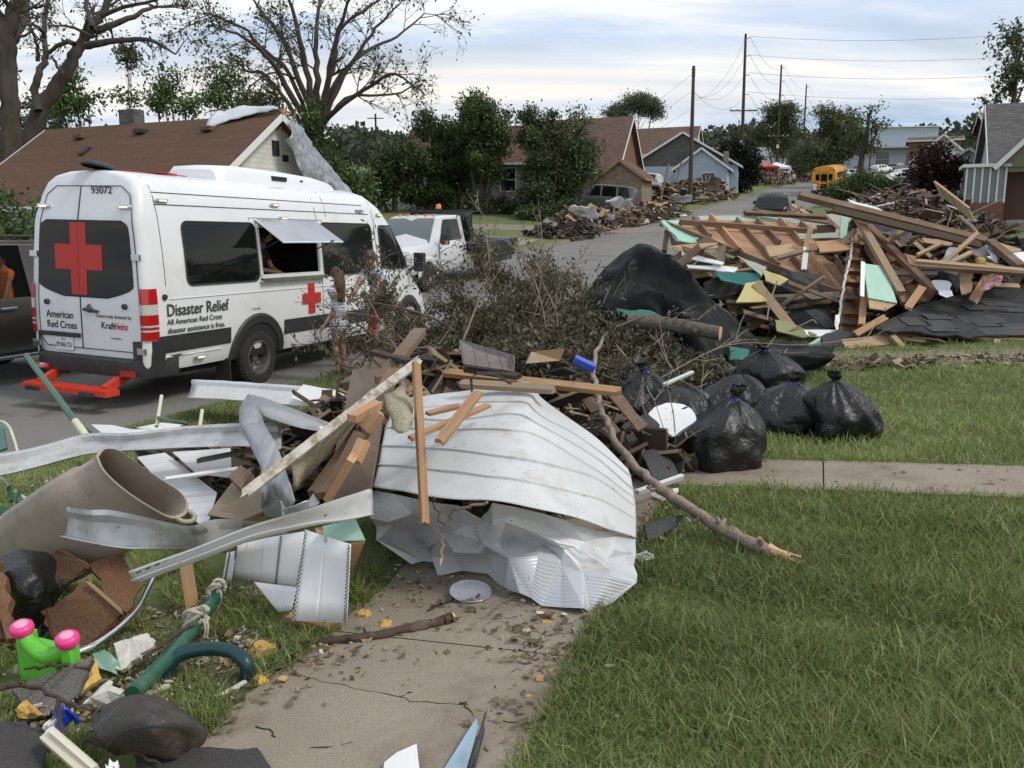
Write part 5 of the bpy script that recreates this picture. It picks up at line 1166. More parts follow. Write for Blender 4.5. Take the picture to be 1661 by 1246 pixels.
# ------------------------------------------------ utility poles and wires
m_pole=wood('pole_wood',(.085,.055,.040),(.055,.038,.030),.1,(.07,.06,.05))
m_wire=M('wire',(.03,.03,.03),rough=.6); m_tag=M('pole_tag',(.6,.6,.58),rough=.6)
POLES=[(1119,331,1124,107,77,.21,'bare topped'),(1201,313,1206,55,100,.21,'tallest'),(1258,302,1268,105,134,.20,'third'),(1300,285,1309,137,178,.20,'fourth'),(1326,262,1336,170,235,.20,'fifth and farthest')]
tops=[];bots=[]
for i,(bx,by,tx,ty,y,r,nm) in enumerate(POLES):
    b=P(bx,by,y); b.z=T(b.x,b.y)-.2; a=P(tx,ty,y); a.x=b.x+(a.x-b.x)*.35; tops.append(a); bots.append(b)
    t=empty('utility_pole',b,{0:'dark brown wooden pole without arms, nearest of the row by the street',1:'tallest wooden utility pole, with a crossarm, left of the dark round bush\'s edge',2:'third wooden utility pole of the row, beyond the round bush',3:'fourth wooden utility pole of the row, thinner with distance',4:'farthest and smallest wooden utility pole of the row'}[i],'utility pole','utility poles along the street')
    g=MB(); g.tube([b,b.lerp(a,.5),a],[r,r*.85,r*.62],10); g.build('pole',m_pole,t,smooth=50)
    if i: 
        L_=(a-b).length
        for f,w in ((.52 if i==1 else .66,1.55),):
            c=b.lerp(a,f if i==1 else .40); g=MB(); g.box(c+V((0,-.22,0)),(w*2,.10,.13)); g.build('crossarm',m_pole,t)
            for s in (-1,-.5,.5,1): g=MB(); g.lathe([(.05,0),(.07,.08),(.04,.16)],c+V((s*w*.92,-.22,.06)),n=8); g.build('insulator',m_tag,t)
        for f in (.97,.86,.74,.62):
            c=b.lerp(a,f); g=MB(); g.tube([c,c+V((.55,0,.12))],.035,6); g.build('side_bracket',m_pole,t)
        g=MB(); g.lathe([(r*.95,0),(r*.95,.5)],b.lerp(a,.30),n=12); g.build('pale_band',m_tag,t)
    else:
        for k in range(3): g=MB(); g.lathe([(r*.75,0),(r*.75,.12)],b.lerp(a,.93+k*.02),n=12); g.build('top_band',m_black,t)
nw=0
def wire(a,b,sag,r=.016,label='thin dark overhead wire strung from the utility poles'):
    pts=[a.lerp(b,i/16)-V((0,0,sag*4*(i/16)*(1-i/16))) for i in range(17)]
    g=MB(); g.tube(pts,r,5,cap=False); return g.build('overhead_wire',m_wire,label=label,cat='wire',group='overhead wires of the pole line',smooth=80)
for i in (1,2,3):
    for f in (.97,.86,.74,.62):
        wire(bots[i].lerp(tops[i],f)+V((.55,0,.12)),bots[i+1].lerp(tops[i+1],f)+V((.55,0,.12)),1.5)
    for s in (-1,-.5,.5,1):
        wire(bots[i].lerp(tops[i],.52 if i==1 else .40)+V((s*1.4,-.22,.2)),bots[i+1].lerp(tops[i+1],.40)+V((s*1.4,-.22,.2)),1.2,.013)
for f,py in ((.985,44),(.87,82),(.76,112),(.64,147)):
    a=bots[1].lerp(tops[1],f)+V((.5,0,0)); wire(a,P(1760,py,88),.8,.014,label='long overhead wire running off to the right from the tallest pole')
for f,f0 in ((.97,.55),(.86,.45),(.74,.35),(.60,.30)):
    wire(bots[1].lerp(tops[1],f),bots[0].lerp(tops[0],.92-f0*.3),1.4,.012); 
for k in range(3): a=bots[0].lerp(tops[0],.95-k*.12); wire(a,V((a.x-11,a.y+9,a.z*.52)),.3,.010)
wire(bots[2].lerp(tops[2],.42),P(1700,168,75),3.2,.035,label='thick low cable crossing the street towards the right hand houses')
wire(P(-40,80,40),P(60,175,60),.4,.012); wire(P(-60,185,28),P(200,262,60),.8,.012)
for px,py,y,h,lb in ((611,252,120,9,'small distant utility pole left of the dark trees'),(997,235,140,11,'small distant utility pole behind the brick house'),(1411,262,190,11,'distant utility pole in front of the industrial building')):
    q=P(px,py,y); z=T(q.x,q.y); t=empty('utility_pole',(q.x,q.y,z),lb,'utility pole'); tz_=EYE+(368-(py-18))/1400*y
    g=MB(); g.tube([V((q.x,q.y,z)),V((q.x,q.y,max(tz_,z+h)))],.13,8); g.build('pole',m_pole,t); g=MB(); g.box((q.x,q.y-.15,max(tz_,z+h)-.6),(2.2,.1,.12)); g.build('crossarm',m_pole,t)
# ------------------------------------------------ trees
m_bark=M('bark',(.050,.038,.030),(.085,.068,.055),.95,3,stretch=(1,1,.18),bump=1.0,bscale=9)
m_leaf=vcol('leaf',.5,.3,.3)
def grow(g,p,d,l,r,dep,rr,tips,up=.15,spread=.6,seg=3,droop=0,leafy=2,maxr=None):
    pts=[p]; q=p.copy(); dd=d.copy(); rad=[r]
    for i in range(seg):
        dd=(dd+V((rr.gauss(0,.13),rr.gauss(0,.13),rr.gauss(0,.10)+up*.12-droop*.1))).normalized(); q=q+dd*(l/seg); pts.append(q); rad.append(r*(1-.45*(i+1)/seg))
        if dep<=leafy: tips.append(q.copy())
    g.tube(pts,rad,6 if r>.05 else 4,cap=False)
    if dep>0:
        for k in range(rr.choice((2,3,3))):
            a=dd.orthogonal().normalized(); a.rotate(Matrix.Rotation(rr.uniform(0,2*PI),3,dd)); nd=(dd+a*rr.uniform(.35,1.0)*spread*1.4).normalized(); nd.z+=up*.5; nd.normalize()
            j=rr.randint(max(1,seg-2),seg); grow(g,pts[j],nd,l*rr.uniform(.6,.85),max(rad[j]*.72,.006 if r<.02 else .012),dep-1,rr,tips,up,spread,seg,droop,leafy)
def limb_tree(name,label,limbs,depth,rr,pal,nleaf,lsize,subs=(3,.22),leafsel=None,group=None,dep=2,maxtw=1.6,org=None,droop=.3):
    """limbs: (points, r0, r1)"""
    t=empty(name,org,label,'tree',group); tips=[]
    g=MB()
    for pts,r0,r1 in limbs:
        pp=pathc(pts,4); n=len(pp); rad=[r0+(r1-r0)*i/(n-1) for i in range(n)]
        pp=[p+V((rr.gauss(0,.03),rr.gauss(0,.03),0))*(1 if 0<i<n-1 else 0) for i,p in enumerate(pp)]
        g.tube(pp,rad,10 if r0>.15 else 7,cap=False)
        ln=sum((pp[i+1]-pp[i]).length for i in range(n-1)); k=int(ln/subs[1]*.22)+1 if r0<.30 else int(ln*.5)
        for _ in range(k):
            i=rr.randint(max(1,n//3),n-1); d=(pp[i]-pp[i-1]).normalized(); a=d.orthogonal().normalized(); a.rotate(Matrix.Rotation(rr.uniform(0,2*PI),3,d)); nd=(d*.7+a*rr.uniform(.5,1)+V((0,0,.15))).normalized()
            grow(g,pp[i],nd,rr.uniform(.45,1)*maxtw,max(.024,rad[i]*.40),dep,rr,tips,.05,.6,3,droop)
    g.build('trunk',m_bark,t,smooth=60)
    if nleaf and tips:
        r_=np.random.default_rng(rr.randint(0,9999)); T_=np.array([tuple(p) for p in tips if (leafsel is None or leafsel(p))])
        if len(T_):
            idx=r_.integers(0,len(T_),nleaf); v,c=leafcloud(T_[idx],lsize,r_,pal,jit=lsize*.8,droop=.4); np_mesh('crown',v,4,c,m_leaf,parent=t)
    return t
LP_ol=[(.065,.085,.032),(.10,.12,.045),(.05,.062,.028),(.13,.145,.065)]
LP_dk=[(.045,.072,.028),(.075,.11,.042),(.032,.052,.022),(.11,.145,.06)]
LP_gr=[(.075,.13,.035),(.10,.165,.045),(.05,.095,.03),(.13,.19,.07)]
LP_pl=[(.10,.13,.07),(.13,.16,.09),(.08,.10,.06)]
rr=random.Random(5); D=37
def pp_(l,y=D,dy=0): return [P(a,b,y+(dy*i/(max(1,len(l)-1)))) for i,(a,b) in enumerate(l)]
limbs=[(pp_([(505,380),(506,300),(508,245),(512,195)]),.50,.36)]
for l,r0,dy in (([(508,215),(470,150),(445,105),(415,75),(385,55),(350,45)],.26,-3),([(510,200),(485,130),(455,60),(425,20),(395,-20)],.26,2),([(512,200),(500,130),(485,60),(470,0),(462,-40)],.28,-1),([(514,200),(515,130),(512,70),(520,0),(522,-40)],.30,3),([(516,200),(530,140),(540,80),(560,20),(580,-30)],.28,-2),([(518,200),(545,150),(575,95),(610,45),(650,5)],.26,1),([(518,205),(555,170),(600,140),(640,120),(690,155)],.22,-3),([(515,195),(555,120),(600,80),(645,60),(688,22)],.22,4),([(506,230),(465,165),(425,118),(400,115),(360,72)],.18,4),([(500,205),(470,120),(420,75),(400,50),(360,30),(330,20)],.18,0),([(515,190),(540,110),(550,50),(600,10),(640,-20)],.2,0),([(519,215),(560,160),(610,155),(650,150),(683,128)],.14,2),([(486,130),(450,118),(420,128),(398,152)],.09,-1)):
    limbs.append((pp_(l,D,dy),r0*.56,.028))
limb_tree('storm_stripped_tree','large storm stripped tree with a fanned dark crown, behind the brown roofed house',limbs,D,rr,LP_ol,5200,.13,dep=3,maxtw=1.5,org=P(505,380,D),leafsel=lambda p:(p.x<-9.5 and p.z>7) or rr.random()<.45)
g=None
rr=random.Random(8); D=36
Lm=[(pp_([(52,330),(50,236),(64,179),(85,150),(101,125),(120,92),(135,64),(155,35),(169,17),(182,-25)],D,2),.38,.13),(pp_([(140,74),(165,70),(190,66),(236,64),(260,72),(285,88)],D,-3),.16,.03),(pp_([(153,50),(185,40),(215,27),(240,15),(256,11),(300,8)],D,2),.15,.03),(pp_([(165,25),(200,12),(245,2),(275,-12)],D,-2),.10,.03),(pp_([(62,180),(57,145),(66,112),(74,90),(72,55),(74,20),(82,-20)],D,3),.17,.07),(pp_([(120,72),(110,68),(92,76),(80,86)],D,0),.11,.07),(pp_([(73,60),(62,44),(50,40),(36,42)],D,-2),.08,.03),(pp_([(150,60),(120,45),(100,42),(78,42)],D,0),.07,.03),(pp_([(62,100),(60,75),(53,52)],D,0),.09,.05),(pp_([(100,120),(92,105),(85,90)],D,0),.08,.03),(pp_([(150,45),(142,20),(138,-10),(130,-30)],D,1),.12,.05),(pp_([(242,8),(262,12),(300,10)],D,1),.05,.02)]
limb_tree('leaning_tree','tall broken tree leaning right with long bare limbs, behind the roof\'s left end',Lm,D,rr,LP_ol,1100,.12,dep=2,maxtw=1.1,org=P(52,330,D))
rr=random.Random(9)
Lm=[(pp_([(25,330),(20,262),(18,210),(17,168),(12,120),(13,81),(14,50),(26,10),(38,-25)],D-2,0),.42,.22),(pp_([(13,80),(8,45),(0,30),(-20,0)],D-2,0),.26,.15),(pp_([(14,70),(25,60),(38,30),(44,-10)],D-2,2),.20,.12),(pp_([(17,180),(5,140),(-15,110)],D-2,0),.22,.15),(pp_([(20,200),(0,180),(-20,170)],D-2,0),.12,.08),(pp_([(30,60),(45,55),(55,45)],D-2,0),.06,.03)]
limb_tree('upright_tree','thick trunked tall tree standing at the left edge of the picture',Lm,D,rr,LP_ol,600,.13,dep=2,maxtw=1.0,org=P(25,330,D-2))
def bushy(name,label,base,clumps,pal,nleaf,lsize,trunk_r=.16,seed=1,group=None,cat='tree',nclu=60,sig=.38,stems=None,mat=None):
    """clumps: ellipsoids (dx,dy,dz,rx,ry,rz) above base"""
    t=empty(name,base,label,cat,group); r_=np.random.default_rng(seed); rr=random.Random(seed); b=V(base)
    g=MB(); 
    tot=sum(c[3]*c[4]*c[5] for c in clumps); pos=[]
    for c in clumps:
        n=max(3,int(nclu*c[3]*c[4]*c[5]/tot)); u=r_.normal(size=(n,3)); u/=np.linalg.norm(u,axis=1)[:,None]; u*=(r_.uniform(0,1,(n,1))**.45)
        k=u*np.array(c[3:6])+np.array(c[:3])+np.array(b); pos.append(k)
        top=b+V((c[0],c[1],c[2]+c[5]*.3)); st=b+V((c[0]*.15,c[1]*.15,-.1))
        mid=st.lerp(top,.5)+V((rr.uniform(-.2,.2),rr.uniform(-.2,.2),0)); g.tube(pathc([st,mid,top],5),[trunk_r*(1-.8*i/10) for i in range(11)],7,cap=False)
        for q in k[::3]: 
            s0=st.lerp(top,rr.uniform(.3,.9)); g.tube([s0,s0.lerp(V(q),.5)+V((0,0,.1)),V(q)],[trunk_r*.30,trunk_r*.18,trunk_r*.06],4,cap=False)
    g.build('trunk',m_bark,t,smooth=60)
    pos=np.concatenate(pos); sz=r_.uniform(.5,1.3,len(pos)); idx=r_.choice(len(pos),nleaf,p=sz/sz.sum())
    pts=pos[idx]+r_.normal(size=(nleaf,3))*(sig*sz[idx])[:,None]*np.array([1,1,.75]); pts[:,2]=np.maximum(pts[:,2],b.z-.1)
    v,c=leafcloud(pts,lsize,r_,pal,droop=.25); shade=r_.uniform(.7,1.35,len(pos))[idx][:,None]
    np_mesh('crown',v,4,c*shade,mat or m_leaf,parent=t); return t
def B(px,y,dz=0): return onG(px,y,dz)
# dark trees in front of the screened house
bushy('leafy_tree','dark rounded tree with a bright green top, second from left in the tree group',B(700,58.5),[(0.00,0.00,3.26,1.99,2.18,1.79),(0.27,0.00,5.44,1.69,1.90,1.23),(-1.36,0.00,1.74,1.47,1.63,1.46),(0.54,0.00,1.30,1.69,1.63,1.23)],LP_gr[:3]+LP_dk,18000,.17,seed=1,nclu=60,sig=.33)
bushy('leafy_tree','tallest broad round topped green tree in the middle of the group',B(785,57.1),[(0.00,0.00,5.77,1.79,2.04,1.35),(-0.95,0.00,5.01,1.05,1.63,1.23),(1.09,0.00,4.90,1.05,1.63,1.35),(0.00,0.00,3.15,1.37,1.63,1.23),(0.00,0.00,6.53,1.05,1.36,0.79)],LP_dk+LP_gr[:2],21000,.17,seed=2,nclu=70,sig=.33)
bushy('leafy_tree','dark spiky topped tree with several upright leaders, right of the round tree',B(885,55.8),[(-0.95,0.00,6.42,0.47,0.68,1.13),(0.20,0.00,6.31,0.53,0.68,1.23),(-0.41,0.00,4.68,0.94,1.22,1.23),(0.95,0.00,4.78,0.63,0.82,1.01),(0.00,0.00,2.83,1.26,1.50,1.35),(-0.82,0.00,1.52,1.05,1.36,1.13)],LP_dk,18000,.16,seed=3,nclu=62,sig=.33)
bushy('leafy_tree','dark tree with a pointed top at the right end of the group',B(930,57.1),[(0.27,0.00,5.44,0.58,0.82,1.13),(0.00,0.00,3.70,1.05,1.36,1.35),(-0.41,0.00,1.96,1.16,1.36,1.35),(0.95,0.00,3.26,0.73,0.95,1.35)],LP_dk,14000,.16,seed=4,nclu=80,sig=.42)
bushy('leafy_tree','low ragged dark tree at the left end of the group',B(640,57.1),[(0.00,0.00,2.61,1.58,1.63,1.46),(0.82,0.00,3.59,1.05,1.36,1.01),(-1.22,0.00,1.42,1.26,1.36,1.23)],LP_dk,14000,.20,seed=5,nclu=80,sig=.33)
bushy('leafy_tree','dense dark low branches between the second and middle trees',B(745,59.8),[(0.00,0.00,2.50,1.47,1.63,1.68),(0.00,0.00,4.24,0.94,1.09,1.01)],LP_dk,10000,.20,seed=6,nclu=60,sig=.33)
bushy('garden_shrub','low dark shrub against the tan house wall beneath the trees',B(838,57.8),[(0.00,0.00,0.54,1.37,1.09,0.56),(-2.45,0.00,0.54,1.26,1.09,0.56)],LP_dk,4500,.17,seed=7,cat='shrub',trunk_r=.05,nclu=40,sig=.25)
bushy('garden_shrub','low dark shrub at the foot of the pointed tree',B(925,54.4),[(0.00,0.00,0.54,1.37,1.09,0.68),(-2.18,0.00,0.43,1.16,1.09,0.45)],LP_dk,4500,.17,seed=8,cat='shrub',trunk_r=.05,nclu=40,sig=.25)
bushy('ivy_tree','ivy covered leafy growth around the stripped tree\'s trunk base',B(520,36.5),[(0,0,4.3,.45,.5,1.5),(.6,0,2.8,.8,.8,1.2),(1.2,0,1.5,1.0,1,1.2),(1.8,0,2.3,.5,.6,.9)],LP_gr+LP_dk[:2],11000,.15,seed=9,nclu=80,sig=.3)
bushy('garden_shrub','green shrub beyond the van at the left edge, under the brown roof',onG(20,22),[(0,0,1.4,1.6,1.2,1.1),(-1.6,0,1.6,1.5,1.2,1.0),(1.4,0,1.0,.9,.9,.9)],LP_gr+LP_dk,15000,.11,seed=10,cat='shrub',trunk_r=.06,nclu=90,sig=.28)
# broken trees over the roof line
for i,(px,y,h,dx,pal,lb) in enumerate(((150,46,8.3,-.4,LP_gr,'wind bent green tree rising over the left part of the brown roof'),(225,45,9.5,.3,LP_ol,'thin tall sapling with a loose top over the middle of the brown roof'),(300,47,8.2,-.3,LP_gr,'feathery green tree over the brown roof, left of the forked one'),(375,45,8.4,.4,LP_gr,'forked green tree over the brown roof, nearest the roof\'s grey tarp'),(115,49,6.6,.0,LP_ol,'low pale tree over the left end of the brown roof'),(440,44,7.0,.3,LP_ol,'low broken tree with pale splintered stubs by the roof peak'),(75,50,6.9,.0,LP_dk,'dark tree between the two leaning trunks at far left'))):
    b=onG(px,y); z=h
    if i==1: cl=[(.2,0,z-1.0,.55,.5,.9),(0,0,z-3.2,.5,.5,.4)]; n=1100
    else: cl=[(dx,0,z-.9,.6,.6,.9),(dx-.7,0,z-1.9,.8,.7,.7),(dx+.8,0,z-2.2,.8,.7,.6)]; n=2600
    bushy('wind_torn_tree',lb,b,cl,pal,n,.17,trunk_r=.05 if i==1 else .10,seed=20+i,nclu=26,sig=.30)
# round yew beside the blue house
q=onG(1192,96)
bushy('round_bush','big dark round evergreen bush behind the tallest pole',q,[(0,0,3.0,2.9,2.4,2.4),(-.2,0,1.7,3.0,2.4,1.7)],[(.006,.012,.006),(.010,.020,.009),(.016,.026,.012)],24000,.26,seed=30,nclu=420,sig=.28,cat='bush')
# right side trees
rr=random.Random(31); D=95
limb_tree('snapped_tree','bare snapped tree with two dark forked stubs near the industrial building',[(pp_([(1395,285),(1397,262),(1401,245),(1407,215),(1409,183)],D),.36,.15),(pp_([(1400,248),(1415,232),(1424,210)],D),.2,.08),(pp_([(1398,250),(1388,232),(1379,211)],D),.22,.08),(pp_([(1399,256),(1380,244),(1366,235)],D),.15,.05)],D,rr,LP_ol,1600,.3,dep=2,maxtw=2.2,org=P(1395,290,D))
bushy('wind_torn_tree','large olive green tree with a ragged crown beyond the school bus',onG(1358,112),[(0,0,7.6,2.8,2.2,1.8),(1.2,0,5.4,2.6,2.2,1.6),(-1.4,0,9.0,1.6,1.2,1.0),(-2.4,0,4.0,2.4,2,1.6)],LP_ol,30000,.24,seed=32,nclu=110,sig=.6)
bushy('wind_torn_tree','loose open green tree between the third and fourth poles',onG(1262,150),[(0,0,10.2,3.0,2.4,1.8),(2.0,0,7.4,2.4,2,1.5),(-2.4,0,7.0,2.4,2,1.5),(.5,0,4.6,2.4,2,1.3)],LP_ol,20000,.27,seed=33,nclu=80,sig=.75)
bushy('wind_torn_tree','small olive tree beside the fourth pole',onG(1305,140),[(0,0,3.6,2.6,2.2,2.0),(3,0,3.0,2.6,2,1.6)],LP_ol,18000,.25,seed=34,nclu=80,sig=.6)
bushy('dark_red_tree','dark red leaved tree in front of the light houses on the right',onG(1512,66),[(0,0,2.9,1.7,1.5,1.5),(1.2,0,2.2,1.2,1.2,1.2),(-1.1,0,1.9,1.1,1,1.2),(.4,0,1.2,1.5,1.2,1.0)],[(.035,.012,.014),(.05,.018,.018),(.022,.009,.011)],15000,.17,seed=35,nclu=110,sig=.33)
bushy('garden_shrub','broad green shrub between the school bus and the rubble',onG(1405,72),[(0,0,1.4,1.9,1.3,1.2),(1.9,0,1.1,1.5,1.2,1.0),(-1.7,0,1.0,1.3,1.2,.9)],LP_dk+LP_gr[:2],15000,.18,seed=36,cat='shrub',trunk_r=.05,nclu=120,sig=.35)
rr=random.Random(37); D=70
limb_tree('bare_topped_tree','thin dark tree with sparse leaves rising behind the right hand roofs',[(pp_([(1645,290),(1642,200),(1645,150),(1650,110),(1658,80)],D),.28,.05),(pp_([(1643,185),(1652,160),(1661,140)],D),.14,.05),(pp_([(1644,170),(1640,140),(1632,115)],D),.10,.04),(pp_([(1643,195),(1625,185),(1600,172)],D),.10,.03),(pp_([(1643,205),(1620,205),(1590,212)],D),.08,.03)],D,rr,LP_ol,2600,.28,dep=2,maxtw=1.8,org=P(1645,290,D))
bushy('wind_torn_tree','pale green crown rising behind the brick house roof',onG(1035,175),[(0,0,12.8,3.6,3,1.6),(-4,0,11.2,2.6,2.4,1.4),(3,0,11.4,2.2,2,1.4)],LP_pl,15000,.32,seed=38,nclu=90,sig=.7)
# far wood on the hill: reads as one mass
r_=np.random.default_rng(50); n=80000
th=r_.uniform(-.62,.70,n); y=r_.uniform(290,470,n); x=y*th; z=np.array([T(a,b) for a,b in zip(x,y)]); hgt=5+3.0*np.sin(x*.09)+2*np.sin(x*.23+2)+1.5*np.sin(x*.6)
z=z+r_.uniform(0,1,n)**.6*(hgt+4); cl=np.round(np.stack([x,y],1)/5)*5
v,c=leafcloud(np.stack([x+r_.normal(size=n),y,z],1),1.6,r_,[(.045,.062,.035),(.07,.09,.05),(.035,.05,.035),(.09,.105,.065)],asp=.8)
np_mesh('far_woods',v,4,c,m_leaf,label='hazy wood covering the hill on the skyline',cat='wood',kind='stuff')
# ------------------------------------------------ heaps of rubble (uncountable) with the larger boards as things
m_rub=vcol('rubble',.85,.2)
RPAL=[(.16,.11,.07),(.10,.075,.055),(.05,.042,.035),(.24,.17,.10),(.40,.38,.34),(.07,.06,.05),(.30,.20,.11),(.12,.10,.09)]
def rubble(name,label,pts,w,h,n,smin,smax,pal=RPAL,seed=1,kind='stuff',thin=.12,cat='rubble heap',base=None):
    """mound along a ground path pts (x,y): width w, height h"""
    r_=np.random.default_rng(seed); pts=[np.array(p[:2]) for p in pts]; seg=r_.integers(0,max(1,len(pts)-1),n); t=r_.uniform(0,1,n)
    A=np.array([pts[i] for i in seg]); Bb=np.array([pts[min(i+1,len(pts)-1)] for i in seg]); c=A+(Bb-A)*t[:,None]
    a=r_.uniform(0,2*PI,n); q=np.sqrt(r_.uniform(0,1,n)); c=c+np.stack([np.cos(a)*q,np.sin(a)*q],1)*w
    nz=.75+.35*np.sin(c[:,0]*1.7+seed)*np.sin(c[:,1]*1.3)+.2*np.sin(c[:,0]*4.1)*np.sin(c[:,1]*3.7)
    top=h*np.clip(1-q**2,0,1)*nz; z=np.array([(T(x,y)) for x,y in c])+top*r_.uniform(.75,1.03,n)
    L_=smin+(smax-smin)*r_.uniform(0,1,n)**3; dims=np.stack([L_,L_*r_.uniform(.08,.5,n),L_*thin*r_.uniform(.2,1,n)+.008],1)
    v=boxes_np(n,np.concatenate([c,z[:,None]],1),dims,r_,.45); pal=np.array(pal); col=pal[r_.integers(0,len(pal),n)]*r_.uniform(.6,1.4,(n,1))
    o=np_mesh(name,v,4,np.tile(col,(6,1)),m_rub,label=label,cat=cat,kind=kind)
    # solid earth core so no light passes through
    g=MB(); rows=[]
    return o
gp=lambda px,y:onG(px,y)
rubble('rubble_heap','heap of boards and household rubble on the verge left of the street',[gp(925,49),gp(975,53),gp(1040,59),gp(1095,67)],1.5,1.15,2600,.12,1.1,seed=3)
rubble('twig_heap','grey heap of broken twigs at the near end of the verge rubble',[gp(890,45),gp(940,47)],1.2,.8,1600,.2,1.0,[(.10,.085,.07),(.16,.14,.12),(.06,.05,.04)],4,thin=.03)
rubble('rubble_heap','rubble heap on the verge between the first and second poles',[gp(1090,78),gp(1160,88)],2.4,1.8,1600,.2,1.6,seed=5)
rubble('rubble_heap','far rubble and clutter along the verge beyond the round bush',[gp(1235,118),gp(1300,150)],2.2,1.2,1200,.25,1.4,seed=6)
rubble('rubble_heap','wide dark heap of house wreckage between the street and the right hand houses',[V((17.5,38,0)),V((19.5,42,0)),V((21.5,48,0)),V((24,56,0)),V((27,62,0))],3.8,1.7,7000,.12,1.2,[(.07,.05,.04),(.11,.08,.06),(.045,.038,.03),(.20,.14,.09),(.36,.34,.31),(.06,.05,.045),(.16,.11,.07)],7)
rubble('twig_heap','tangle of broken dark branches beside the black pickup',[gp(1302,45),gp(1335,43)],.9,.8,1300,.3,1.5,[(.07,.055,.045),(.05,.04,.035),(.11,.09,.075)],8,thin=.025)
rubble('rubble_heap','far line of rubble along the yards before the industrial building',[gp(1450,80),gp(1500,85)],4,1.6,1500,.25,1.6,seed=9)
rb=random.Random(77)
mw_tan=wood('tan_board',(.44,.31,.19),(.34,.23,.135),.2); mw_br=wood('brown_board',(.21,.13,.08),(.15,.095,.06),.4); mw_or=wood('fresh_orange_wood',(.45,.28,.155),(.34,.195,.10),.05,(.22,.12,.07)); mw_gr=wood('grey_weathered_board',(.20,.17,.15),(.13,.115,.105),.7); mw_pk=wood('pink_pine',(.58,.36,.20),(.46,.27,.14),.0,(.30,.19,.11)); mw_dk=wood('dark_board',(.075,.045,.03),(.05,.032,.022),.3,(.06,.05,.04))
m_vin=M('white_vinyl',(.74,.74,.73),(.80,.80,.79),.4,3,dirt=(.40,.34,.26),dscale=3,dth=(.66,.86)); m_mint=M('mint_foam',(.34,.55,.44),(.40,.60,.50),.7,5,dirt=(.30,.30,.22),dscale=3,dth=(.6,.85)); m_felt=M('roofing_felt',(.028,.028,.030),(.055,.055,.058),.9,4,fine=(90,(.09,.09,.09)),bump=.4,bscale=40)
def loose(name,label,cat,px,y,dz,L_,w,t,mat,yaw,tilt,group=None,jag=.0):
    c=onG(px,y,dz); d=V((math.cos(yaw)*math.cos(tilt),math.sin(yaw)*math.cos(tilt),math.sin(tilt)))*L_/2
    g=MB(); g.plank(c-d,c+d,w,t,up=(rb.uniform(-.3,.3),-.4,1),jag=jag,rnd=rb); return g.build(name,mat,label=label,cat=cat,group=group)
for i in range(16):
    px=rb.uniform(915,1085); y=46+(px-905)/180*19; loose('loose_board','tan or brown board lying in the rubble on the left verge','board',px,y-1.4,rb.uniform(.2,1.0),rb.uniform(.6,1.8),rb.uniform(.15,.7),.03,rb.choice([mw_tan,mw_or,mw_br]),rb.uniform(0,PI),rb.uniform(-.4,.4),'boards in the left verge rubble')
for px,y,dz,mt,lb in ((1107,67,.7,m_tarp_w,'crumpled pale blue white sheet at the right end of the verge rubble'),(945,49,.75,m_vin,'white panel on the near verge rubble'),(1005,54,1.0,m_tarp_w,'pale crumpled sheet halfway along the verge rubble')):
    c=onG(px,y,dz); g=MB(); g.grid(drape([[c+V((a*.8,b*.3,.3-b*.3)) for a in (-1,-.3,.4,1)] for b in (-1,0,1)],4,4,.22,px)); g.build('plastic_sheet',mt,label=lb,cat='sheet',smooth=40,solid=.015)
for px,y,l in ((1078,77,3.6),(1098,80,3.9)):
    loose('leaning_pole',{1078:'thin orange wooden post leaning upright before the blue house',1098:'second thin orange post leaning right before the blue house'}[px],'post',px,y,1.6,l,.12,.10,mw_or,.2,1.35)
g=MB(); q=onG(1157,84); g.tube([q,q+V((.05,0,1.2)),q+V((.3,0,2.0))],[.75,.6,.55],10); g.build('tree_stump',m_bark,label='broad cut tree stump on the verge between the two nearest poles',cat='tree stump',smooth=60); 
for px,py,y,w,lb in ((1440,370,0,0,''),): pass
# pieces on the wide heap
for i in range(26):
    f=rb.random(); a=V((17.5,38,0)).lerp(V((23,53,0)),f); a+=V((rb.uniform(-2.5,2.5),rb.uniform(-2,2),0)); c=V((a.x,a.y,T(a.x,a.y)+rb.uniform(.8,1.6))); yaw=rb.uniform(0,PI); ti=rb.uniform(-.5,.5); L_=rb.uniform(1,3); d=V((math.cos(yaw)*math.cos(ti),math.sin(yaw)*math.cos(ti),math.sin(ti)))*L_/2
    g=MB(); g.plank(c-d,c+d,rb.uniform(.1,.3),.05,jag=.05,rnd=rb); g.build('loose_board',rb.choice([mw_tan,mw_br,mw_gr,m_vin,mw_br]),label='splintered board lying on the dark heap before the right hand houses',cat='board',group='boards on the dark heap')
def pplank(name,label,cat,a,ya,b,yb,w,t,mat,group=None,up=(0,-.5,1),jag=0,rnd=rb,bend=0,seg=1):
    g=MB(); g.plank(P(a[0],a[1],ya),P(b[0],b[1],yb),w,t,up=up,jag=jag,rnd=rnd,bend=bend,seg=seg); return g.build(name,mat,label=label,cat=cat,group=group)
# fallen ladder-like wall frame on the far heap
t=empty('wall_frame',P(1540,325,31),'fallen cream wall frame with studs, sloping down by the porch house','wall frame')
a,b=P(1516,295,32),P(1572,338,30); w=V((.10,-.15,-.30))
for o in (0,1): g=MB(); g.plank(a+w*o*1.5,b+w*o*1.5,.09,.05); g.build('rail',mw_tan,t)
g=MB(); g.slab([a+w*.05+V((0,.06,0)),b+w*.05+V((0,.06,0)),b+w*1.5+V((0,.06,0)),a+w*1.5+V((0,.06,0))],.02); g.build('sheathing',M('cream_board',(.24,.20,.13),rough=.8),t)
for k in range(9): p=a.lerp(b,(k+.3)/9); g=MB(); g.plank(p,p+w*1.5,.05,.08); g.build('stud',mw_tan,t)
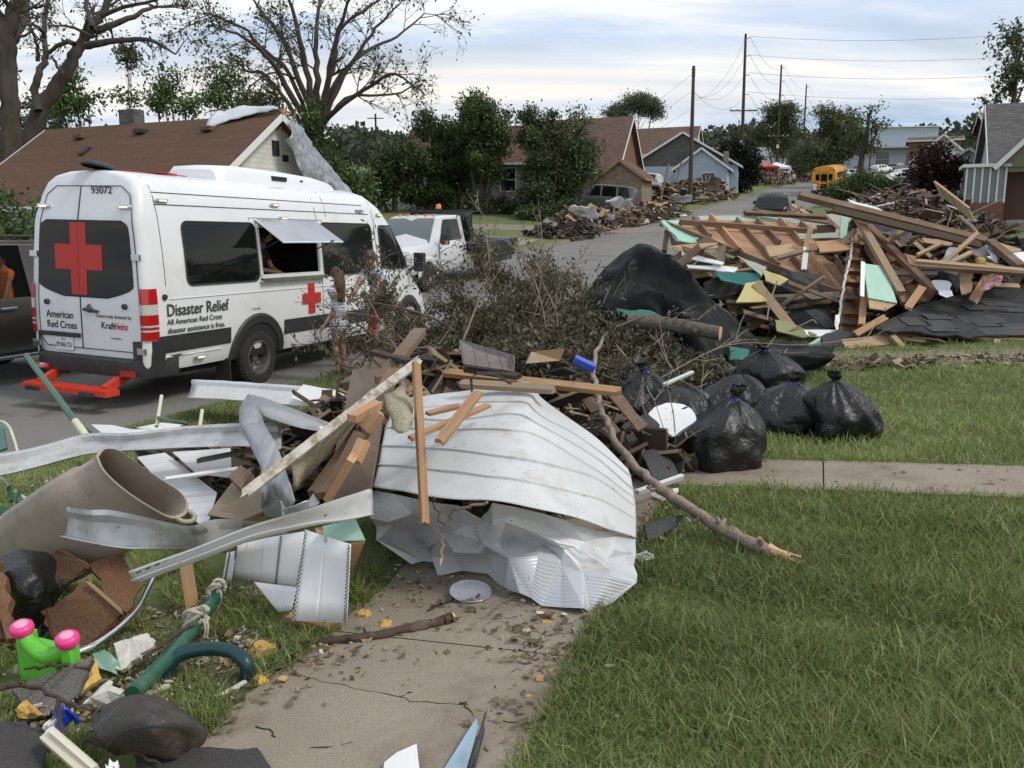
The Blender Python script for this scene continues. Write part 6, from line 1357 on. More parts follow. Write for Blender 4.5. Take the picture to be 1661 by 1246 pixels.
# ------------------------------------------------ foreground heap: every piece placed by its ends and height over the ground
rf=random.Random(21)
m_vin2=M('bright_white_vinyl',(.84,.84,.84),rough=.4,dirt=(.50,.40,.28),dscale=5,dth=(.64,.80),speck=(30,(.25,.17,.10),.70))
def crinkle(name,col,rough,spec,sc,st,dist):
    m=bpy.data.materials.new(name); m.use_nodes=True; n=m.node_tree; b=n.nodes['Principled BSDF']; t=N(n,'ShaderNodeTexCoord')
    x=N(n,'ShaderNodeTexNoise',noise_type='RIDGED_MULTIFRACTAL',inp={'Scale':sc*.5,'Detail':5,'Roughness':.6,'Distortion':.8}); L(n,t.outputs['Object'],x.inputs['Vector'])
    y=N(n,'ShaderNodeTexNoise',inp={'Scale':sc,'Detail':4,'Roughness':.5,'Distortion':1.5}); L(n,t.outputs['Object'],y.inputs['Vector'])
    ad=N(n,'ShaderNodeMath',operation='MULTIPLY_ADD',inp={1:.5}); L(n,x.outputs[0],ad.inputs[0]); L(n,y.outputs[0],ad.inputs[2])
    bp=N(n,'ShaderNodeBump',inp={'Strength':st,'Distance':dist}); L(n,ad.outputs[0],bp.inputs['Height']); L(n,bp.outputs[0],b.inputs['Normal'])
    b.inputs['Base Color'].default_value=(*col,1); b.inputs['Roughness'].default_value=rough; b.inputs['Specular IOR Level'].default_value=spec; return m
m_metw=M('weathered_white_metal',(.56,.57,.56),(.64,.65,.65),.42,2.2,dirt=(.33,.27,.20),dscale=2.2,dth=(.55,.78),speck=(30,(.14,.10,.07),.66),fine=(9,(.50,.49,.47),.35),metal=.0,bump=.08,bscale=30)
m_galv=M('bare_metal_grey',(.36,.37,.38),(.50,.51,.52),.38,4,metal=.55,dirt=(.20,.17,.13),dscale=3,dth=(.58,.85),fine=(7,(.25,.24,.22),.35))
m_chan=M('channel_metal',(.44,.45,.46),(.56,.57,.57),.42,3,metal=.2,speck=(26,(.10,.08,.06),.64),dirt=(.17,.145,.115),dscale=3.0,dth=(.56,.80),fine=(8,(.30,.28,.25),.45))
m_ply=wood('weathered_plywood',(.20,.145,.105),(.15,.11,.08),.5,(.17,.13,.10)); m_ply2=wood('tan_plywood',(.36,.27,.18),(.30,.22,.145),.3,(.25,.20,.14))
m_beige=M('beige_plastic',(.33,.275,.225),(.38,.32,.265),.5,2,dirt=(.20,.16,.125),dscale=3.0,dth=(.50,.75),speck=(22,(.10,.075,.055),.66),bump=.08,bscale=60)
m_green=M('green_enamel',(.012,.085,.045),(.018,.11,.06),.34,4,dirt=(.16,.16,.12),dscale=7,dth=(.58,.74),coat=.2,speck=(45,(.45,.44,.38),.70)); m_teal=M('dark_teal_rubber',(.010,.045,.05),rough=.35,dirt=(.04,.05,.045),dscale=5)
m_cream=M('pale_yellow_paint',(.62,.66,.42),(.55,.58,.36),.5,5,dirt=(.35,.30,.20),dscale=9)
m_toyg=M('lime_plastic',(.12,.52,.04),rough=.4,coat=.1,dirt=(.12,.32,.05),dscale=9,dth=(.5,.85),speck=(40,(.10,.12,.04),.68)); m_toyp=M('pink_plastic',(.80,.05,.25),rough=.35,coat=.2); m_toyp2=M('pale_pink_plastic',(.85,.35,.50),rough=.4)
m_bag=crinkle('black_bag_plastic',(.012,.012,.013),.38,.45,14,1.0,.014); m_tie=M('blue_tie',(.02,.05,.45),rough=.4)
m_fibre=M('brown_fibreboard',(.165,.080,.038),(.21,.11,.055),.9,4,fine=(70,(.10,.05,.025)),bump=.5,bscale=50)
m_insul=M('yellow_insulation',(.62,.38,.09),(.72,.47,.14),.95,14,dirt=(.35,.22,.08),dscale=16,bump=1.0,bscale=60)
m_whitechunk=M('white_plaster',(.66,.64,.58),(.56,.53,.46),.85,10,dirt=(.30,.25,.18),dscale=12,bump=.6,bscale=40)
m_shing=M('grey_shingle',(.17,.16,.15),(.22,.205,.19),.95,5,fine=(150,(.08,.075,.07),.7),bump=.7,bscale=130); m_shingd=M('dark_shingle',(.040,.036,.036),(.06,.055,.053),.95,5,fine=(150,(.10,.095,.09),.6),bump=.7,bscale=130)
m_rubberd=M('dark_rubber',(.035,.030,.027),(.055,.046,.038),.62,4,dirt=(.13,.10,.07),dscale=5,dth=(.50,.72),speck=(40,(.22,.18,.13),.66),bump=.5,bscale=30); m_cloth=M('tan_fabric',(.36,.32,.21),(.44,.40,.28),.95,8,fine=(90,(.22,.19,.12)),bump=.6,bscale=70)
m_stick=M('peeled_bark',(.30,.225,.175),(.20,.145,.11),.85,6,stretch=(1,1,1),fine=(60,(.33,.27,.21),.6),dirt=(.06,.045,.035),dscale=7,dth=(.55,.7),bump=.7,bscale=40); m_stickd=M('dark_stick',(.045,.028,.020),(.08,.05,.035),.8,8,bump=.8,bscale=40,dirt=(.17,.12,.085),dscale=6); m_cut=M('cut_wood',(.62,.44,.25),(.52,.34,.17),.8,30)
m_blackt=M('black_membrane',(.004,.0045,.005),(.007,.0075,.008),.50,2,spec=.16,dirt=(.014,.0135,.013),dscale=2.5,dth=(.6,.9),bump=.15,bscale=12); m_gcloth=M('green_cloth',(.01,.13,.09),(.015,.18,.12),.6,5); m_plate=M('pale_grey_dish',(.38,.40,.45),rough=.3,coat=.2,dirt=(.25,.25,.26),dscale=8); m_tabl=M('white_table_plastic',(.66,.67,.67),(.72,.72,.71),.5,3,dirt=(.35,.30,.24),dscale=7,dth=(.66,.8))
m_blue=M('blue_plastic',(.015,.06,.45),rough=.35); m_mintp=M('mint_paint',(.28,.47,.38),(.34,.52,.43),.6,4,dirt=(.16,.12,.07),dscale=9,dth=(.58,.7))
m_screen=M('blue_grey_vinyl',(.28,.40,.48),rough=.45,dirt=(.2,.25,.28),dscale=6)
Q=G
def pk(label,cat,A,B_,w,t,mat,name='plank',group=None,up=(0,-.35,1),jag=.03,bend=0,seg=1,parent=None):
    g=MB(); g.plank(Q(*A),Q(*B_),w,t,up=up,jag=jag,rnd=rf,bend=bend,seg=seg); return g.build(name,mat,label=label,cat=cat,group=group,parent=parent)
def slabq(label,cat,pts,t,mat,name='panel',group=None,sub=0,jit=0,warp=0,**k):
    g=MB(); g.slab([Q(*p) for p in pts],t,sub=sub,jit=jit); return g.build(name,mat,label=label,cat=cat,group=group,**k)
def sheet(label,cat,rows,nu,nv,mat,name='sheet',amp=.02,fr=3,seed=1,solid=.004,smooth=35,fn=None,raw=False,group=None,**k):
    ctrl=rows if raw else [[Q(*p) for p in r] for r in rows]
    gr=drape(ctrl,nu,nv,amp,seed,fr) if fn is None else fn(interp_grid(ctrl,nu,nv))
    g=MB(); g.grid(gr); return g.build(name,mat,label=label,cat=cat,group=group,smooth=smooth,solid=solid,**k)
Z2=lambda s,ox,oy:(lambda x,y,h:(ox+x/s,oy+y/s,h))
# 1 big white metal sheet: ribbed field and crushed front
z=Z2(2.833,560,560)
rows=[[(300,240,.72),(500,215,.74),(835,176,.78),(905,250,.70),(1150,430,.50),(1300,572,.36)],
[(225,300,.70),(520,272,.72),(800,262,.75),(900,332,.68),(1150,480,.48),(1312,606,.33)],
[(205,330,.67),(500,340,.70),(770,328,.72),(900,385,.66),(1150,525,.46),(1322,660,.30)],
[(185,375,.63),(450,386,.66),(740,402,.68),(900,440,.62),(1150,583,.43),(1328,700,.27)],
[(168,460,.58),(400,480,.60),(700,508,.62),(950,556,.56),(1150,620,.42),(1334,742,.24)],
[(150,556,.52),(400,572,.55),(700,612,.56),(950,655,.50),(1150,710,.38),(1336,800,.21)],
[(122,655,.47),(370,695,.49),(670,716,.50),(950,770,.44),(1150,830,.33),(1336,885,.18)]]
def ribbed(gr,nv=8):
    out=[]
    for i,r in enumerate(gr):
        rr_=[]
        for j,p in enumerate(r):
            q=p+V((0,0,.010*mn.noise(p*4)+.018*mn.noise(p*1.6+V((5,0,0)))))
            rr_.append(q)
        out.append(rr_)
        if i%nv==0 and 0<i<len(gr)-1: 
            out[-1]=[p+V((0,0,.0)) for p in rr_]; out.append([p+V((0,.002,.010)) for p in rr_]); out.append([p+V((0,-.005,.009)) for p in rr_]); out.append([p+V((0,-.007,-.003)) for p in rr_])
    return out
S1=sheet('big white ribbed metal sheet folded over the heap, its front edge crushed','metal sheet',[[z(*p) for p in r] for r in rows],12,8,m_metw,'ribbed_metal_sheet',fn=ribbed,smooth=28,org=Q(800,800,0))
rows=[[(118,668,.45),(345,712,.46),(520,745,.44),(640,800,.34),(680,722,.48),(900,775,.42),(1120,840,.31),(1335,892,.17)],
[(116,735,.40),(330,760,.40),(500,790,.34),(600,830,.26),(700,800,.38),(900,830,.34),(1120,905,.25),(1332,960,.14)],
[(118,795,.34),(330,800,.33),(480,860,.24),(590,905,.18),(650,845,.33),(860,845,.34),(1080,930,.24),(1330,1010,.12)],
[(145,830,.27),(340,850,.20),(430,905,.24),(620,965,.20),(700,920,.17),(880,900,.25),(1090,985,.20),(1328,1055,.11)],
[(150,900,.18),(330,905,.12),(400,965,.11),(640,985,.08),(780,970,.20),(960,990,.20),(1100,1030,.17),(1330,1085,.09)],
[(290,1000,.10),(370,975,.08),(435,1050,.05),(620,1040,.05),(770,1090,.10),(950,1090,.13),(1120,1110,.10),(1290,1120,.07)],
[(300,1000,.08),(390,1000,.06),(445,1056,.03),(640,1046,.04),(790,1150,.04),(930,1185,.04),(1060,1216,.03),(1230,1190,.03)]]
def crush(gr):
    out=[]; m=len(gr); rs=random.Random(4); K_=[(rs.uniform(0,PI),rs.uniform(1.6,8.5),rs.uniform(0,1)) for _ in range(13)]
    tri=lambda x:abs((x%1)*2-1)
    for i,r in enumerate(gr):
        o=[]; v=i/(m-1)
        for j,p in enumerate(r):
            u=j/(len(r)-1)*1.9; w=V((u*1.3,v*1.3,2)); uw=u+.16*mn.noise(w*1.3); vw=v+.16*mn.noise(w*1.3+V((9,3,0)))
            f=sum(.5/(k[1]**.8)*(tri((uw*math.cos(k[0])+vw*math.sin(k[0]))*k[1]*.5+k[2])-.5) for k in K_)
            e=min(1,v*7+.15); o.append(p+V((.25,-.62,.72))*(.24*f*e)+V((0,0,.006))*mn.noise(p*9))
        out.append(o)
    return out
m_metc=M('corrugated_scrap',(.50,.52,.54),(.60,.61,.62),.40,2.2,dirt=(.33,.28,.21),dscale=3.2,dth=(.56,.80),speck=(30,(.14,.10,.07),.66),metal=.15)
nt_=m_metc.node_tree; tc_=N(nt_,'ShaderNodeTexCoord'); wv=N(nt_,'ShaderNodeTexWave',wave_type='BANDS',bands_direction='Y',inp={'Scale':22.0,'Distortion':.6}); L(nt_,tc_.outputs['UV'],wv.inputs['Vector']); bp_=N(nt_,'ShaderNodeBump',inp={'Strength':.35,'Distance':.004}); L(nt_,wv.outputs['Fac'],bp_.inputs['Height']); L(nt_,bp_.outputs[0],nt_.nodes['Principled BSDF'].inputs['Normal'])
gr=interp_grid([[Q(*z(*p)) for p in r] for i_,r in enumerate(rows) if i_!=5],2,1); m=len(gr); k=len(gr[0]); rs=random.Random(14)
for i in range(m):
    for j in range(k):
        e=.25 if (i==0 or j in(0,k-1)) else 1.0; e2=1.6 if i>m-4 else 1
        gr[i][j]=gr[i][j]+V((rs.uniform(-.028,.028)*e,rs.uniform(-.030,.025)*e,rs.uniform(-.016,.02)*e))+V((.2,-.6,.7))*(.030*math.sin(i*2.1+j*1.9)*e)
g=MB(); g.grid(gr); fs=[]; us_=[]
for n_,(f,u) in enumerate(zip(g.f,g.uv)):
    d_=(n_*7)%3
    if d_: fs+=[(f[0],f[1],f[2]),(f[0],f[2],f[3])]; us_+=[[u[0],u[1],u[2]],[u[0],u[2],u[3]]]
    else: fs+=[(f[1],f[2],f[3]),(f[1],f[3],f[0])]; us_+=[[u[1],u[2],u[3]],[u[1],u[3],u[0]]]
g.f=fs; g.uv=us_; g.mi=[0]*len(fs)
cf=g.build('crushed_front',m_metc,S1,smooth=50); md=cf.modifiers.new('bevel','BEVEL'); md.width=.016; md.segments=4; md.limit_method='ANGLE'; md.angle_limit=R(8)
# 2 central timber bundle
slabq('brown weathered plywood sheet standing behind the timber bundle','plywood',[(573,600,.72),(640,600,.80),(624,665,.66),(602,792,.50),(522,838,.38),(556,680,.6)],.016,m_ply,'plywood_sheet')
pk('long brown beam with a split top, leaning over the plywood','beam',(682,536,1.10),(618,618,.92),.085,.045,mw_br,'wooden_beam',jag=.05)
pk('lower thick brown beam in the bundle with a cut square end','beam',(618,655,.86),(512,806,.52),.085,.045,mw_br,'wooden_beam')
pk('upper brown beam end resting across the bundle','beam',(640,600,.98),(590,700,.80),.075,.04,mw_br,'wooden_beam')
pk('short dark cross board nailed near the top of the beam','board',(603,571,.98),(668,588,1.02),.05,.03,mw_dk,'cross_board')
for i,(a,b,w,lb) in enumerate((((614,655,.93),(568,680,.90),.075,'fresh pink stud offcut, uppermost in the bundle'),((617,667,.92),(592,698,.84),.10,'short wide pink block beside the bundle'),((592,712,.85),(574,752,.76),.075,'fresh stud piece in the middle of the bundle\'s right side'),((572,742,.80),(533,808,.60),.085,'fresh stud piece at the bottom of the bundle'),((585,700,.84),(548,770,.66),.07,'brown stud lying along the bundle under the fresh pieces'))):
    pk(lb,'stud',a,b,w*.68,.036,mw_pk if i<4 else mw_br,'wooden_stud',jag=.012)
F1=pk('long white painted fascia board rising diagonally over the heap','fascia board',(684,582,1.08),(388,808,.62),.045,.022,M('peeling_white_paint',(.55,.53,.47),(.40,.35,.27),.8,14,dirt=(.20,.15,.10),dscale=14,dth=(.5,.65)),'fascia_board',up=(0,-.9,.5),jag=.04)
sheet('tan split panel hanging under the white fascia board','panel',[[(600,634,.90),(560,668,.84),(510,708,.78),(470,745,.70)],[(594,660,.86),(548,705,.79),(505,745,.68),(482,790,.58)],[(545,702,.72),(528,740,.66),(495,775,.58),(474,795,.5)]],5,5,m_cloth,'split_panel',amp=.03,seed=4,solid=.012)
sheet('ragged tan fabric scrap hanging on the bundle\'s right side','fabric',[[(624,645,.93),(640,630,.95),(657,620,.95)],[(628,665,.90),(648,655,.92),(668,652,.90)],[(634,680,.87),(655,680,.88),(673,680,.86)],[(640,692,.85),(652,705,.84),(662,702,.84)]],2,2,m_cloth,'fabric_scrap',amp=.03,seed=7,fr=12,solid=.006)
pk('long thin upright lath standing on the metal sheet','lath',(675,588,1.10),(689,851,.42),.038,.025,mw_or,'wooden_lath',up=(.6,-.8,.3),jag=.01)
pk('crossed lath pointing down right on the metal sheet','lath',(776,636,.90),(711,720,.76),.055,.02,mw_or,'wooden_lath',jag=.03)
pk('long lath lying under the crossed one on the metal sheet','lath',(793,657,.80),(664,712,.74),.035,.02,mw_or,'wooden_lath',jag=.02)
pk('short lath at the left of the crossed laths','lath',(690,672,.78),(748,658,.80),.035,.018,mw_or,'wooden_lath',jag=.02)
g=MB(); g.tube([Q(766,637,.88),Q(764,615,.95),Q(772,606,1.0),Q(800,606,.96),Q(828,622,.88)],.008,6); g.build('bent_cable',m_black,label='thin black cable looped over the top of the metal sheet',cat='cable',smooth=60)
# boards behind the sheet
pk('long fresh tan board lying behind the metal sheet','board',(720,604,.80),(1010,636,.72),.08,.03,mw_or,'long_board',group=None,jag=.04)
pk('second tan board just in front of the long one','board',(745,622,.82),(905,632,.80),.07,.03,mw_tan,'long_board',jag=.05)
slabq('grey weathered drop siding panel behind the metal sheet','siding panel',[(745,552,1.02),(752,592,.90),(833,604,.86),(835,578,.95)],.02,lines('grey_drop_siding',(.20,.17,.155),(.05,.04,.035),.075,.12,dirt=(.12,.10,.085),dth=(.45,.7),dscale=6),'weathered_siding')
pk('dark brown board under the grey siding panel','board',(752,598,.86),(845,612,.84),.05,.03,mw_dk,'board')
slabq('tan curled board scrap behind the heap near the blue plastic','board scrap',[(853,590,.95),(862,571,1.0),(915,565,1.0),(908,585,.92)],.012,mw_tan,'board_scrap')
slabq('dark grey roofing scrap beside the blue plastic','roofing scrap',[(885,604,.80),(915,596,.85),(938,605,.8),(905,610,.76)],.01,m_felt,'roofing_scrap')
g=MB(); g.box(Q(948,590,.85),(.15,.09,.045),(V((.9,-.1,-.42)).normalized(),V((.15,.98,.1)).normalized(),V((.42,-.15,.9)).normalized())); g.build('blue_plastic_box',m_blue,label='small bright blue plastic box in the brush',cat='box',bev=.004)
# 3 gutters and channels on the left
def channel(label,top,bot,mat,name='metal_channel',lip=.02,n=5,seed=3,amp=.008,group=None):
    """open channel: top edge path and bottom edge path, with turned lips"""
    a=pathc([Q(*p) for p in top],n); b=pathc([Q(*p) for p in bot],n); rows=[[],[],[],[],[],[]]
    for p,q in zip(a,b):
        d=(q-p); up=V((0,-.6,.75)).normalized(); nz=V((mn.noise(p*5),mn.noise(p*5+V((9,0,0))),mn.noise(p*4+V((0,9,0)))))*amp
        for k,(f,o) in enumerate(((0,-lip),(0,.018),(.13,.016),(.20,-.022),(.80,-.028),(1,.018))): rows[k].append(p+d*f+up*o+nz)
    g=MB(); g.grid(rows); return g.build(name,mat,label=label,cat='metal channel' if 'gutter' not in name else 'gutter',smooth=14,solid=.0035,group=group)
channel('very long white metal channel crossing the heap from the left edge',[(-30,744,.50),(60,728,.52),(150,706,.56),(212,706,.60),(300,695,.62),(400,689,.64),(455,690,.64)],[(-30,781,.44),(60,760,.46),(150,738,.50),(205,734,.52),(300,729,.56),(400,726,.58),(455,732,.58)],m_chan)
channel('curved metal channel lying open in front of the beige barrel',[(110,825,.62),(145,832,.63),(183,832,.63),(240,845,.62),(309,856,.60),(350,845,.58),(407,848,.54),(462,852,.50)],[(98,872,.50),(145,884,.50),(202,893,.50),(255,894,.50),(309,890,.48),(360,884,.46),(410,872,.44),(462,862,.44)],m_chan,'metal_channel',lip=.05)
channel('long pale gutter with slotted edge crossing in front, low on the left',[(213,930,.42),(300,897,.50),(400,860,.58),(500,828,.64),(560,810,.64),(604,796,.60)],[(217,944,.39),(302,911,.47),(402,875,.54),(503,850,.57),(562,845,.54),(604,838,.50)],m_metw,'gutter',lip=.03)
g=MB(); 
for k in range(13):
    a=Q(222+k*15,931-k*6.05,.425+.0120*k); b=Q(230+k*15,928-k*6.05,.43+.0120*k); g.plank(a+V((0,-.006,.006)),b+V((0,-.006,.006)),.005,.004)
g.build('gutter_slots',m_int,bpy.data.objects['gutter'])
channel('short white metal channel lying by the kerb behind the heap',[(312,617,.34),(400,622,.36),(480,628,.38),(562,636,.38)],[(303,646,.26),(400,652,.28),(480,660,.30),(560,668,.32)],m_metw,'metal_channel',lip=.04)
slabq('bright white panel lying on the short channel','panel',[(492,624,.44),(472,646,.42),(556,670,.40),(563,638,.42)],.006,m_vin,'white_board')
sheet('bent grey flashing with a folded corner, standing upright in the heap','flashing',[[(403,638,.80),(389,660,.76),(388,688,.72)],[(418,655,.78),(398,690,.72),(402,715,.66)],[(430,690,.74),(420,725,.66),(425,760,.60)],[(447,720,.70),(432,765,.60),(424,800,.55)],[(458,745,.66),(442,790,.54),(425,825,.46)],[(478,812,.56),(462,838,.44),(432,838,.42)]],1,1,m_galv,'flashing',amp=.008,seed=2,smooth=12)
sheet('grey flashing strip running right from the folded corner','flashing',[[(403,640,.80),(430,645,.78),(480,665,.72),(540,688,.66)],[(407,665,.75),(440,680,.72),(490,695,.66),(535,702,.62)]],2,1,m_galv,'flashing',amp=.008,seed=5)
sheet('crumpled dark metal foil under the cut studs','metal scrap',[[(448,815,.52),(470,828,.52),(500,818,.54),(512,800,.56)],[(455,838,.48),(470,840,.48),(505,830,.50),(520,812,.53)]],5,4,m_galv,'foil_scrap',amp=.03,seed=8,fr=9)
# white ribbed siding boards under the channel
VZ_=lines('white_soffit',(.70,.70,.69),(.30,.29,.27),.105,.07,coord='UV',axis=1,dirt=(.42,.36,.28),dscale=5,dth=(.62,.85),rough=.4)
slabq('white ribbed siding sheet running under the beige barrel\'s mouth','siding',[(222,742,.34),(268,735,.36),(352,800,.30),(337,852,.26),(322,850,.26)],.008,VZ_,'white_siding')
slabq('white ribbed siding sheet behind the curved channel, right part','siding',[(280,734,.40),(374,728,.42),(376,775,.36),(318,768,.36)],.008,VZ_,'white_siding')
slabq('white siding shard lying behind the long channel by the green pole','siding',[(148,689,.34),(182,690,.35),(214,697,.36),(250,697,.38),(215,716,.36),(172,708,.34)],.006,m_vin,'white_siding')
slabq('white siding shard behind the long channel near the yellow post','siding',[(222,694,.36),(262,686,.38),(300,690,.38),(262,704,.36)],.006,m_vin,'white_siding')
slabq('tan plywood piece under the grey flashing','plywood',[(388,770,.48),(424,790,.50),(428,830,.42),(393,846,.36),(337,836,.34)],.012,m_ply2,'plywood_piece')
slabq('small dark brown board beside the tan plywood','board',[(372,776,.50),(392,758,.54),(410,770,.52),(392,796,.48)],.03,mw_br,'board_piece')
pk('thin white trim strip lying left of the tan plywood','trim',(262,778,.42),(388,760,.46),.03,.012,m_vin,'trim_strip')
pk('dark weathered trim lying above the thin white strip','trim',(318,748,.48),(420,728,.52),.03,.02,mw_gr,'trim_strip')
# 3b soffit panels hanging in front
def soffit(label,pts,ribs,slots,seed=1):
    """pts: TL,TR,BR,BL"""
    a,b,c,d=[Q(*p) for p in pts]; n=30; rows=[]
    prof_=[]; 
    for i in range(5):
        f=i/4; r=[]
        for j in range(n+1):
            u=j/n; p=a.lerp(b,u).lerp(d.lerp(c,u),f); o=0
            for rb_ in ribs:
                if abs(u-rb_)<.022: o=-.003
            r.append(p+V((0,-1,.25)).normalized()*(o+0))
        rows.append(r)
    g=MB(); g.grid(rows); o=g.build('soffit_panel',m_vin2,label=label,cat='soffit panel',smooth=9,solid=.0025)
    g=MB()
    for s0 in slots:
        for rowk in (0,.028):
            for k in range(22):
                f=(k+.3+ (.5 if rowk else 0))/22.5; p=a.lerp(b,s0+rowk).lerp(d.lerp(c,s0+rowk),f); q=a.lerp(b,s0+rowk).lerp(d.lerp(c,s0+rowk),min(1,f+.022)); e=V((0,-.0055,.002)); g.plank(p+e,q+e,.0045,.002,up=(0,-1,.2))
    if slots: g.build('slots',m_int,o,kind='stuff')
    return o
z=Z2(2.793,340,800)
soffit('white soffit panel with brown stain, second from the left',[z(120,238,.34),z(245,205,.36),z(235,402,.14),z(100,385,.14)],[.35,.7],[.02],1)
soffit('white slotted soffit panel left of the largest one',[z(245,205,.37),z(432,172,.39),z(390,432,.14),z(232,400,.15)],[.4],[.42],2)
soffit('largest white soffit panel with two slotted bands, standing in front',[z(432,165,.42),z(640,232,.42),z(622,590,.08),z(373,578,.08)],[.05,.47,.97],[.015,.95],3)
soffit('narrow slotted soffit edge, leftmost of the soffit panels',[z(80,270,.28),z(122,262,.30),z(98,412,.12),z(54,410,.12)],[],[.3],4)
soffit('white soffit panel slipped askew under the largest one',[z(200,402,.15),z(395,425,.16),z(372,530,.07),z(312,540,.05)],[.4],[],5)
slabq('mint green painted board scrap above the largest soffit panel','board scrap',[z(515,150,.46),z(662,118,.48),z(706,215,.40),z(520,220,.40)],.014,m_mintp,'painted_board')
slabq('orange plywood layer under the mint green board','plywood',[z(480,160,.43),z(520,152,.44),z(705,222,.38),z(690,236,.37),z(510,236,.37)],.016,mw_or,'plywood_strip')
slabq('orange brown board behind the largest soffit panel','board',[z(600,235,.38),z(705,215,.40),z(640,380,.20),z(612,390,.18)],.012,mw_or,'board_piece')
pk('short orange board end under the soffit panels','board',z(355,555,.05),z(560,605,.04),.05,.03,mw_or,'board_piece')
# 4 beige barrel
c0=Q(229,788,.50)
def ellring(pts): return pathc([Q(*p) for p in pts]+[Q(*pts[0])],4)[:-1]
MP=[(157,742),(168,729),(190,731),(215,748),(258,778),(292,800),(303,818),(298,834),(276,840),(240,822),(200,795),(168,765)]
mcen=Q(228,786,.64); mN=V((.52,-.50,.69)).normalized()
def mray(px,py): d=ray(px,py); return EYEV+d*((mcen-EYEV).dot(mN)/d.dot(mN))
mouth=pathc([mray(*p) for p in MP]+[mray(*MP[0])],4)[:-1]
cen=sum(mouth,V())/len(mouth); axd=(P(40,905,cen.y+.42)-cen)
def ringat(f,s,z_=0): return [cen+axd*f+(p-cen)*s+V((0,0,z_)) for p in mouth]
rows=[ringat(.95,.55),ringat(.9,.80),ringat(.3,.90),[cen+(p-cen)*.93+axd*.02 for p in mouth],[cen+(p-cen)*.97-mN*-.010 for p in mouth],[cen+(p-cen)*1.03+mN*.006 for p in mouth],[cen+(p-cen)*1.04-mN*.018 for p in mouth],[cen+(p-cen)*.985-mN*.022 for p in mouth],ringat(.22,1.0),ringat(.225,1.05),ringat(.45,1.10),ringat(.8,1.10),ringat(1.1,1.0),ringat(1.3,.85),ringat(1.32,.05)]
g=MB(); g.grid(rows,closed=True); BR=g.build('plastic_barrel',m_beige,label='large dented beige plastic barrel lying on its side with its mouth open',cat='barrel',smooth=50)
g=MB(); g.tube(pathc([mray(284,838),mray(296,846),mray(312,845),mray(315,836),mray(304,828)],4),.012,8); g.build('handle',m_beige,BR,smooth=60)
# 5 poles
a,b=Q(43,577,1.0),Q(140,708,.55); m=a.lerp(b,.84)
t=empty('swing_pole',b,'green enamel pole with a pale yellow foot, leaning over the left of the heap','pole'); g=MB(); g.tube([a,m],.024,12); g.build('upper_tube',m_green,t,smooth=50); g=MB(); g.tube([m,b],.026,12); g.build('foot_tube',m_cream,t,smooth=50)
pk('dark green bar joined to the foot of the leaning pole','bar',(138,694,.56),(160,708,.54),.02,.02,m_green,'green_bar')
for a,b,lb in (((262,642,.62),(254,692,.42),'taller pale yellow post behind the long channel'),((328,665,.56),(323,700,.42),'shorter pale yellow post behind the long channel')):
    g=MB(); g.tube([Q(*a),Q(*b)],.014,10); g.build('yellow_post',m_cream,label=lb,cat='post',smooth=50)
pk('thin dark green bar between the two yellow posts','bar',(255,677,.48),(305,688,.48),.018,.018,m_green,'green_bar')
t=empty('garden_chair',Q(8,760,0),'broken green garden chair with cream tube arms at the left edge','chair')
for pts in ([(-12,688,.5),(2,684,.52),(14,692,.5),(22,712,.44),(30,740,.36)],[(-12,776,.36),(8,778,.36),(22,795,.32),(45,812,.28),(60,820,.22)]):
    g=MB(); g.tube(pathc([Q(*p) for p in pts],4),.012,8); g.build('frame_tube',m_cream,t,smooth=60)
for pts,nm in (([(-14,694,.48),(6,694,.5),(12,728,.42),(-10,735,.40)],'seat_back'),([(-15,822,.30),(44,822,.30),(38,838,.24),(-15,845,.22)],'seat'),([(12,792,.34),(18,788,.35),(22,812,.30),(14,815,.29)],'bracket'),([(28,798,.34),(33,796,.34),(34,815,.30),(28,815,.29)],'bracket'),([(5,838,.26),(22,838,.27),(14,872,.1),(0,872,.1)],'arm_support')):
    g=MB(); g.slab([Q(*p) for p in pts],.015); g.build(nm,m_green,t)
g=MB(); g.tube(pathc([Q(362,952,.12),Q(330,998,.11),Q(280,1060,.12),Q(215,1126,.14)],5),.030,14); GP_=g.build('green_pipe',m_green,label='dark green muddy pipe tied with a cloth knot, lying on the grass',cat='pipe',smooth=50)
def knot(c,r,seed,mat,name,label,cat,n=4,parent=None):
    rr_=random.Random(seed); g=MB()
    for k in range(n):
        pts=[c+V((math.cos(a)*r*rr_.uniform(.7,1.2),math.sin(a)*r*.5,math.sin(a+k)*r*.8+rr_.uniform(-.2,.2)*r)) for a in np.linspace(0,2*PI*.85,7)]; g.tube(pathc(pts,3),r*.20,7)
    for k in range(2): p=c+V((rr_.uniform(-1,1)*r,-r*.3,0)); g.tube(pathc([p,p+V((r*.3,-r*.4,-r*.4)),p+V((r*.2,-r*.6,-r*1.4))],3),[r*.2*(1-i*.1) for i in range(7)],6)
    return g.build(name,mat,label=label,cat=cat,smooth=70,parent=parent)
m_knot=M('pale_cloth',(.55,.52,.42),(.45,.42,.33),.9,14,bump=.6,bscale=60)
knot(Q(318,1003,.14),.05,3,m_knot,'cloth_knot','pale cloth knot tied round the middle of the green pipe','cloth')
knot(Q(352,956,.15),.04,5,m_knot,'cloth_knot','pale cloth knot at the upper end of the green pipe','cloth')
g=MB(); g.tube(pathc([Q(272,1108,.02),Q(276,1078,.10),Q(296,1060,.13),Q(338,1052,.14),Q(378,1058,.13),Q(400,1078,.10),Q(400,1100,.02)],5),.028,14); g.build('rubber_loop',m_teal,label='thick dark teal rubber loop standing in the grass',cat='rubber loop',smooth=50)
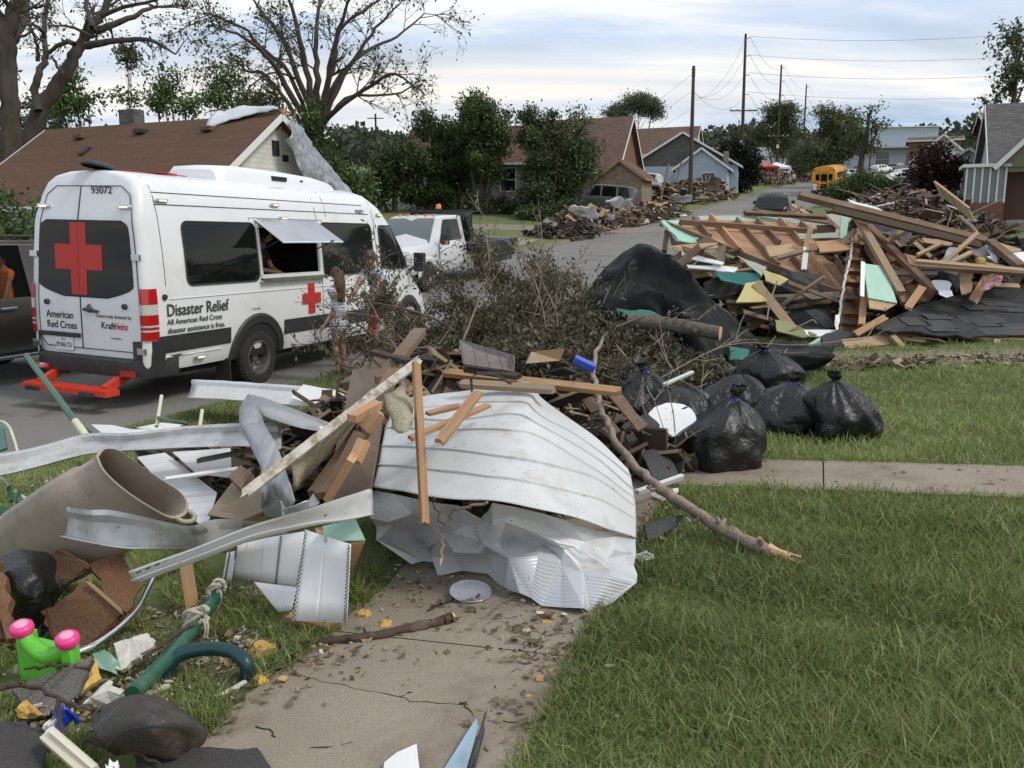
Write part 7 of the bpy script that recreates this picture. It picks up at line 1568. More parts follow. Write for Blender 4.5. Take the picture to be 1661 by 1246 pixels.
g=MB(); g.tube(pathc([Q(255,925,.20),Q(240,955,.18),Q(224,985,.17),Q(195,1016,.16),Q(160,1042,.15),Q(122,1060,.15)],5),.013,10); g.build('chrome_pipe',m_chrome,label='thin bent chrome pipe by the brown fibreboard',cat='pipe',smooth=50)
pk('orange brown wooden stake standing in the grass behind the green pipe','stake',(299,896,.30),(313,992,.04),.055,.02,mw_or,'wooden_stake',up=(0,-1,.2))
g=MB(); g.tube(pathc([Q(330,1138,.02),Q(365,1125,.03),Q(398,1106,.03)],4),.011,8); g.build('white_tube',m_whitechunk,label='short dirty white tube lying beside the rubber loop',cat='tube',smooth=50)
g=MB(); g.tube([Q(236,1128,.04),Q(275,1112,.05)],.013,8); g.build('white_tube',m_whitechunk,label='short white tube end between the pipe and the rubber loop',cat='tube',smooth=50)
# toy
t=empty('toy_stool',Q(70,1080,0),'lime green plastic toy with two round pink knobs','toy')
a=Q(36,1022,.24); b=Q(110,1040,.22); bot=Q(60,1085,.03)
g=MB(); pts=pathc([a,a.lerp(b,.15)+V((0,0,-.055)),a.lerp(b,.5)+V((0,0,-.085)),a.lerp(b,.85)+V((0,0,-.055)),b],4); g.tube(pts,[.022,.024,.028,.032,.034,.035,.036,.036,.036,.036,.036,.035,.034,.032,.028,.024,.022],12)
cc=a.lerp(b,.35)+V((0,.02,-.13)); g.box(cc,(.20,.10,.15),((b-a).normalized(),V((0,1,0)),V((0,0,1)))); g.box(b+V((-.0,.01,-.10)),(.045,.07,.15)); g.box(a+V((.01,.01,-.10)),(.05,.08,.17))
g.build('body',m_toyg,t,smooth=40,bev=.012)
for c in (a,b):
    g=MB(); g.lathe([(.014,-.02),(.040,-.012),(.046,.004),(.043,.022),(.034,.030),(.001,.032)],c,(.05,-.25,1),24,cap=False); k=g.build('knob',m_toyp,t,smooth=50)
    g=MB(); g.lathe([(.026,.031),(.022,.035),(.001,.036)],c,(.05,-.25,1),20); g.build('knob_cap',m_toyp2,k,smooth=50)
# fibreboards and other left-bottom pieces
def rag(pts,n=5,j=.02): return dict(sub=n,jit=j)
z=Z2(3.227,0,860)
slabq('upper brown fibreboard leaning behind the black bag','fibreboard',[z(268,130,.26),z(335,100,.30),z(465,185,.28),z(400,250,.22),z(340,290,.17)],.014,m_fibre,'fibreboard',sub=4,jit=.012)
slabq('big ragged brown fibreboard leaning in front of the black bag','fibreboard',[z(215,430,.16),z(330,370,.20),z(450,250,.26),z(640,440,.16),z(560,580,.05),z(390,640,.04),z(280,570,.06)],.016,m_fibre,'fibreboard',sub=5,jit=.015)
slabq('right hand brown fibreboard under the chrome pipe','fibreboard',[z(470,180,.24),z(640,120,.26),z(745,300,.14),z(660,440,.10),z(560,360,.16)],.014,m_fibre,'fibreboard',sub=4,jit=.012)
slabq('brown fibreboard edge at the left edge of the picture','fibreboard',[z(-60,170,.40),z(8,200,.36),z(45,330,.28),z(80,560,.14),z(60,620,.10),z(-60,560,.14)],.05,m_fibre,'fibreboard',sub=5,jit=.02)
pk('thin tan strip lying on the big brown fibreboard','strip',z(450,265,.27),z(650,440,.17),.014,.012,mw_tan,'wood_strip')
slabq('grey shingle slab with ragged edges, bottom left','shingle',[z(60,830,.14),z(300,740,.15),z(480,660,.14),z(470,820,.08),z(330,940,.05),z(190,960,.05),z(120,900,.08)],.012,m_shing,'shingle_piece',sub=5,jit=.010)
slabq('dark shingle slab filling the bottom left corner','shingle',[z(-80,1020,.15),z(130,1005,.14),z(260,1080,.10),z(240,1300,.06),z(-80,1320,.10)],.015,m_shingd,'shingle_piece',sub=5,jit=.012)
slabq('dark shingle slab at the bottom edge beside the sidewalk','shingle',[z(700,1165,.07),z(1020,1148,.05),z(1345,1146,.03),z(1440,1290,.03),z(720,1320,.06)],.012,m_shingd,'shingle_piece',sub=4,jit=.008)
sheet('bulging cracked dark rubber sheet at the bottom of the heap','rubber sheet',[[z(470,980,.10),z(640,890,.16),z(800,880,.18),z(950,950,.16),z(1040,1010,.10)],[z(490,1060,.16),z(650,980,.24),z(800,960,.26),z(980,1010,.20),z(1075,1060,.06)],[z(540,1120,.16),z(700,1060,.22),z(840,1050,.22),z(980,1090,.13),z(1060,1110,.03)],[z(600,1180,.08),z(720,1170,.10),z(880,1200,.08),z(950,1200,.03),z(1010,1150,.02)]],7,6,m_rubberd,'rubber_sheet',amp=.012,seed=12,solid=.01,smooth=60)
pk('cream moulded trim lying at the bottom left','moulding',z(240,1060,.16),z(480,1270,.12),.050,.02,M('cream_moulding',(.62,.57,.44),rough=.5),'cream_moulding',jag=.02)
pk('raised bead along the middle of the cream trim','moulding',z(262,1050,.175),z(500,1255,.135),.014,.018,M('cream_bead',(.68,.63,.50),rough=.5),'cream_bead',jag=.01)
slabq('teal plaster chunk near the end of the chrome pipe','plaster chunk',[z(495,655,.10),z(560,635,.12),z(625,690,.10),z(600,750,.07),z(520,720,.07)],.03,m_mintp,'plaster_chunk',sub=3,jit=.008)
slabq('white plaster sheet scrap above the green pipe','plaster chunk',[z(600,600,.14),z(780,545,.16),z(815,610,.14),z(700,690,.09),z(640,740,.07),z(615,660,.10)],.02,m_whitechunk,'plaster_chunk',sub=4,jit=.014)
slabq('crumpled white plaster piece between shingle and pipe','plaster chunk',[z(440,900,.10),z(560,795,.14),z(640,850,.12),z(655,890,.08),z(520,915,.06)],.03,m_whitechunk,'plaster_chunk',sub=4,jit=.016)
slabq('yellow foam wedge at the edge of the grey shingle','foam wedge',[z(430,855,.12),z(500,690,.16),z(525,790,.12)],.03,m_insul,'foam_wedge',sub=4,jit=.006)
slabq('yellow foam piece under the grey shingle','foam wedge',[z(85,940,.08),z(130,890,.10),z(230,965,.05),z(120,985,.04)],.03,m_insul,'foam_wedge',sub=4,jit=.006)
sheet('crumpled bright blue plastic scrap','plastic scrap',[[z(270,1000,.13),z(320,950,.15),z(400,950,.14)],[z(280,1020,.11),z(340,990,.13),z(405,975,.12)],[z(300,1035,.09),z(345,1030,.10),z(390,1000,.10)]],5,5,m_blue,'blue_plastic_scrap',amp=.05,fr=22,seed=3,smooth=5)
pk('narrow white trim end beside the blue scrap','trim',z(225,1055,.13),z(290,985,.15),.02,.02,m_vin,'trim_end')
pk('short white channel end standing at the bottom edge','trim',z(580,1190,.16),z(600,1290,.12),.035,.02,m_vin,'trim_end')
slabq('white vinyl shard at the bottom edge on the sidewalk','vinyl shard',[(624,1238,.03),(644,1222,.04),(676,1208,.05),(682,1262,.03),(620,1262,.02)],.008,m_vin,'vinyl_shard')
slabq('pointed blue grey vinyl strip at the bottom edge','vinyl strip',[(773,1165,.05),(776,1180,.04),(752,1262,.03),(712,1262,.03)],.006,m_screen,'vinyl_strip')
for a,b,lb in (((789,1152,.06),(758,1262,.02),'thin black strip beside the blue grey vinyl, nearer it'),((787,1175,.05),(768,1250,.02),'second thin black strip beside the blue grey vinyl')): pk(lb,'strip',a,b,.007,.006,m_black,'black_strip')
g=MB(); g.tube([Q(z(*p)[0],z(*p)[1],p[2]) for p in ((560,1128,.215),(640,1062,.25),(700,1040,.27),(800,1030,.275),(900,1032,.25),(1000,1036,.21))],.0045,5); g.build('rubber_crack',m_int,bpy.data.objects['rubber_sheet'])
# yellow foam crumbs on the sidewalk
def chunk(px,py,r,mat,label,cat='foam chunk',name='foam_chunk',group=None,flat=.6):
    c=Q(px,py,r*.4); s=rf.uniform(0,99); g=MB(); rows=[]
    for i in range(8):
        th=PI*i/7; rows.append([c+V((math.sin(th)*math.cos(a),math.sin(th)*math.sin(a),math.cos(th)*flat))*r*(1+.75*mn.noise(V((math.sin(th)*math.cos(a)*1.4,math.sin(th)*math.sin(a)*1.4,math.cos(th)*1.4+s)))) for a in np.linspace(0,2*PI,12,endpoint=False)])
    g.grid(rows,closed=True); return g.build(name,mat,label=label,cat=cat,group=group,smooth=25)
for px,py,r,lb in ((590,998,.035,'yellow foam chunk in front of the largest soffit panel'),(627,1013,.032,'yellow foam chunk behind the brown stick'),(430,1055,.055,'largest flat yellow foam chunk, by the stick\'s left end'),(424,1104,.035,'yellow foam chunk right of the rubber loop'),(884,1012,.025,'yellow foam chunk at the sidewalk\'s right edge'),(934,1030,.018,'small yellow foam crumb on the grass edge'),(906,1010,.010,'tiny yellow foam crumb right of the edge chunk'),(859,1131,.015,'orange foam crumb low on the sidewalk\'s right side'),(680,1026,.010,'tiny yellow foam crumb beside the brown stick'),(952,1018,.014,'yellow foam crumb farthest right on the grass edge'),(897,1050,.010,'tiny yellow foam crumb between leaves at the sidewalk edge'),(318,1160,.014,'small yellow foam crumb left of the sidewalk'),(1145,1218,.014,'pale yellow foam crumb on the lawn near the bottom')):
    chunk(px,py,r,m_insul,lb)
chunk(1001,1163,.014,m_whitechunk,'small white pebble on the lawn near the bottom','pebble','white_pebble')
# sticks and plate
def stick(label,pts,r0,r1,mat,name='fallen_stick',cat='stick',n=5,wob=.006,cut=None,group=None,sides=9,knots=0):
    P_=pathc([Q(*p) for p in pts],n); m_=len(P_); P_=[p+V((rf.gauss(0,wob),rf.gauss(0,wob),rf.gauss(0,wob*.5))) if 0<i<m_-1 else p for i,p in enumerate(P_)]
    rad=[(r0+(r1-r0)*i/(m_-1))*(1+rf.uniform(-.1,.1)) for i in range(m_)]
    g=MB(); g.tube(P_,rad,sides)
    for _ in range(knots):
        i=rf.randint(1,m_-2); d=(P_[i+1]-P_[i]).normalized(); a=d.orthogonal(); a.rotate(Matrix.Rotation(rf.uniform(0,6.3),3,d)); g.tube([P_[i],P_[i]+a.normalized()*rad[i]*1.9+d*rad[i]*.6],[rad[i]*.5,rad[i]*.34],6)
    o=g.build(name,mat,label=label,cat=cat,smooth=60,group=group)
    if cut:
        g=MB(); d=(P_[0]-P_[min(6,m_-1)]).normalized(); g.lathe([(rad[0]*.98,0),(rad[0]*.8,rad[0]*.5),(rad[0]*.3,rad[0]*cut)],P_[0],d,8); 
        for k in range(5): a=P_[0]+V((rf.uniform(-1,1),rf.uniform(-1,1),rf.uniform(-1,1)))*rad[0]*.5; g.plank(a,a+d*rad[0]*cut*rf.uniform(.8,1.6),rad[0]*.35,rad[0]*.2)
        g.build('splintered_end',m_cut,o)
    return o
stick('long pale barked branch sweeping from the brush down onto the lawn',[(1248,892,.05),(1225,884,.06),(1180,862,.08),(1130,832,.12),(1082,800,.18),(1035,762,.27),(1000,718,.35),(980,672,.43),(966,630,.52),(965,580,.60),(985,540,.66),(1012,515,.70),(1060,508,.72)],.036,.014,m_stick,'long_branch','branch',cut=3.2,knots=12,wob=.008)
stick('tapered dark brown stick lying across the sidewalk',[(733,1002,.03),(700,1012,.03),(640,1025,.03),(560,1037,.03),(490,1044,.03),(425,1042,.03)],.024,.014,m_stickd,'fallen_stick',cut=.8,knots=3)
stick('short forked stick standing against the crushed metal front',[(716,905,.22),(718,880,.28),(727,850,.36),(730,832,.42),(760,822,.48),(790,815,.5)],.010,.006,m_stick,'fallen_stick',cut=2.5)
stick('thin twig beside the short forked stick',[(703,806,.52),(706,825,.46),(720,853,.38)],.004,.003,m_stickd)
stick('thin brown twig lying from the grey dish',[(733,971,.03),(705,985,.02),(690,998,.01)],.010,.004,m_stickd)
g=MB(); g.lathe([(.001,.0),(.085,.002),(.095,.012),(.10,.022),(.098,.024),(.088,.012),(.001,.010)],Q(763,965,.02),(.05,-.12,1),36); g.build('grey_dish',m_plate,label='pale grey round dish lying on the sidewalk under the metal sheet',cat='dish',smooth=50)
for pts,lb in (([(0,1118,.22),(50,1112,.22),(100,1135,.2),(140,1148,.18),(160,1152,.15)],'crooked dark twig over the grey shingle'),([(95,1135,.2),(98,1170,.15),(105,1215,.12)],'thin twig hanging over the dark shingle'),([(150,1085,.12),(90,1078,.16),(40,1085,.2)],'thick dark twig below the green toy'),([(220,1080,.1),(280,1035,.14),(318,1008,.15)],'straight twig running to the cloth knot'),([(140,1200,.12),(200,1215,.12),(260,1240,.08)],'dark root like stick in front of the cream trim')):
    stick(lb,pts,.009,.005,m_stickd,knots=3)
for pts,lb in (([(520,1065,.01),(560,1078,.01),(600,1090,.01)],'hair thin twig on the sidewalk near the brown stick'),([(600,1105,.01),(640,1125,.012),(680,1137,.01),(760,1146,.01)],'long thin curved twig across the middle of the sidewalk'),([(645,1130,.01),(665,1126,.012),(685,1112,.01)],'short thin twig joined to the curved twig'),([(745,1140,.02),(758,1148,.015),(762,1175,.01)],'bent twig above the blue grey vinyl strip'),([(490,1218,.01),(560,1210,.01),(622,1196,.01)],'long thin twig near the bottom of the sidewalk'),([(850,1080,.01),(868,1062,.02),(878,1050,.01)],'twig standing at the sidewalk\'s right edge'),([(790,1168,.01),(806,1140,.01),(818,1125,.01)],'thin twig at the lower right of the sidewalk'),([(1560,1190,.03),(1590,1200,.05),(1625,1188,.03)],'orange brown twig on the lawn at the bottom right')):
    stick(lb,pts,.0035,.002,m_stickd,sides=5)
# dish-shaped cracks in the sidewalk
for pts in ([(450,1085),(520,1105),(600,1120),(680,1138),(760,1146)],[(420,1178),(450,1195)],[(790,1165),(840,1170),(880,1166)]):
    g=MB(); q=pathc([Q(*p,.017) for p in pts],6); g.tube([a+V((rf.gauss(0,.006),rf.gauss(0,.006),0)) for a in q],.0022,4); g.build('sidewalk_crack',m_int,kind='structure')
# 7 rubbish bags
def bag(label,px,pyb,wpx,hpx,h0=0,seed=1,neck=True,flat=False,tie=True,lean=0,yoff=0):
    b=Q(px,pyb,h0)+V((0,yoff,0)); dist=b.length; sc=dist/F; w=wpx*sc; h=hpx*sc*.93; c=b+V((0,w*.30,0)); rs=random.Random(seed)
    t=empty('rubbish_bag',c,label,'rubbish bag','black rubbish bags')
    nth,nz=84,44; ph=[rs.uniform(0,6.3) for _ in range(8)]; rows=[]
    for i in range(nz+1):
        f=i/nz
        # radius profile: flat sagging foot, full belly, gathered shoulder, neck
        if f<.80:
            k=f/.80; rad=(.44+.09*math.sin(min(1,k/.30)*PI/2))*(1 if k<.32 else math.cos((k-.32)/.68*PI/2*.94)**.72)
            zz=h*(.80*k)
        else:
            k=(f-.80)/.20; rad=.045+.012*math.sin(k*9+seed)+(.05*k); zz=h*(.80+.17*k)
        if not neck and f>=.80: rad=.02*(1-k); zz=h*.80+.004
        row=[]
        for j in range(nth):
            a=2*PI*j/nth; 
            gather=max(0,f-.35)/.45 if f<.8 else 1
            fold=.12*gather**1.3*(math.sin(a*11+ph[0]+2*math.sin(a*2+ph[1]))+.6*math.sin(a*19+ph[2]+f*3))*(1 if f<.8 else .5)
            p=V((math.cos(a),math.sin(a),f*1.6)); lump=(.34 if f<.8 else .9)*mn.noise(p*1.25+V((seed*3.1,0,0)))+.13*mn.noise(p*3.0+V((0,seed*2.3,0)))+.035*abs(mn.noise(V((a*5,f*11,seed)))) 
            r=w*rad*(1+fold*(.8 if f<.8 else 1.0)+lump*(1-.4*gather))
            row.append(c+V((math.cos(a)*r*1.02+lean*w*f*f+(.10*w*math.sin(seed*5+f*3.5)*f if f<.8 else .08*w*math.sin(seed*5+2.8)+.10*w*(f-.8)*5*math.sin(seed)),math.sin(a)*r*.92,max(.0,zz+w*.03*mn.noise(V((a*1.5,f*3,seed+7)))*(f>.1)))))
        rows.append(row)
    g=MB(); g.grid(rows,closed=True); g.face(list(range(nth))[::-1]); g.build('bag_body',m_bag,t,smooth=80)
    if neck and tie:
        nc=c+V((lean*w*.66+.08*w*math.sin(seed*5+2.8),0,h*.805)); g=MB(); g.lathe([(w*.055,-.01),(w*.065,0),(w*.055,.012)],nc,n=14)
        for k in range(3):
            a=rs.uniform(0,6.3); d=V((math.cos(a),math.sin(a)-.8,-.3)).normalized(); g.tube(pathc([nc,nc+d*.03+V((0,0,.015)),nc+d*.045,nc+d*.05-V((0,0,.03))],2),.005,5)
        g.build('blue_tie',m_tie,t,smooth=60)
    return t
bag('black rubbish bag farthest left, half sunk in the brush',1048,688,100,104,.10,5,yoff=.1)
bag('flat slumped black rubbish bag behind the white table top',1110,702,130,92,.05,6,neck=False)
bag('black rubbish bag at the back, highest of the pile',1270,655,116,94,.10,4,yoff=.25,tie=True)
bag('black rubbish bag between the front bag and the rear one, with no tie',1215,702,112,108,.03,7,tie=False,neck=False,yoff=.15)
bag('black rubbish bag with a blue tie, in the middle of the pile',1290,708,122,104,0,2)
bag('black rubbish bag farthest right with a flopped open neck',1380,716,112,116,0,3,tie=False,lean=-.12)
bag('largest black rubbish bag with a tall tied neck, nearest of the pile',1184,766,126,150,0,1)
sheet('black rubbish bag lying flat and shiny at the left edge',"rubbish bag",[[z(10,130,.30),z(110,110,.34),z(220,120,.33),z(270,150,.28)],[z(-40,220,.30),z(90,200,.36),z(200,220,.33),z(300,260,.24)],[z(-60,330,.22),z(90,330,.28),z(220,330,.24),z(345,330,.16)],[z(-40,470,.10),z(80,480,.12),z(180,500,.10),z(250,500,.05)],[z(-40,600,.02),z(90,600,.02),z(190,600,.02),z(260,560,.02)]],9,8,m_bag,'rubbish_bag',amp=.035,fr=8,seed=21,solid=.003,smooth=80,group='black rubbish bags')
# 8 white table top and items near
pts=[Q(1085+44*math.cos(a)+6*math.sin(a),690+33*math.sin(a)-10*math.cos(a),.24-.10*math.sin(a)) for a in np.linspace(0,2*PI,28,endpoint=False)]
g=MB(); g.slab(pts,.03); g.build('round_table_top',m_tabl,label='round white plastic table top leaning against the largest bag',cat='table top',bev=.008)
slabq('small white paper scrap at the lawn edge beside the metal sheet','paper',[(1055,802,.04),(1075,795,.06),(1100,792,.04),(1096,806,.02),(1075,815,.02)],.004,m_vin,'paper_scrap',sub=3,jit=.01)
pk('white metal edge lying under the long branch','metal strip',(1030,800,.12),(1110,772,.14),.03,.03,m_metw,'metal_strip')
pk('white trim piece beside the bags and the table top','trim',(1075,625,.42),(1125,603,.48),.03,.02,m_metw,'trim_piece')
for i,(pts,mt,lb) in enumerate((([(1010,690,.28),(1050,672,.34),(1070,690,.30),(1050,735,.18),(1018,730,.2)],m_felt,'dark felt scrap left of the white table top'),([(1040,735,.2),(1075,725,.2),(1100,770,.08),(1060,785,.08)],m_felt,'dark felt scrap under the white table top'),([(985,640,.55),(1000,632,.56),(1050,690,.38),(1035,700,.36)],mw_br,'brown board end in the brush left of the sunk bag'),([(1045,850,.10),(1110,835,.08),(1090,860,.03),(1050,880,.03)],m_felt,'curled dark felt strip at the lawn edge'),([(1030,900,.06),(1050,893,.08),(1062,905,.04),(1040,910,.02)],m_whitechunk,'white scrap at the lower right corner of the metal sheet'))): slabq(lb,'scrap',pts,.014,mt,'scrap_piece',sub=3,jit=.012)
# 9 black membrane and log
ctrl=[[P(px,py,y) for px,py,y in r] for r in (
 [(948,480,10.6),(985,432,10.6),(1035,402,10.5),(1090,410,10.4),(1125,445,10.3),(1170,495,10.2),(1215,545,10.1),(1345,566,10.0)],
 [(945,500,10.2),(990,462,10.1),(1040,440,10.0),(1090,440,9.9),(1125,470,9.8),(1172,512,9.7),(1222,556,9.7),(1345,572,9.7)],
 [(950,520,9.8),(1000,500,9.6),(1045,490,9.6),(1085,500,9.5),(1110,520,9.3),(1165,545,9.3),(1225,585,9.3),(1340,590,9.4)],
 [(950,560,9.7),(1000,560,9.4),(1045,560,9.4),(1090,570,9.3),(1120,590,9.1),(1170,600,9.1),(1228,615,9.2),(1325,600,9.5)])]
def folds(gr):
    o=[]
    for i,r in enumerate(gr):
        q=[]
        for p in r:
            a=V((p.x*1.5+p.z*1.2,p.y*1.2,p.z*1.1)); f=.30*(abs(mn.noise(a))*2-.5)+.09*(abs(mn.noise(a*2.9+V((4,0,0))))*2-.5)+.015*mn.noise(a*7); q.append(p+V((.15,-.8,.35))*-f)
        o.append(q)
    return o
sheet('large black rubber membrane draped high over the brush','membrane',ctrl,8,8,m_blackt,'black_membrane',raw=True,fn=folds,solid=.01,smooth=80)
a,b=P(1020,520,8.9),P(1168,541,8.5); g=MB(); L_=pathc([a,a.lerp(b,.5)+V((0,0,.015)),b],6); g.tube(L_,[.075,.078,.074,.077,.072,.076,.07,.074,.071,.072,.068,.072,.068],16); g.tube([a.lerp(b,.72),a.lerp(b,.72)+V((-.01,-.12,.02))],.03,8); lg=g.build('sawn_log',M('rough_bark',(.105,.095,.070),(.16,.145,.105),.95,14,bump=1.0,bscale=40,dirt=(.05,.045,.035),dscale=8),label='sawn log lying in front of the black membrane',cat='log',smooth=60)
g=MB(); g.lathe([(.069,.0),(.066,.006),(.001,.008)],b,(b-a).normalized(),16); g.build('sawn_end',m_cut,lg,smooth=30)
for pts,lb in ((((1000,500),(1040,500),(1075,515),(1040,520)),'green cloth glimpse above the log'),(((1085,555),(1105,560),(1095,590),(1080,580)),'green cloth scrap hanging below the log'),(((1180,560),(1215,565),(1205,590),(1185,585)),'green cloth scrap at the right of the log')):
    g=MB(); g.grid(drape([[P(pts[0][0],pts[0][1],9.1),P(pts[1][0],pts[1][1],9.1)],[P(pts[3][0],pts[3][1],8.9),P(pts[2][0],pts[2][1],8.9)]],5,5,.05,5,5)); g.build('green_cloth',m_gcloth,label=lb,cat='cloth',smooth=50,solid=.004)
# ------------------------------------------------ brush pile: branches that carry withered leaves
LP_wi=[(.12,.108,.058),(.155,.14,.085),(.080,.074,.042),(.22,.20,.14),(.075,.088,.042),(.10,.08,.05)]
m_twig=M('twig_bark',(.17,.13,.10),(.10,.075,.055),.9,8,bump=.5,bscale=40); m_twigp=M('pale_twig_bark',(.30,.25,.20),(.20,.16,.125),.9,8,bump=.5,bscale=40)
def brush(label,pts,r0,r1,seed,nl,pale=False,dep=2,tw=.55,k=14,lsz=.05,name='brush_branch',gr='branches of the brush pile',pal=LP_wi,spread=.8,raw=False,jit=.05):
    rr=random.Random(seed); P_=pathc([p if raw else P(*p) for p in pts],5); t=empty(name,P_[0],label,'branch',gr); g=MB(); m_=len(P_); tips=[]
    g.tube(P_,[r0+(r1-r0)*i/(m_-1) for i in range(m_)],7,cap=True)
    for _ in range(k):
        i=rr.randint(1,m_-1); d=(P_[i]-P_[i-1]).normalized(); a=d.orthogonal().normalized(); a.rotate(Matrix.Rotation(rr.uniform(0,6.3),3,d)); nd=(d*.8+a*rr.uniform(.4,1)).normalized()
        grow(g,P_[i],nd,tw*rr.uniform(.4,1),max(.005,(r0+(r1-r0)*i/m_)*.45),dep,rr,tips,.08,spread,3,.2,leafy=2)
    g.build('branch_wood',m_twigp if pale else m_twig,t,smooth=60)
    if nl and tips:
        r_=np.random.default_rng(seed); T_=np.array([tuple(p) for p in tips]); v,c=leafcloud(T_[r_.integers(0,len(T_),nl)],lsz,r_,pal,jit=jit,droop=1.1,asp=.36); np_mesh('withered_leaves',v,4,c,m_leaf,parent=t)
    return t
BR_=[([(700,640,10.2),(640,580,10.2),(599,540,10.0),(567,517,9.8)],.03,500,'leafy branch reaching left in front of the girl'),
([(760,620,10.4),(700,540,10.6),(640,496,10.8),(595,447,11)],.03,450,'long leafy branch arching up left across the van\'s window'),
([(800,620,10.2),(740,540,10.3),(680,508,10.4),(606,491,10.5)],.03,500,'leafy branch over the man\'s shoulder'),
([(720,620,9.8),(640,600,9.8),(592,600,9.6),(550,590,9.5)],.02,450,'low leafy branch reaching left over the kerb'),
([(820,610,10.6),(780,520,10.8),(740,485,11),(700,450,11.2)],.03,450,'leafy branch arching before the flatbed truck\'s wheel'),
([(700,610,10.6),(690,560,10.8),(660,520,11),(640,491,11)],.03,500,'dense leafy branch just left of the pile\'s middle'),
([(860,600,10.6),(840,520,10.8),(820,485,11),(800,462,11)],.03,550,'dense leafy branch in the pile\'s middle'),
([(900,600,10.2),(880,520,10.5),(870,491,10.8),(860,467,11)],.03,550,'upright leafy branch right of the pile\'s middle'),
([(960,600,10.2),(930,520,10.6),(900,491,10.8),(880,473,11)],.03,500,'leafy branch beside the black membrane'),
([(980,560,10.0),(950,508,10.4),(930,485,10.8),(905,467,11)],.025,400,'leafy branch left of the membrane\'s peak'),
([(740,600,10.0),(800,560,10.0),(860,540,9.9),(940,520,9.8)],.035,450,'leafy branch lying flat across the pile\'s front'),
([(640,600,10.0),(720,560,10.0),(800,530,10.2),(880,508,10.3)],.035,500,'leafy branch lying flat along the pile\'s back'),
([(850,640,9.0),(900,600,9.2),(960,590,9.2),(1020,560,9.2)],.03,400,'low leafy branch below the blue plastic box'),
([(900,620,8.6),(960,610,8.6),(1010,600,8.6),(1080,590,8.7)],.025,350,'withered branch left of the sunk bag'),
([(760,590,10.4),(700,590,10.3),(650,560,10.2),(613,560,10.1)],.03,500,'leafy clump low on the left of the pile'),
([(800,580,10.7),(790,520,10.8),(770,508,10.9),(740,508,10.9)],.03,500,'leafy clump high in the pile')]
for i,(pts,r,nl,lb) in enumerate(BR_): brush(lb,pts,r,.008,100+i,int(nl*(.7 if i in(0,1,2,3) else 1.8 if i in (4,14) else 5.0)),lsz=.050,tw=.40,k=10)
PL_=[([(735,590,9.6),(760,530,9.8),(785,465,10),(795,440,10)],.018,'pale forked branch standing in the middle of the pile',6),([(795,440,10),(792,410,10),(788,375,10.1),(786,350,10.2)],.008,'pale upright twig above the forked branch',3),
([(825,620,9.6),(850,560,9.7),(870,500,9.8),(880,420,9.9),(875,340,10)],.012,'tall thin pale branch rising highest from the pile',8),([(890,560,9.6),(880,500,9.8),(865,450,10),(840,400,10.1)],.012,'pale branch crossing the tall thin one',8),
([(700,640,9.4),(670,600,9.5),(640,560,9.6),(600,490,9.8)],.010,'thin straight branch sloping up left near the girl',5),([(840,590,9.6),(900,560,9.6),(960,540,9.6),(1030,545,9.5)],.010,'pale curved twig lying before the black membrane',8),
([(760,570,9.8),(840,560,9.7),(920,540,9.7),(1000,500,9.6)],.012,'long pale branch lying across the upper pile',8),([(640,565,10),(700,565,9.9),(760,575,9.8),(820,570,9.8)],.010,'thin branch lying above the broken beam',6),
([(910,600,9.3),(905,540,9.4),(900,500,9.5),(870,440,9.7)],.010,'bare branch standing right of the middle',7),([(855,560,9.8),(900,480,10),(920,440,10),(955,420,10)],.008,'thin bare branch leaning towards the membrane',6),
([(1000,530,8.7),(1060,510,8.8),(1080,535,8.7),(1060,560,8.6)],.006,'thin looped twig above the sawn log',3),([(1180,650,7.4),(1110,620,7.8),(1085,590,8.0),(1070,560,8.3)],.007,'thin vine hanging over the bags\' left side',5),
([(1060,620,7.6),(1180,560,8),(1300,560,8),(1400,548,8.2)],.006,'long thin bare vine stretched above the bags to the right',5),([(1105,800,5.9),(1100,750,6.0),(1085,720,6.1),(1050,690,6.3)],.014,'bent brown root curving down beside the table top',5),
([(1000,560,8.4),(1030,600,8),(1050,650,7.4),(1075,700,6.8)],.009,'twiggy branch between the long branch and the bags',10),([(560,596,10.2),(600,565,10.3),(660,545,10.3),(700,500,10.4)],.010,'thin branch crossing before the child',6)]
for i,(pts,r,lb,k) in enumerate(PL_): brush(lb,pts,r,.004,200+i,60 if i<11 else 25,pale=True,k=k,tw=.4,dep=1,name='bare_branch',gr='bare branches of the brush pile')
# inner tangle and litter: uncountable
def tangle(name,label,boxes,n,smin,smax,pal,seed,thin=.02,wide=(.02,.06),cat='twigs'):
    r_=np.random.default_rng(seed); w=np.array([b[6] for b in boxes],float); k=r_.choice(len(boxes),n,p=w/w.sum()); C=np.array([[b[0],b[1],b[2]] for b in boxes])[k]; S=np.array([[b[3],b[4],b[5]] for b in boxes])[k]
    u=r_.normal(size=(n,3)); u/=np.linalg.norm(u,axis=1)[:,None]; u*=r_.uniform(0,1,(n,1))**.4; c=C+u*S
    gz=np.array([T(a,b) for a,b in c[:,:2]]); c[:,2]=np.maximum(c[:,2],gz+.02)
    L_=smin+(smax-smin)*r_.uniform(0,1,n)**2; dims=np.stack([L_,L_*r_.uniform(wide[0],wide[1],n),L_*thin+.003],1); pal=np.array(pal); v=boxes_np(n,c,dims,r_,.5); col=pal[r_.integers(0,len(pal),n)]*r_.uniform(.6,1.4,(n,1))
    return np_mesh(name,v,4,np.tile(col,(6,1)),m_rub,label=label,cat=cat,kind='stuff')
def bx_(px,py,y,sx,sy,sz,w=1): p=P(px,py,y); return (p.x,p.y,p.z,sx,sy,sz,w)
TP=[(.10,.08,.06),(.06,.05,.038),(.16,.13,.10),(.045,.035,.028)]
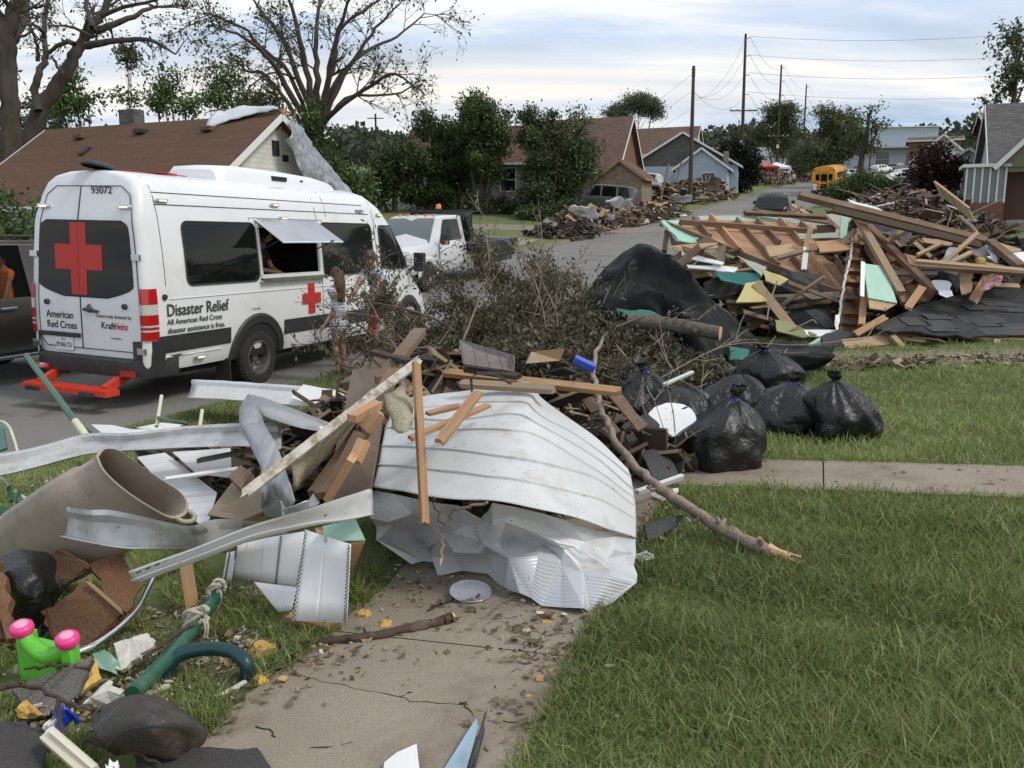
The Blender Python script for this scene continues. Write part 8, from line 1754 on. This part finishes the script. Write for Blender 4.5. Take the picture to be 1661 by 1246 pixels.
BB=[bx_(740,600,10.4,.8,.8,.36),bx_(805,580,10.4,1.0,.9,.52,1.5),bx_(890,575,10.3,1.0,.9,.60,1.5),bx_(980,600,9.6,.9,.9,.6,1.3),bx_(1080,640,8.8,.8,.9,.45),bx_(1000,650,8.0,.7,.8,.35),bx_(900,610,9.2,1.0,.8,.45),bx_(680,605,10.3,.5,.5,.28,.4)]
tangle('twig_tangle','dense inner tangle of twigs in the brush pile',BB,9000,.10,.6,TP,60)
r_=np.random.default_rng(61); n=120000; k=r_.choice(len(BB),n); C=np.array([b[:3] for b in BB])[k]; S=np.array([b[3:6] for b in BB])[k]*np.array([1.05,1,1.18]); u=r_.normal(size=(n,3)); u/=np.linalg.norm(u,axis=1)[:,None]; u*=r_.uniform(0,1,(n,1))**.35
c=C+u*S; c[:,2]=np.maximum(c[:,2],np.array([T(a,b) for a,b in c[:,:2]])+.02); v,cc_=leafcloud(c,.055,r_,LP_wi,droop=.8,asp=.38); np_mesh('dead_leaves',v,4,cc_,m_leaf,label='mass of withered leaves inside the brush pile',cat='leaves',kind='stuff')
# dark rubble under the sheets so the heap has body
def bq(px,py,h,sx,sy,sz,w=1): p=Q(px,py,h); return (p.x,p.y,p.z,sx,sy,sz,w)
tangle('heap_rubble','small splintered wood and scraps filling the heap under the sheets',[bq(800,800,.05,.62,.75,.14),bq(760,720,.2,.7,.7,.35,1.5),bq(850,690,.2,.8,.6,.35,1.2),bq(650,720,.2,.45,.6,.4),bq(560,760,.15,.45,.5,.3),bq(440,780,.12,.45,.4,.26),bq(350,760,.12,.5,.4,.2),bq(960,720,.1,.5,.6,.2),bq(1040,740,.06,.35,.5,.14),bq(700,640,.3,.8,.6,.4,1.2),bq(560,700,.2,.5,.6,.3)],7000,.05,.5,[(.10,.075,.05),(.05,.04,.032),(.16,.12,.08),(.03,.027,.025),(.20,.15,.10)],62,thin=.05,wide=(.06,.4),cat='rubble')
tangle('plaster_crumbs','small crumbs of plaster, wood and paper scattered over the ground',[bq(120,1120,.02,.6,.35,.03),bq(160,1020,.03,.5,.3,.03),bq(600,980,.01,.9,.35,.01,.35),bq(470,1080,.01,.5,.3,.01,.4),bq(900,1040,.01,.25,.35,.02,.5),bq(700,950,.01,.6,.3,.02,.35),bq(1040,860,.02,.3,.6,.03),bq(150,780,.05,.6,.4,.04),bq(300,1060,.03,.35,.3,.03,2),bq(200,1140,.04,.4,.25,.04,2),bq(420,960,.02,.4,.25,.03)],1900,.008,.035,[(.30,.26,.20),(.18,.14,.10),(.45,.42,.36),(.40,.26,.10),(.10,.08,.06)],63,thin=.2,wide=(.3,.9),cat='crumbs')
r_=np.random.default_rng(64); pts=[]
for px,py,s,k in ((450,1075,.16,60),(500,1060,.2,60),(880,1050,.16,70),(905,1090,.12,50),(870,1010,.2,60),(800,985,.2,50),(640,1040,.2,25),(340,1130,.2,160),(290,1000,.3,300),(420,940,.3,200),(180,1090,.3,220),(520,880,.3,120),(700,930,.3,60),(230,780,.5,220),(100,790,.4,180),(1050,860,.2,60),(1300,900,1.2,14),(1150,950,.3,8),(840,1160,.12,50),(560,930,.3,120),(120,1150,.3,120),(1560,770,.5,50),(1250,765,.5,30),(830,880,.1,20)):
    c=Q(px,py,.02); q=r_.normal(size=(k,3))*np.array([s,s,.006]); q[:,:2]*=.7; pts.append(q+np.array(c))
pts=np.concatenate(pts); pts[:,2]=np.array([T(a,b) for a,b in pts[:,:2]])+r_.uniform(.015,.04,len(pts)); v,cc_=leafcloud(pts,.035,r_,[(.20,.14,.085),(.28,.22,.14),(.13,.10,.06),(.16,.17,.08),(.33,.29,.2)],asp=.7)
v=v.reshape(-1,4,3); v[:,:,2]=v[:,:1,2]+(v[:,:,2]-v[:,:1,2])*.25; np_mesh('leaf_litter',v.reshape(-1,3),4,cc_,m_leaf,label='dry curled leaves and leaf litter strewn on walk and grass',cat='leaf litter',kind='stuff')
# ------------------------------------------------ wrecked roof and wall pile across the lawn
rw_=random.Random(90)
def Wp(x,y,d): return P(1040+x/2.675,280+y/2.675,d)
class Plane:
    def __init__(s,a,b,c):
        s.o=a; s.n=(b-a).cross(c-a).normalized()
        if s.n.y>0: s.n=-s.n
    def at(s,x,y,off=0.0):
        d=ray(1040+x/2.675,280+y/2.675); t=(s.o+s.n*off-EYEV).dot(s.n)/d.dot(s.n); return EYEV+d*t
m_sheath=lines('roof_boards',(.45,.28,.16),(.10,.055,.035),.15,.07,col2=(.35,.205,.11),dirt=(.22,.115,.06),dscale=1.6,dth=(.42,.72),bump=.4,rough=.85)
m_sheathd=lines('dark_roof_boards',(.17,.095,.055),(.05,.03,.02),.15,.08,col2=(.13,.075,.045),dirt=(.09,.05,.03),dscale=1.6,bump=.4,rough=.85)
m_slab=lines('torn_shingle_roof',(.040,.040,.042),(.014,.014,.015),.24,.07,vert=.9,stag=.43,vary=.25,col2=(.055,.053,.052),dirt=(.020,.020,.021),dscale=1.2,dth=(.5,.75),bump=.5,rough=.95)
m_sageside=lines('sage_siding',(.40,.45,.38),(.20,.22,.18),.12,.10,dirt=(.28,.27,.20),dscale=2,dth=(.55,.85))
m_yell=M('yellow_board',(.52,.46,.20),(.46,.40,.17),.7,3,dirt=(.25,.2,.1),dscale=4,dth=(.6,.85)); m_olive=M('olive_board',(.27,.27,.13),(.23,.23,.11),.7,3,dirt=(.15,.13,.08),dscale=4,dth=(.6,.85))
def wplank(label,a,b,w,t,mat,name='beam',cat='beam',group=None,up=(0,-.6,.8),jag=.03,parent=None,seg=1,bend=0):
    g=MB(); g.plank(a if isinstance(a,V) else Wp(*a),b if isinstance(b,V) else Wp(*b),w,t,up=up,jag=jag,rnd=rw_,seg=seg,bend=bend); return g.build(name,mat,label=label,cat=cat,group=group,parent=parent)
def wslab(label,pts,t,mat,name='panel',cat='panel',sub=0,jit=0,group=None,parent=None):
    g=MB(); g.slab([p if isinstance(p,V) else Wp(*p) for p in pts],t,sub=sub,jit=jit); return g.build(name,mat,label=label,cat=cat,group=group,parent=parent)
# roof section A: underside with rafters
A_=Plane(Wp(85,212,15.6),Wp(890,245,17.2),Wp(950,560,13.3))
t=empty('roof_section',Wp(500,400,14.5),'large upturned roof section, orange boards and rafters facing us','roof section')
g=MB(); pts=[A_.at(*p) for p in ((88,214),(300,205),(880,235),(905,330),(955,565),(800,515),(560,405),(330,318))]; g.slab(pts,.025,sub=3,jit=.012); g.build('sheathing',m_sheath,t)
for i,(x0,y0,x1,y1) in enumerate(((225,200,298,283),(300,190,436,352),(412,206,594,408),(500,206,600,310),(598,205,702,312),(690,222,782,300),(650,368,742,468),(737,368,868,525),(838,370,945,540))):
    g=MB(); g.plank(A_.at(x0,y0,.05),A_.at(x1,y1,.05),.05,.13,up=A_.n,jag=.02,rnd=rw_); g.build('rafter',[mw_br,mw_or,mw_br][i%3],t)
g=MB(); g.plank(A_.at(82,215,.03),A_.at(955,566,.03),.05,.12,up=A_.n,jag=.03,rnd=rw_); g.build('eave_board',mw_br,t)
g=MB(); g.plank(A_.at(165,214,.13),A_.at(780,256,.13),.06,.09,up=A_.n,jag=.03,rnd=rw_); g.build('cross_beam',mw_br,t)
wslab('pale sage siding panel standing behind the roof section',[(245,190,16.9),(520,188,17.4),(815,205,17.8),(815,236,17.6),(520,232,17.2),(262,214,16.8)],.03,m_sageside,'siding_panel')
wplank('dark beam lying along the top of the sage siding',(445,174,17.2),(900,198,17.5),.09,.07,mw_br)
wslab('mint foam board at the pile\'s left tip',[(85,212,15.3),(165,208,15.6),(190,262,15.2),(238,278,15.0),(245,305,14.8),(160,300,14.9)],.03,m_mint,'foam_board',sub=4,jit=.04)
wslab('dark board edge under the mint foam',[(110,235,15.2),(150,300,14.9),(240,320,14.6),(205,330,14.6),(130,310,14.9)],.03,mw_dk,'board')
wplank('dark post standing under the left tip',(113,252,15.3),(100,345,15.0),.09,.09,mw_br,'post','post')
# wall section with studs (centre)
Bp=Plane(Wp(900,240,14.4),Wp(1000,300,14.8),Wp(870,690,12.6))
t=empty('wall_section',Wp(900,500,13.2),'narrow leaning wall section with orange boards and a metal edge strip','wall section')
g=MB(); g.slab([Bp.at(*p) for p in ((905,255),(950,240),(1010,330),(975,470),(985,560),(940,690),(862,695),(870,560))],.02,sub=3,jit=.01); g.build('sheathing',m_sheath,t)
for y0,y1 in ((300,322),(375,388),(425,432),(472,482),(545,560),(610,618),(655,660)):
    g=MB(); g.plank(Bp.at(895-(y0-300)*.06,y0,.05),Bp.at(1000,y1,.05),.05,.08,up=Bp.n,jag=.02,rnd=rw_); g.build('stud',rw_.choice([mw_br,mw_tan,mw_or]),t)
g=MB(); q=pathc([Bp.at(918,245,.08),Bp.at(905,380,.08),Bp.at(880,480,.08),Bp.at(862,600,.08),Bp.at(848,680,.08)],5)
for a,b in zip(q,q[1:]): g.plank(a+V((rw_.gauss(0,.008),0,0)),b,.035,.012,up=(0,-1,.1))
g.build('metal_edge',m_metw,t)
# right roof underside
C_=Plane(Wp(985,235,15.2),Wp(1290,520,13.8),Wp(1145,575,12.8))
t=empty('roof_section',Wp(1100,420,14),'dark brown upturned roof section under the crossed beams, right of the mint board','roof section')
g=MB(); g.slab([C_.at(*p) for p in ((985,240),(1100,330),(1290,515),(1250,560),(1145,575),(1060,480),(965,330))],.025,sub=3,jit=.012); g.build('sheathing',m_sheathd,t)
for x0,y0,x1,y1 in ((1000,300,1050,285),(1060,395,1110,380),(1120,495,1190,465),(1040,350,1075,335)): g=MB(); g.plank(C_.at(x0,y0,.04),C_.at(x1,y1,.04),.04,.06,up=C_.n,rnd=rw_); g.build('slat',mw_br,t)
wplank('long dark beam lying across the very top of the pile',(680,97,14.6),(1500,300,13.4),.13,.10,mw_br,'ridge_beam',jag=.05)
wplank('broad dark plank lying just in front of the long top beam',(830,160,14.2),(1480,318,13.2),.16,.04,mw_dk,'ridge_plank',jag=.04)
wplank('dark beam sloping down at the pile\'s right end',(1508,296,13.3),(1652,412,12.4),.14,.08,mw_br,'ridge_beam',jag=.03)
wplank('tan beam sloping steeply down the centre, left one of the pair',(922,165,14.4),(1128,525,12.7),.12,.08,mw_tan,'leaning_beam',jag=.02)
wplank('brown beam edge alongside the left sloping beam',(960,215,14.35),(1143,572,12.6),.07,.06,mw_br,'leaning_beam')
wplank('brown beam sloping down right to the shingle slab',(985,232,14.5),(1280,522,12.8),.11,.08,mw_br,'leaning_beam',jag=.02)
wplank('tan brace crossing under the top beam',(1060,302,13.9),(1205,210,14.3),.07,.07,mw_tan,'brace',jag=.01)
wplank('double tan plank running out of the pile to the right edge, upper',(1190,385,13.0),(1680,428,12.2),.07,.05,mw_tan,'long_plank')
wplank('double tan plank running out of the pile to the right edge, lower',(1200,408,12.9),(1680,440,12.1),.06,.05,mw_br,'long_plank')
wplank('brace rising right through the white cloth',(1310,395,12.9),(1462,262,13.2),.06,.06,mw_tan,'brace',jag=.02)
wplank('short tan brace above the double planks',(1195,360,13.2),(1310,305,13.4),.05,.05,mw_tan,'brace')
wplank('short tan brace below the rising one',(1335,395,12.8),(1435,345,12.9),.06,.05,mw_tan,'brace')
wplank('wide orange board at the foot of the brown sloping beam',(1222,495,12.7),(1155,590,12.3),.11,.03,mw_or,'board',jag=.03)
wplank('tan stud at the pile\'s front centre',(972,500,12.9),(955,665,12.2),.09,.05,mw_or,'stud',jag=.02)
wplank('orange board fallen at the front centre foot',(1065,625,12.2),(925,705,12.0),.10,.03,mw_or,'board',jag=.04)
D_=Plane(Wp(960,395,13.2),Wp(1060,408,13.3),Wp(1110,570,12.5))
wslab('mint green board set in the pile\'s centre beside a white strip',[D_.at(*p) for p in ((962,396),(1062,410),(1080,480),(1110,568),(985,545))],.02,m_mint,'mint_board')
wslab('tan board below the mint green board',[D_.at(*p,-.03) for p in ((985,545),(1110,570),(1060,600),(990,590))],.02,mw_tan,'board')
wplank('white strip along the left of the mint green board',(962,388,13.0),(958,538,12.5),.06,.02,m_vin,'white_strip',cat='strip',up=(0,-1,.1),jag=0)
for i,(pts,mt,lb) in enumerate((([(758,300,14.0),(895,292,14.2),(908,335,13.9),(775,348,13.7)],mw_or,'square orange plywood piece right of the rafters'),([(540,322,14.0),(655,310,14.1),(650,345,13.9),(560,368,13.7)],mw_tan,'tan plywood piece lying on the rafters'),
 ([(545,560,12.9),(410,565,12.8),(452,482,13.2),(524,470,13.3)],m_yell,'yellow board standing under the roof section\'s eave'),([(580,640,12.6),(640,650,12.6),(762,705,12.3),(700,718,12.3),(590,690,12.4)],m_olive,'olive green board leaning low at the pile\'s front'),
 ([(705,685,12.4),(850,683,12.4),(845,712,12.3),(730,712,12.3)],m_vin,'white board low at the pile\'s front, right of the olive one'),([(725,745,12.1),(778,715,12.2),(778,770,12.0),(735,765,12.0)],m_mint,'torn teal piece at the foot of the pile'),
 ([(135,318,14.6),(330,305,14.4),(335,330,14.3),(150,345,14.5)],mw_tan,'tan board end at the left under the eave'),([(175,342,14.4),(360,392,13.9),(350,402,13.8),(185,368,14.3)],m_vin,'white strip at the left under the eave'),
 ([(200,402,14.2),(350,410,13.9),(340,425,13.8),(205,415,14.1)],m_vin,'lower white strip at the left of the pile'),([(310,400,14.0),(420,415,13.7),(400,435,13.6),(330,428,13.8)],m_vin,'white scrap among the left boards'),
 ([(415,362,14.0),(545,415,13.4),(520,450,13.3),(500,430,13.4)],m_sageside,'pale green folded trim under the eave'),([(528,420,13.4),(640,465,13.1),(600,490,13.0),(540,470,13.2)],m_yell,'yellow panel edge right of the pale green trim'),
 ([(320,430,13.8),(520,440,13.4),(500,500,13.2),(350,470,13.5)],M('teal_board',(.03,.16,.14),rough=.7),'dark teal board in the shade under the eave'),([(865,190,14.8),(900,183,14.8),(892,290,14.5),(862,285,14.5)],m_mint,'upright mint strip by the wall section\'s top'),
 ([(800,180,15.2),(918,195,15.0),(880,240,14.9),(845,240,15.0),(815,215,15.2)],M('cream_paper',(.55,.50,.38),rough=.8),'crumpled cream paper by the wall section\'s top'),([(680,270,14.8),(870,262,14.6),(860,285,14.5),(690,290,14.7)],m_sageside,'pale grey green strip crossing the rafters'),
 ([(760,230,15.2),(850,225,15.1),(840,300,14.8),(770,290,14.9)],mw_dk,'dark board behind the square plywood'),([(1140,350,13.6),(1190,365,13.5),(1205,412,13.3),(1165,400,13.4)],mw_or,'orange splintered board above the double planks'),
 ([(1215,285,14.2),(1360,300,13.9),(1340,320,13.8),(1230,305,14.0)],mw_tan,'tan board in the gap under the top beam'),([(1540,300,13.5),(1650,335,13.2),(1640,350,13.1),(1600,345,13.2)],mw_tan,'tan board on the grass beyond the pile\'s right end'),
 ([(1600,352,12.9),(1690,345,12.9),(1690,400,12.7),(1640,395,12.7)],m_vin,'white board at the right edge of the picture'),([(1485,392,12.9),(1580,405,12.7),(1560,420,12.6),(1495,408,12.8)],mw_or,'orange plywood corner on the double planks'),
 ([(1380,445,12.7),(1440,440,12.6),(1430,520,12.3),(1390,530,12.3)],mw_tan,'tan board standing right of the white cloth'))): wslab(lb,pts,.022,mt,'loose_board' if mt not in (m_yell,) else 'yellow_board','board',sub=3,jit=.015)
for x0,y0,x1,y1,d,lb in ((735,245,700,370,13.9,'short stud standing before the square plywood'),(590,372,740,332,13.7,'short stud lying below the tan plywood'),(930,248,868,310,14.2,'short tan stud leaning on the wall section'),(715,325,705,425,13.6,'short white painted stud hanging below the rafters'),(1075,710,1050,780,11.9,'left short post of the pair under the shingle slab'),(1085,705,1145,770,11.8,'right short post of the pair under the shingle slab'),(1545,725,1540,748,11.6,'tiny stud end under the shingle slab')):
    wplank(lb,(x0,y0,d),(x1,y1,d-.15),.08,.05,mw_tan if 'white' not in lb else m_vin,'short_stud','stud',jag=.02)
# shingled slab
E_=Plane(Wp(1015,678,11.9),Wp(1661,495,14.0),Wp(1661,700,11.7))
t=empty('shingled_roof_slab',Wp(1400,620,12.5),'black shingled roof slab lying flat at the pile\'s right front','roof slab')
g=MB(); g.slab([E_.at(*p) for p in ((1015,678),(1060,650),(1200,582),(1330,540),(1440,520),(1560,500),(1800,480),(1800,700),(1640,700),(1590,714),(1480,712),(1420,720),(1360,705),(1300,712),(1180,690),(1100,695))],.02,sub=3,jit=.018); g.build('shingles',m_slab,t)
g=MB(); g.slab([E_.at(*p,-.03) for p in ((1140,660),(1300,560),(1800,510),(1800,735),(1480,722),(1300,695))],.03,sub=3,jit=.012); g.build('deck',mw_tan,t)
for x in (1160,1370,1545,1700): g=MB(); g.plank(E_.at(x,690,-.09),E_.at(x+60,560,-.09),.05,.09,up=E_.n); g.build('rafter',mw_tan,t)
for i in range(14):
    x=rw_.uniform(1080,1640); y=rw_.uniform(560,695); p=E_.at(x,max(y,700-(x-1000)*.28),.012); a=rw_.uniform(-.2,.2); e=(E_.at(x+30,y,0)-E_.at(x,y,0)).normalized(); f=E_.n.cross(e); g=MB(); w,h=rw_.uniform(.12,.3),rw_.uniform(.1,.18); g.slab([p+e*w*sx+f*h*sy+E_.n*rw_.uniform(0,.02) for sx,sy in ((-1,-1),(1,-1),(1,1),(-1,1))],.006,sub=2,jit=.01); g.build('loose_tab',m_felt,t)
# cloths and sheets
def cloth(label,rows,mat,amp,seed,fr=3,name='cloth',cat='cloth',solid=.004): g=MB(); g.grid(drape([[Wp(*p) for p in r] for r in rows],6,6,amp,seed,fr)); return g.build(name,mat,label=label,cat=cat,smooth=45,solid=solid)
cloth('long white plastic membrane sagging behind the top beam',[[(900,112,15.4),(1000,150,15.2),(1110,185,15.0),(1230,215,14.8),(1370,258,14.5)],[(915,130,15.2),(1000,175,15.0),(1110,205,14.8),(1220,240,14.6),(1320,268,14.4)],[(935,150,15.0),(1010,190,14.9),(1110,225,14.7),(1200,250,14.5),(1280,272,14.4)]],m_tarp_w,.09,5,2,'white_membrane','membrane')
cloth('grey white cloth hanging right of the crossed beams',[[(1340,318,13.3),(1375,325,13.2)],[(1310,355,13.1),(1365,360,13.0)],[(1290,388,13.0),(1385,395,12.9)]],m_tarp_s,.06,8,5)
cloth('white crumpled cloth in the pile\'s right centre',[[(1272,475,12.8),(1310,470,12.8),(1342,482,12.7)],[(1285,500,12.7),(1310,510,12.6),(1340,505,12.6)],[(1300,525,12.5),(1325,540,12.4),(1352,540,12.4)]],m_tarp_w,.06,9,6)
cloth('small white cloth by the wide brown beam',[[(1150,575,12.4),(1180,570,12.4)],[(1145,590,12.3),(1175,598,12.3)]],m_tarp_w,.03,10,6)
cloth('crumpled red and white cloth on top of the shingle slab',[[(1490,470,12.8),(1530,448,12.9),(1568,452,12.8)],[(1480,495,12.6),(1520,480,12.6),(1560,478,12.6)],[(1470,508,12.5),(1510,505,12.5),(1545,495,12.5)]],M('red_white_cloth',(.45,.06,.07),(.65,.62,.60),.8,9),.06,11,6)
cloth('black plastic sheet behind the white crumpled cloth',[[(1280,432,13.1),(1340,420,13.1),(1390,440,13.0)],[(1290,470,12.9),(1345,470,12.8),(1390,490,12.8)],[(1330,510,12.7),(1360,525,12.6),(1380,515,12.7)]],m_blackt,.08,12,4)
cloth('grey roofing felt folds under the top beam',[[(975,200,14.7),(1060,225,14.5),(1180,255,14.2)],[(980,235,14.6),(1070,255,14.4),(1150,275,14.1)],[(1010,265,14.4),(1090,280,14.2),(1140,300,14.0)]],M('grey_felt',(.10,.105,.11),(.15,.155,.16),.8,4,bump=.4),.10,13,4)
cloth('grey felt sheet hanging by the rising brace',[[(1420,300,13.4),(1500,310,13.3),(1525,330,13.2)],[(1425,340,13.2),(1490,350,13.1),(1530,370,13.0)],[(1440,375,13.0),(1480,395,12.9),(1540,410,12.8)]],M('grey_felt2',(.12,.12,.12),(.18,.18,.18),.8,4,bump=.4),.10,14,4)
cloth('white vertical rag on the grey felt\'s edge',[[(1495,315,13.2),(1525,322,13.2)],[(1515,350,13.0),(1540,360,13.0)],[(1500,375,12.9),(1545,392,12.9)]],m_tarp_w,.05,15,5)
cloth('white rag hanging at the wall section\'s foot',[[(845,615,12.5),(862,612,12.5)],[(838,650,12.4),(858,660,12.4)],[(845,678,12.3),(860,680,12.3)]],m_tarp_w,.03,16,6)
g=MB(); c=Wp(1472,385,12.9); g.box(c,(.12,.1,.11)); g.build('yellow_foam_lump',m_insul,label='yellow foam lump in the pile by the grey felt',cat='foam lump',bev=.03)
g=MB(); c=Wp(1185,757,11.8); g.box(c,(.22,.16,.10)); g.build('yellow_foam_lump',m_insul,label='square yellow foam lump at the foot of the shingle slab',cat='foam lump',bev=.02)
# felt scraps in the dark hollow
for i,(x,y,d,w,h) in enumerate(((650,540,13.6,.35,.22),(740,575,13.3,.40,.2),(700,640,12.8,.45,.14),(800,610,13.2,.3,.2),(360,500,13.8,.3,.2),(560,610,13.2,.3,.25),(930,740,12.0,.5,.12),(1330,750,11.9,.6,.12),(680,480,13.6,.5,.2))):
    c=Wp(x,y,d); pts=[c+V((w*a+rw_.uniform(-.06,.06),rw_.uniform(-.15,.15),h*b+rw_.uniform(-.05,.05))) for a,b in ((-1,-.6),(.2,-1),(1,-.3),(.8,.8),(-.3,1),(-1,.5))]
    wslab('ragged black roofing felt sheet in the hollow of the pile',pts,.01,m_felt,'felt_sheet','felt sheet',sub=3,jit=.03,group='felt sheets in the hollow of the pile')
# loose boards by zones
zones=[((130,330),(420,430),14.2,14.8,12),((300,430),(560,500),13.8,14.6,8),((1000,300),(1500,420),14.2,15.6,34),((1180,400),(1560,500),13.2,14.0,14),((560,180),(880,215),17.6,18.6,6),((1540,330),(1661,430),13.4,14.4,8),((1000,710),(1661,775),11.6,12.2,12),((440,520),(850,690),12.8,13.4,20)]
for (x0,y0),(x1,y1),d0,d1,n in zones:
    for k in range(n):
        x,y,d=rw_.uniform(x0,x1),rw_.uniform(y0,y1),rw_.uniform(d0,d1); c=Wp(x,y,d); g0=T(c.x,c.y)+.05
        if c.z<g0: c.z=g0+.02
        yaw=rw_.uniform(0,PI); ti=rw_.gauss(0,.35); L_=rw_.uniform(.4,1.5); dd=V((math.cos(yaw)*math.cos(ti),math.sin(yaw)*math.cos(ti)*.7,math.sin(ti)))*L_/2
        if (c-dd).z<g0-.05 or (c+dd).z<g0-.05: dd.z*=.1
        mt=rw_.choice([mw_br,mw_or,mw_tan,mw_tan,mw_dk,mw_gr,mw_br,m_vin if rw_.random()<.4 else mw_br]); g=MB(); g.plank(c-dd,c+dd,rw_.choice([.05,.09,.09,.14,.2]),rw_.choice([.02,.04]),up=(rw_.uniform(-.5,.5),-.6,.8),jag=.04,rnd=rw_); g.build('splintered_board',mt,label='loose splintered board jumbled among the roof and wall wreckage',cat='board',group='loose boards of the roof and wall wreckage')
WB=[]
for x,y,d,sx,sy,sz,w in ((520,480,14.4,1.2,.6,.35,1),(700,560,13.6,1.3,.6,.5,1.6),(350,460,14.0,.9,.5,.25,.8),(950,450,14.2,1.0,.8,.7,1.4),(1150,450,14,1.2,.8,.6,1.4),(1350,420,13.8,1.2,.8,.5,1.4),(1500,400,13.4,1.0,.7,.4,1),(700,660,12.8,1.5,.5,.25,1.2),(1050,640,12.6,1.2,.5,.3,1),(1150,330,14.6,1.2,.6,.3,.8),(1350,370,14.0,1.0,.6,.3,.7)):
    p=Wp(x,y,d+1.3); WB.append((p.x,p.y,p.z,sx,sy,sz,w))
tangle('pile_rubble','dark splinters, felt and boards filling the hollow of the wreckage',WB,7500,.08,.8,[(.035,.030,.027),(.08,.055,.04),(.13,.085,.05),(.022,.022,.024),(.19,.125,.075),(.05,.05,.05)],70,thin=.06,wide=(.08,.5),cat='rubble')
q=Q(1400,590); tangle('ground_scraps','small scraps and dirt strewn before the wreckage',[bq(1350,592,.01,1.1,.5,.02),bq(1550,588,.01,1.3,.5,.02),bq(1250,600,.01,.8,.4,.02),bq(1200,560,.05,1.2,.8,.05)],900,.02,.16,[(.20,.15,.10),(.09,.07,.05),(.30,.24,.17),(.04,.04,.04)],71,thin=.15,wide=(.2,.8),cat='scraps')
for pts,lb in (([(590,470,13.0),(560,560,12.7),(545,640,12.4)],'thin dangling wire in the hollow'),([(640,690,12.4),(720,650,12.4),(745,640,12.4),(760,655,12.4)],'curled wire above the olive board'),([(1600,470,12.8),(1500,350,13.5),(1455,260,14.2),(1380,190,15)],'pale bare branch rising behind the pile on the right')):
    g=MB(); q=pathc([Wp(*p) for p in pts],5); g.tube(q,.012 if 'branch' not in lb else .03,6); g.build('loose_wire' if 'wire' in lb else 'bare_branch',m_twigp,label=lb,cat='wire' if 'wire' in lb else 'branch',smooth=60)
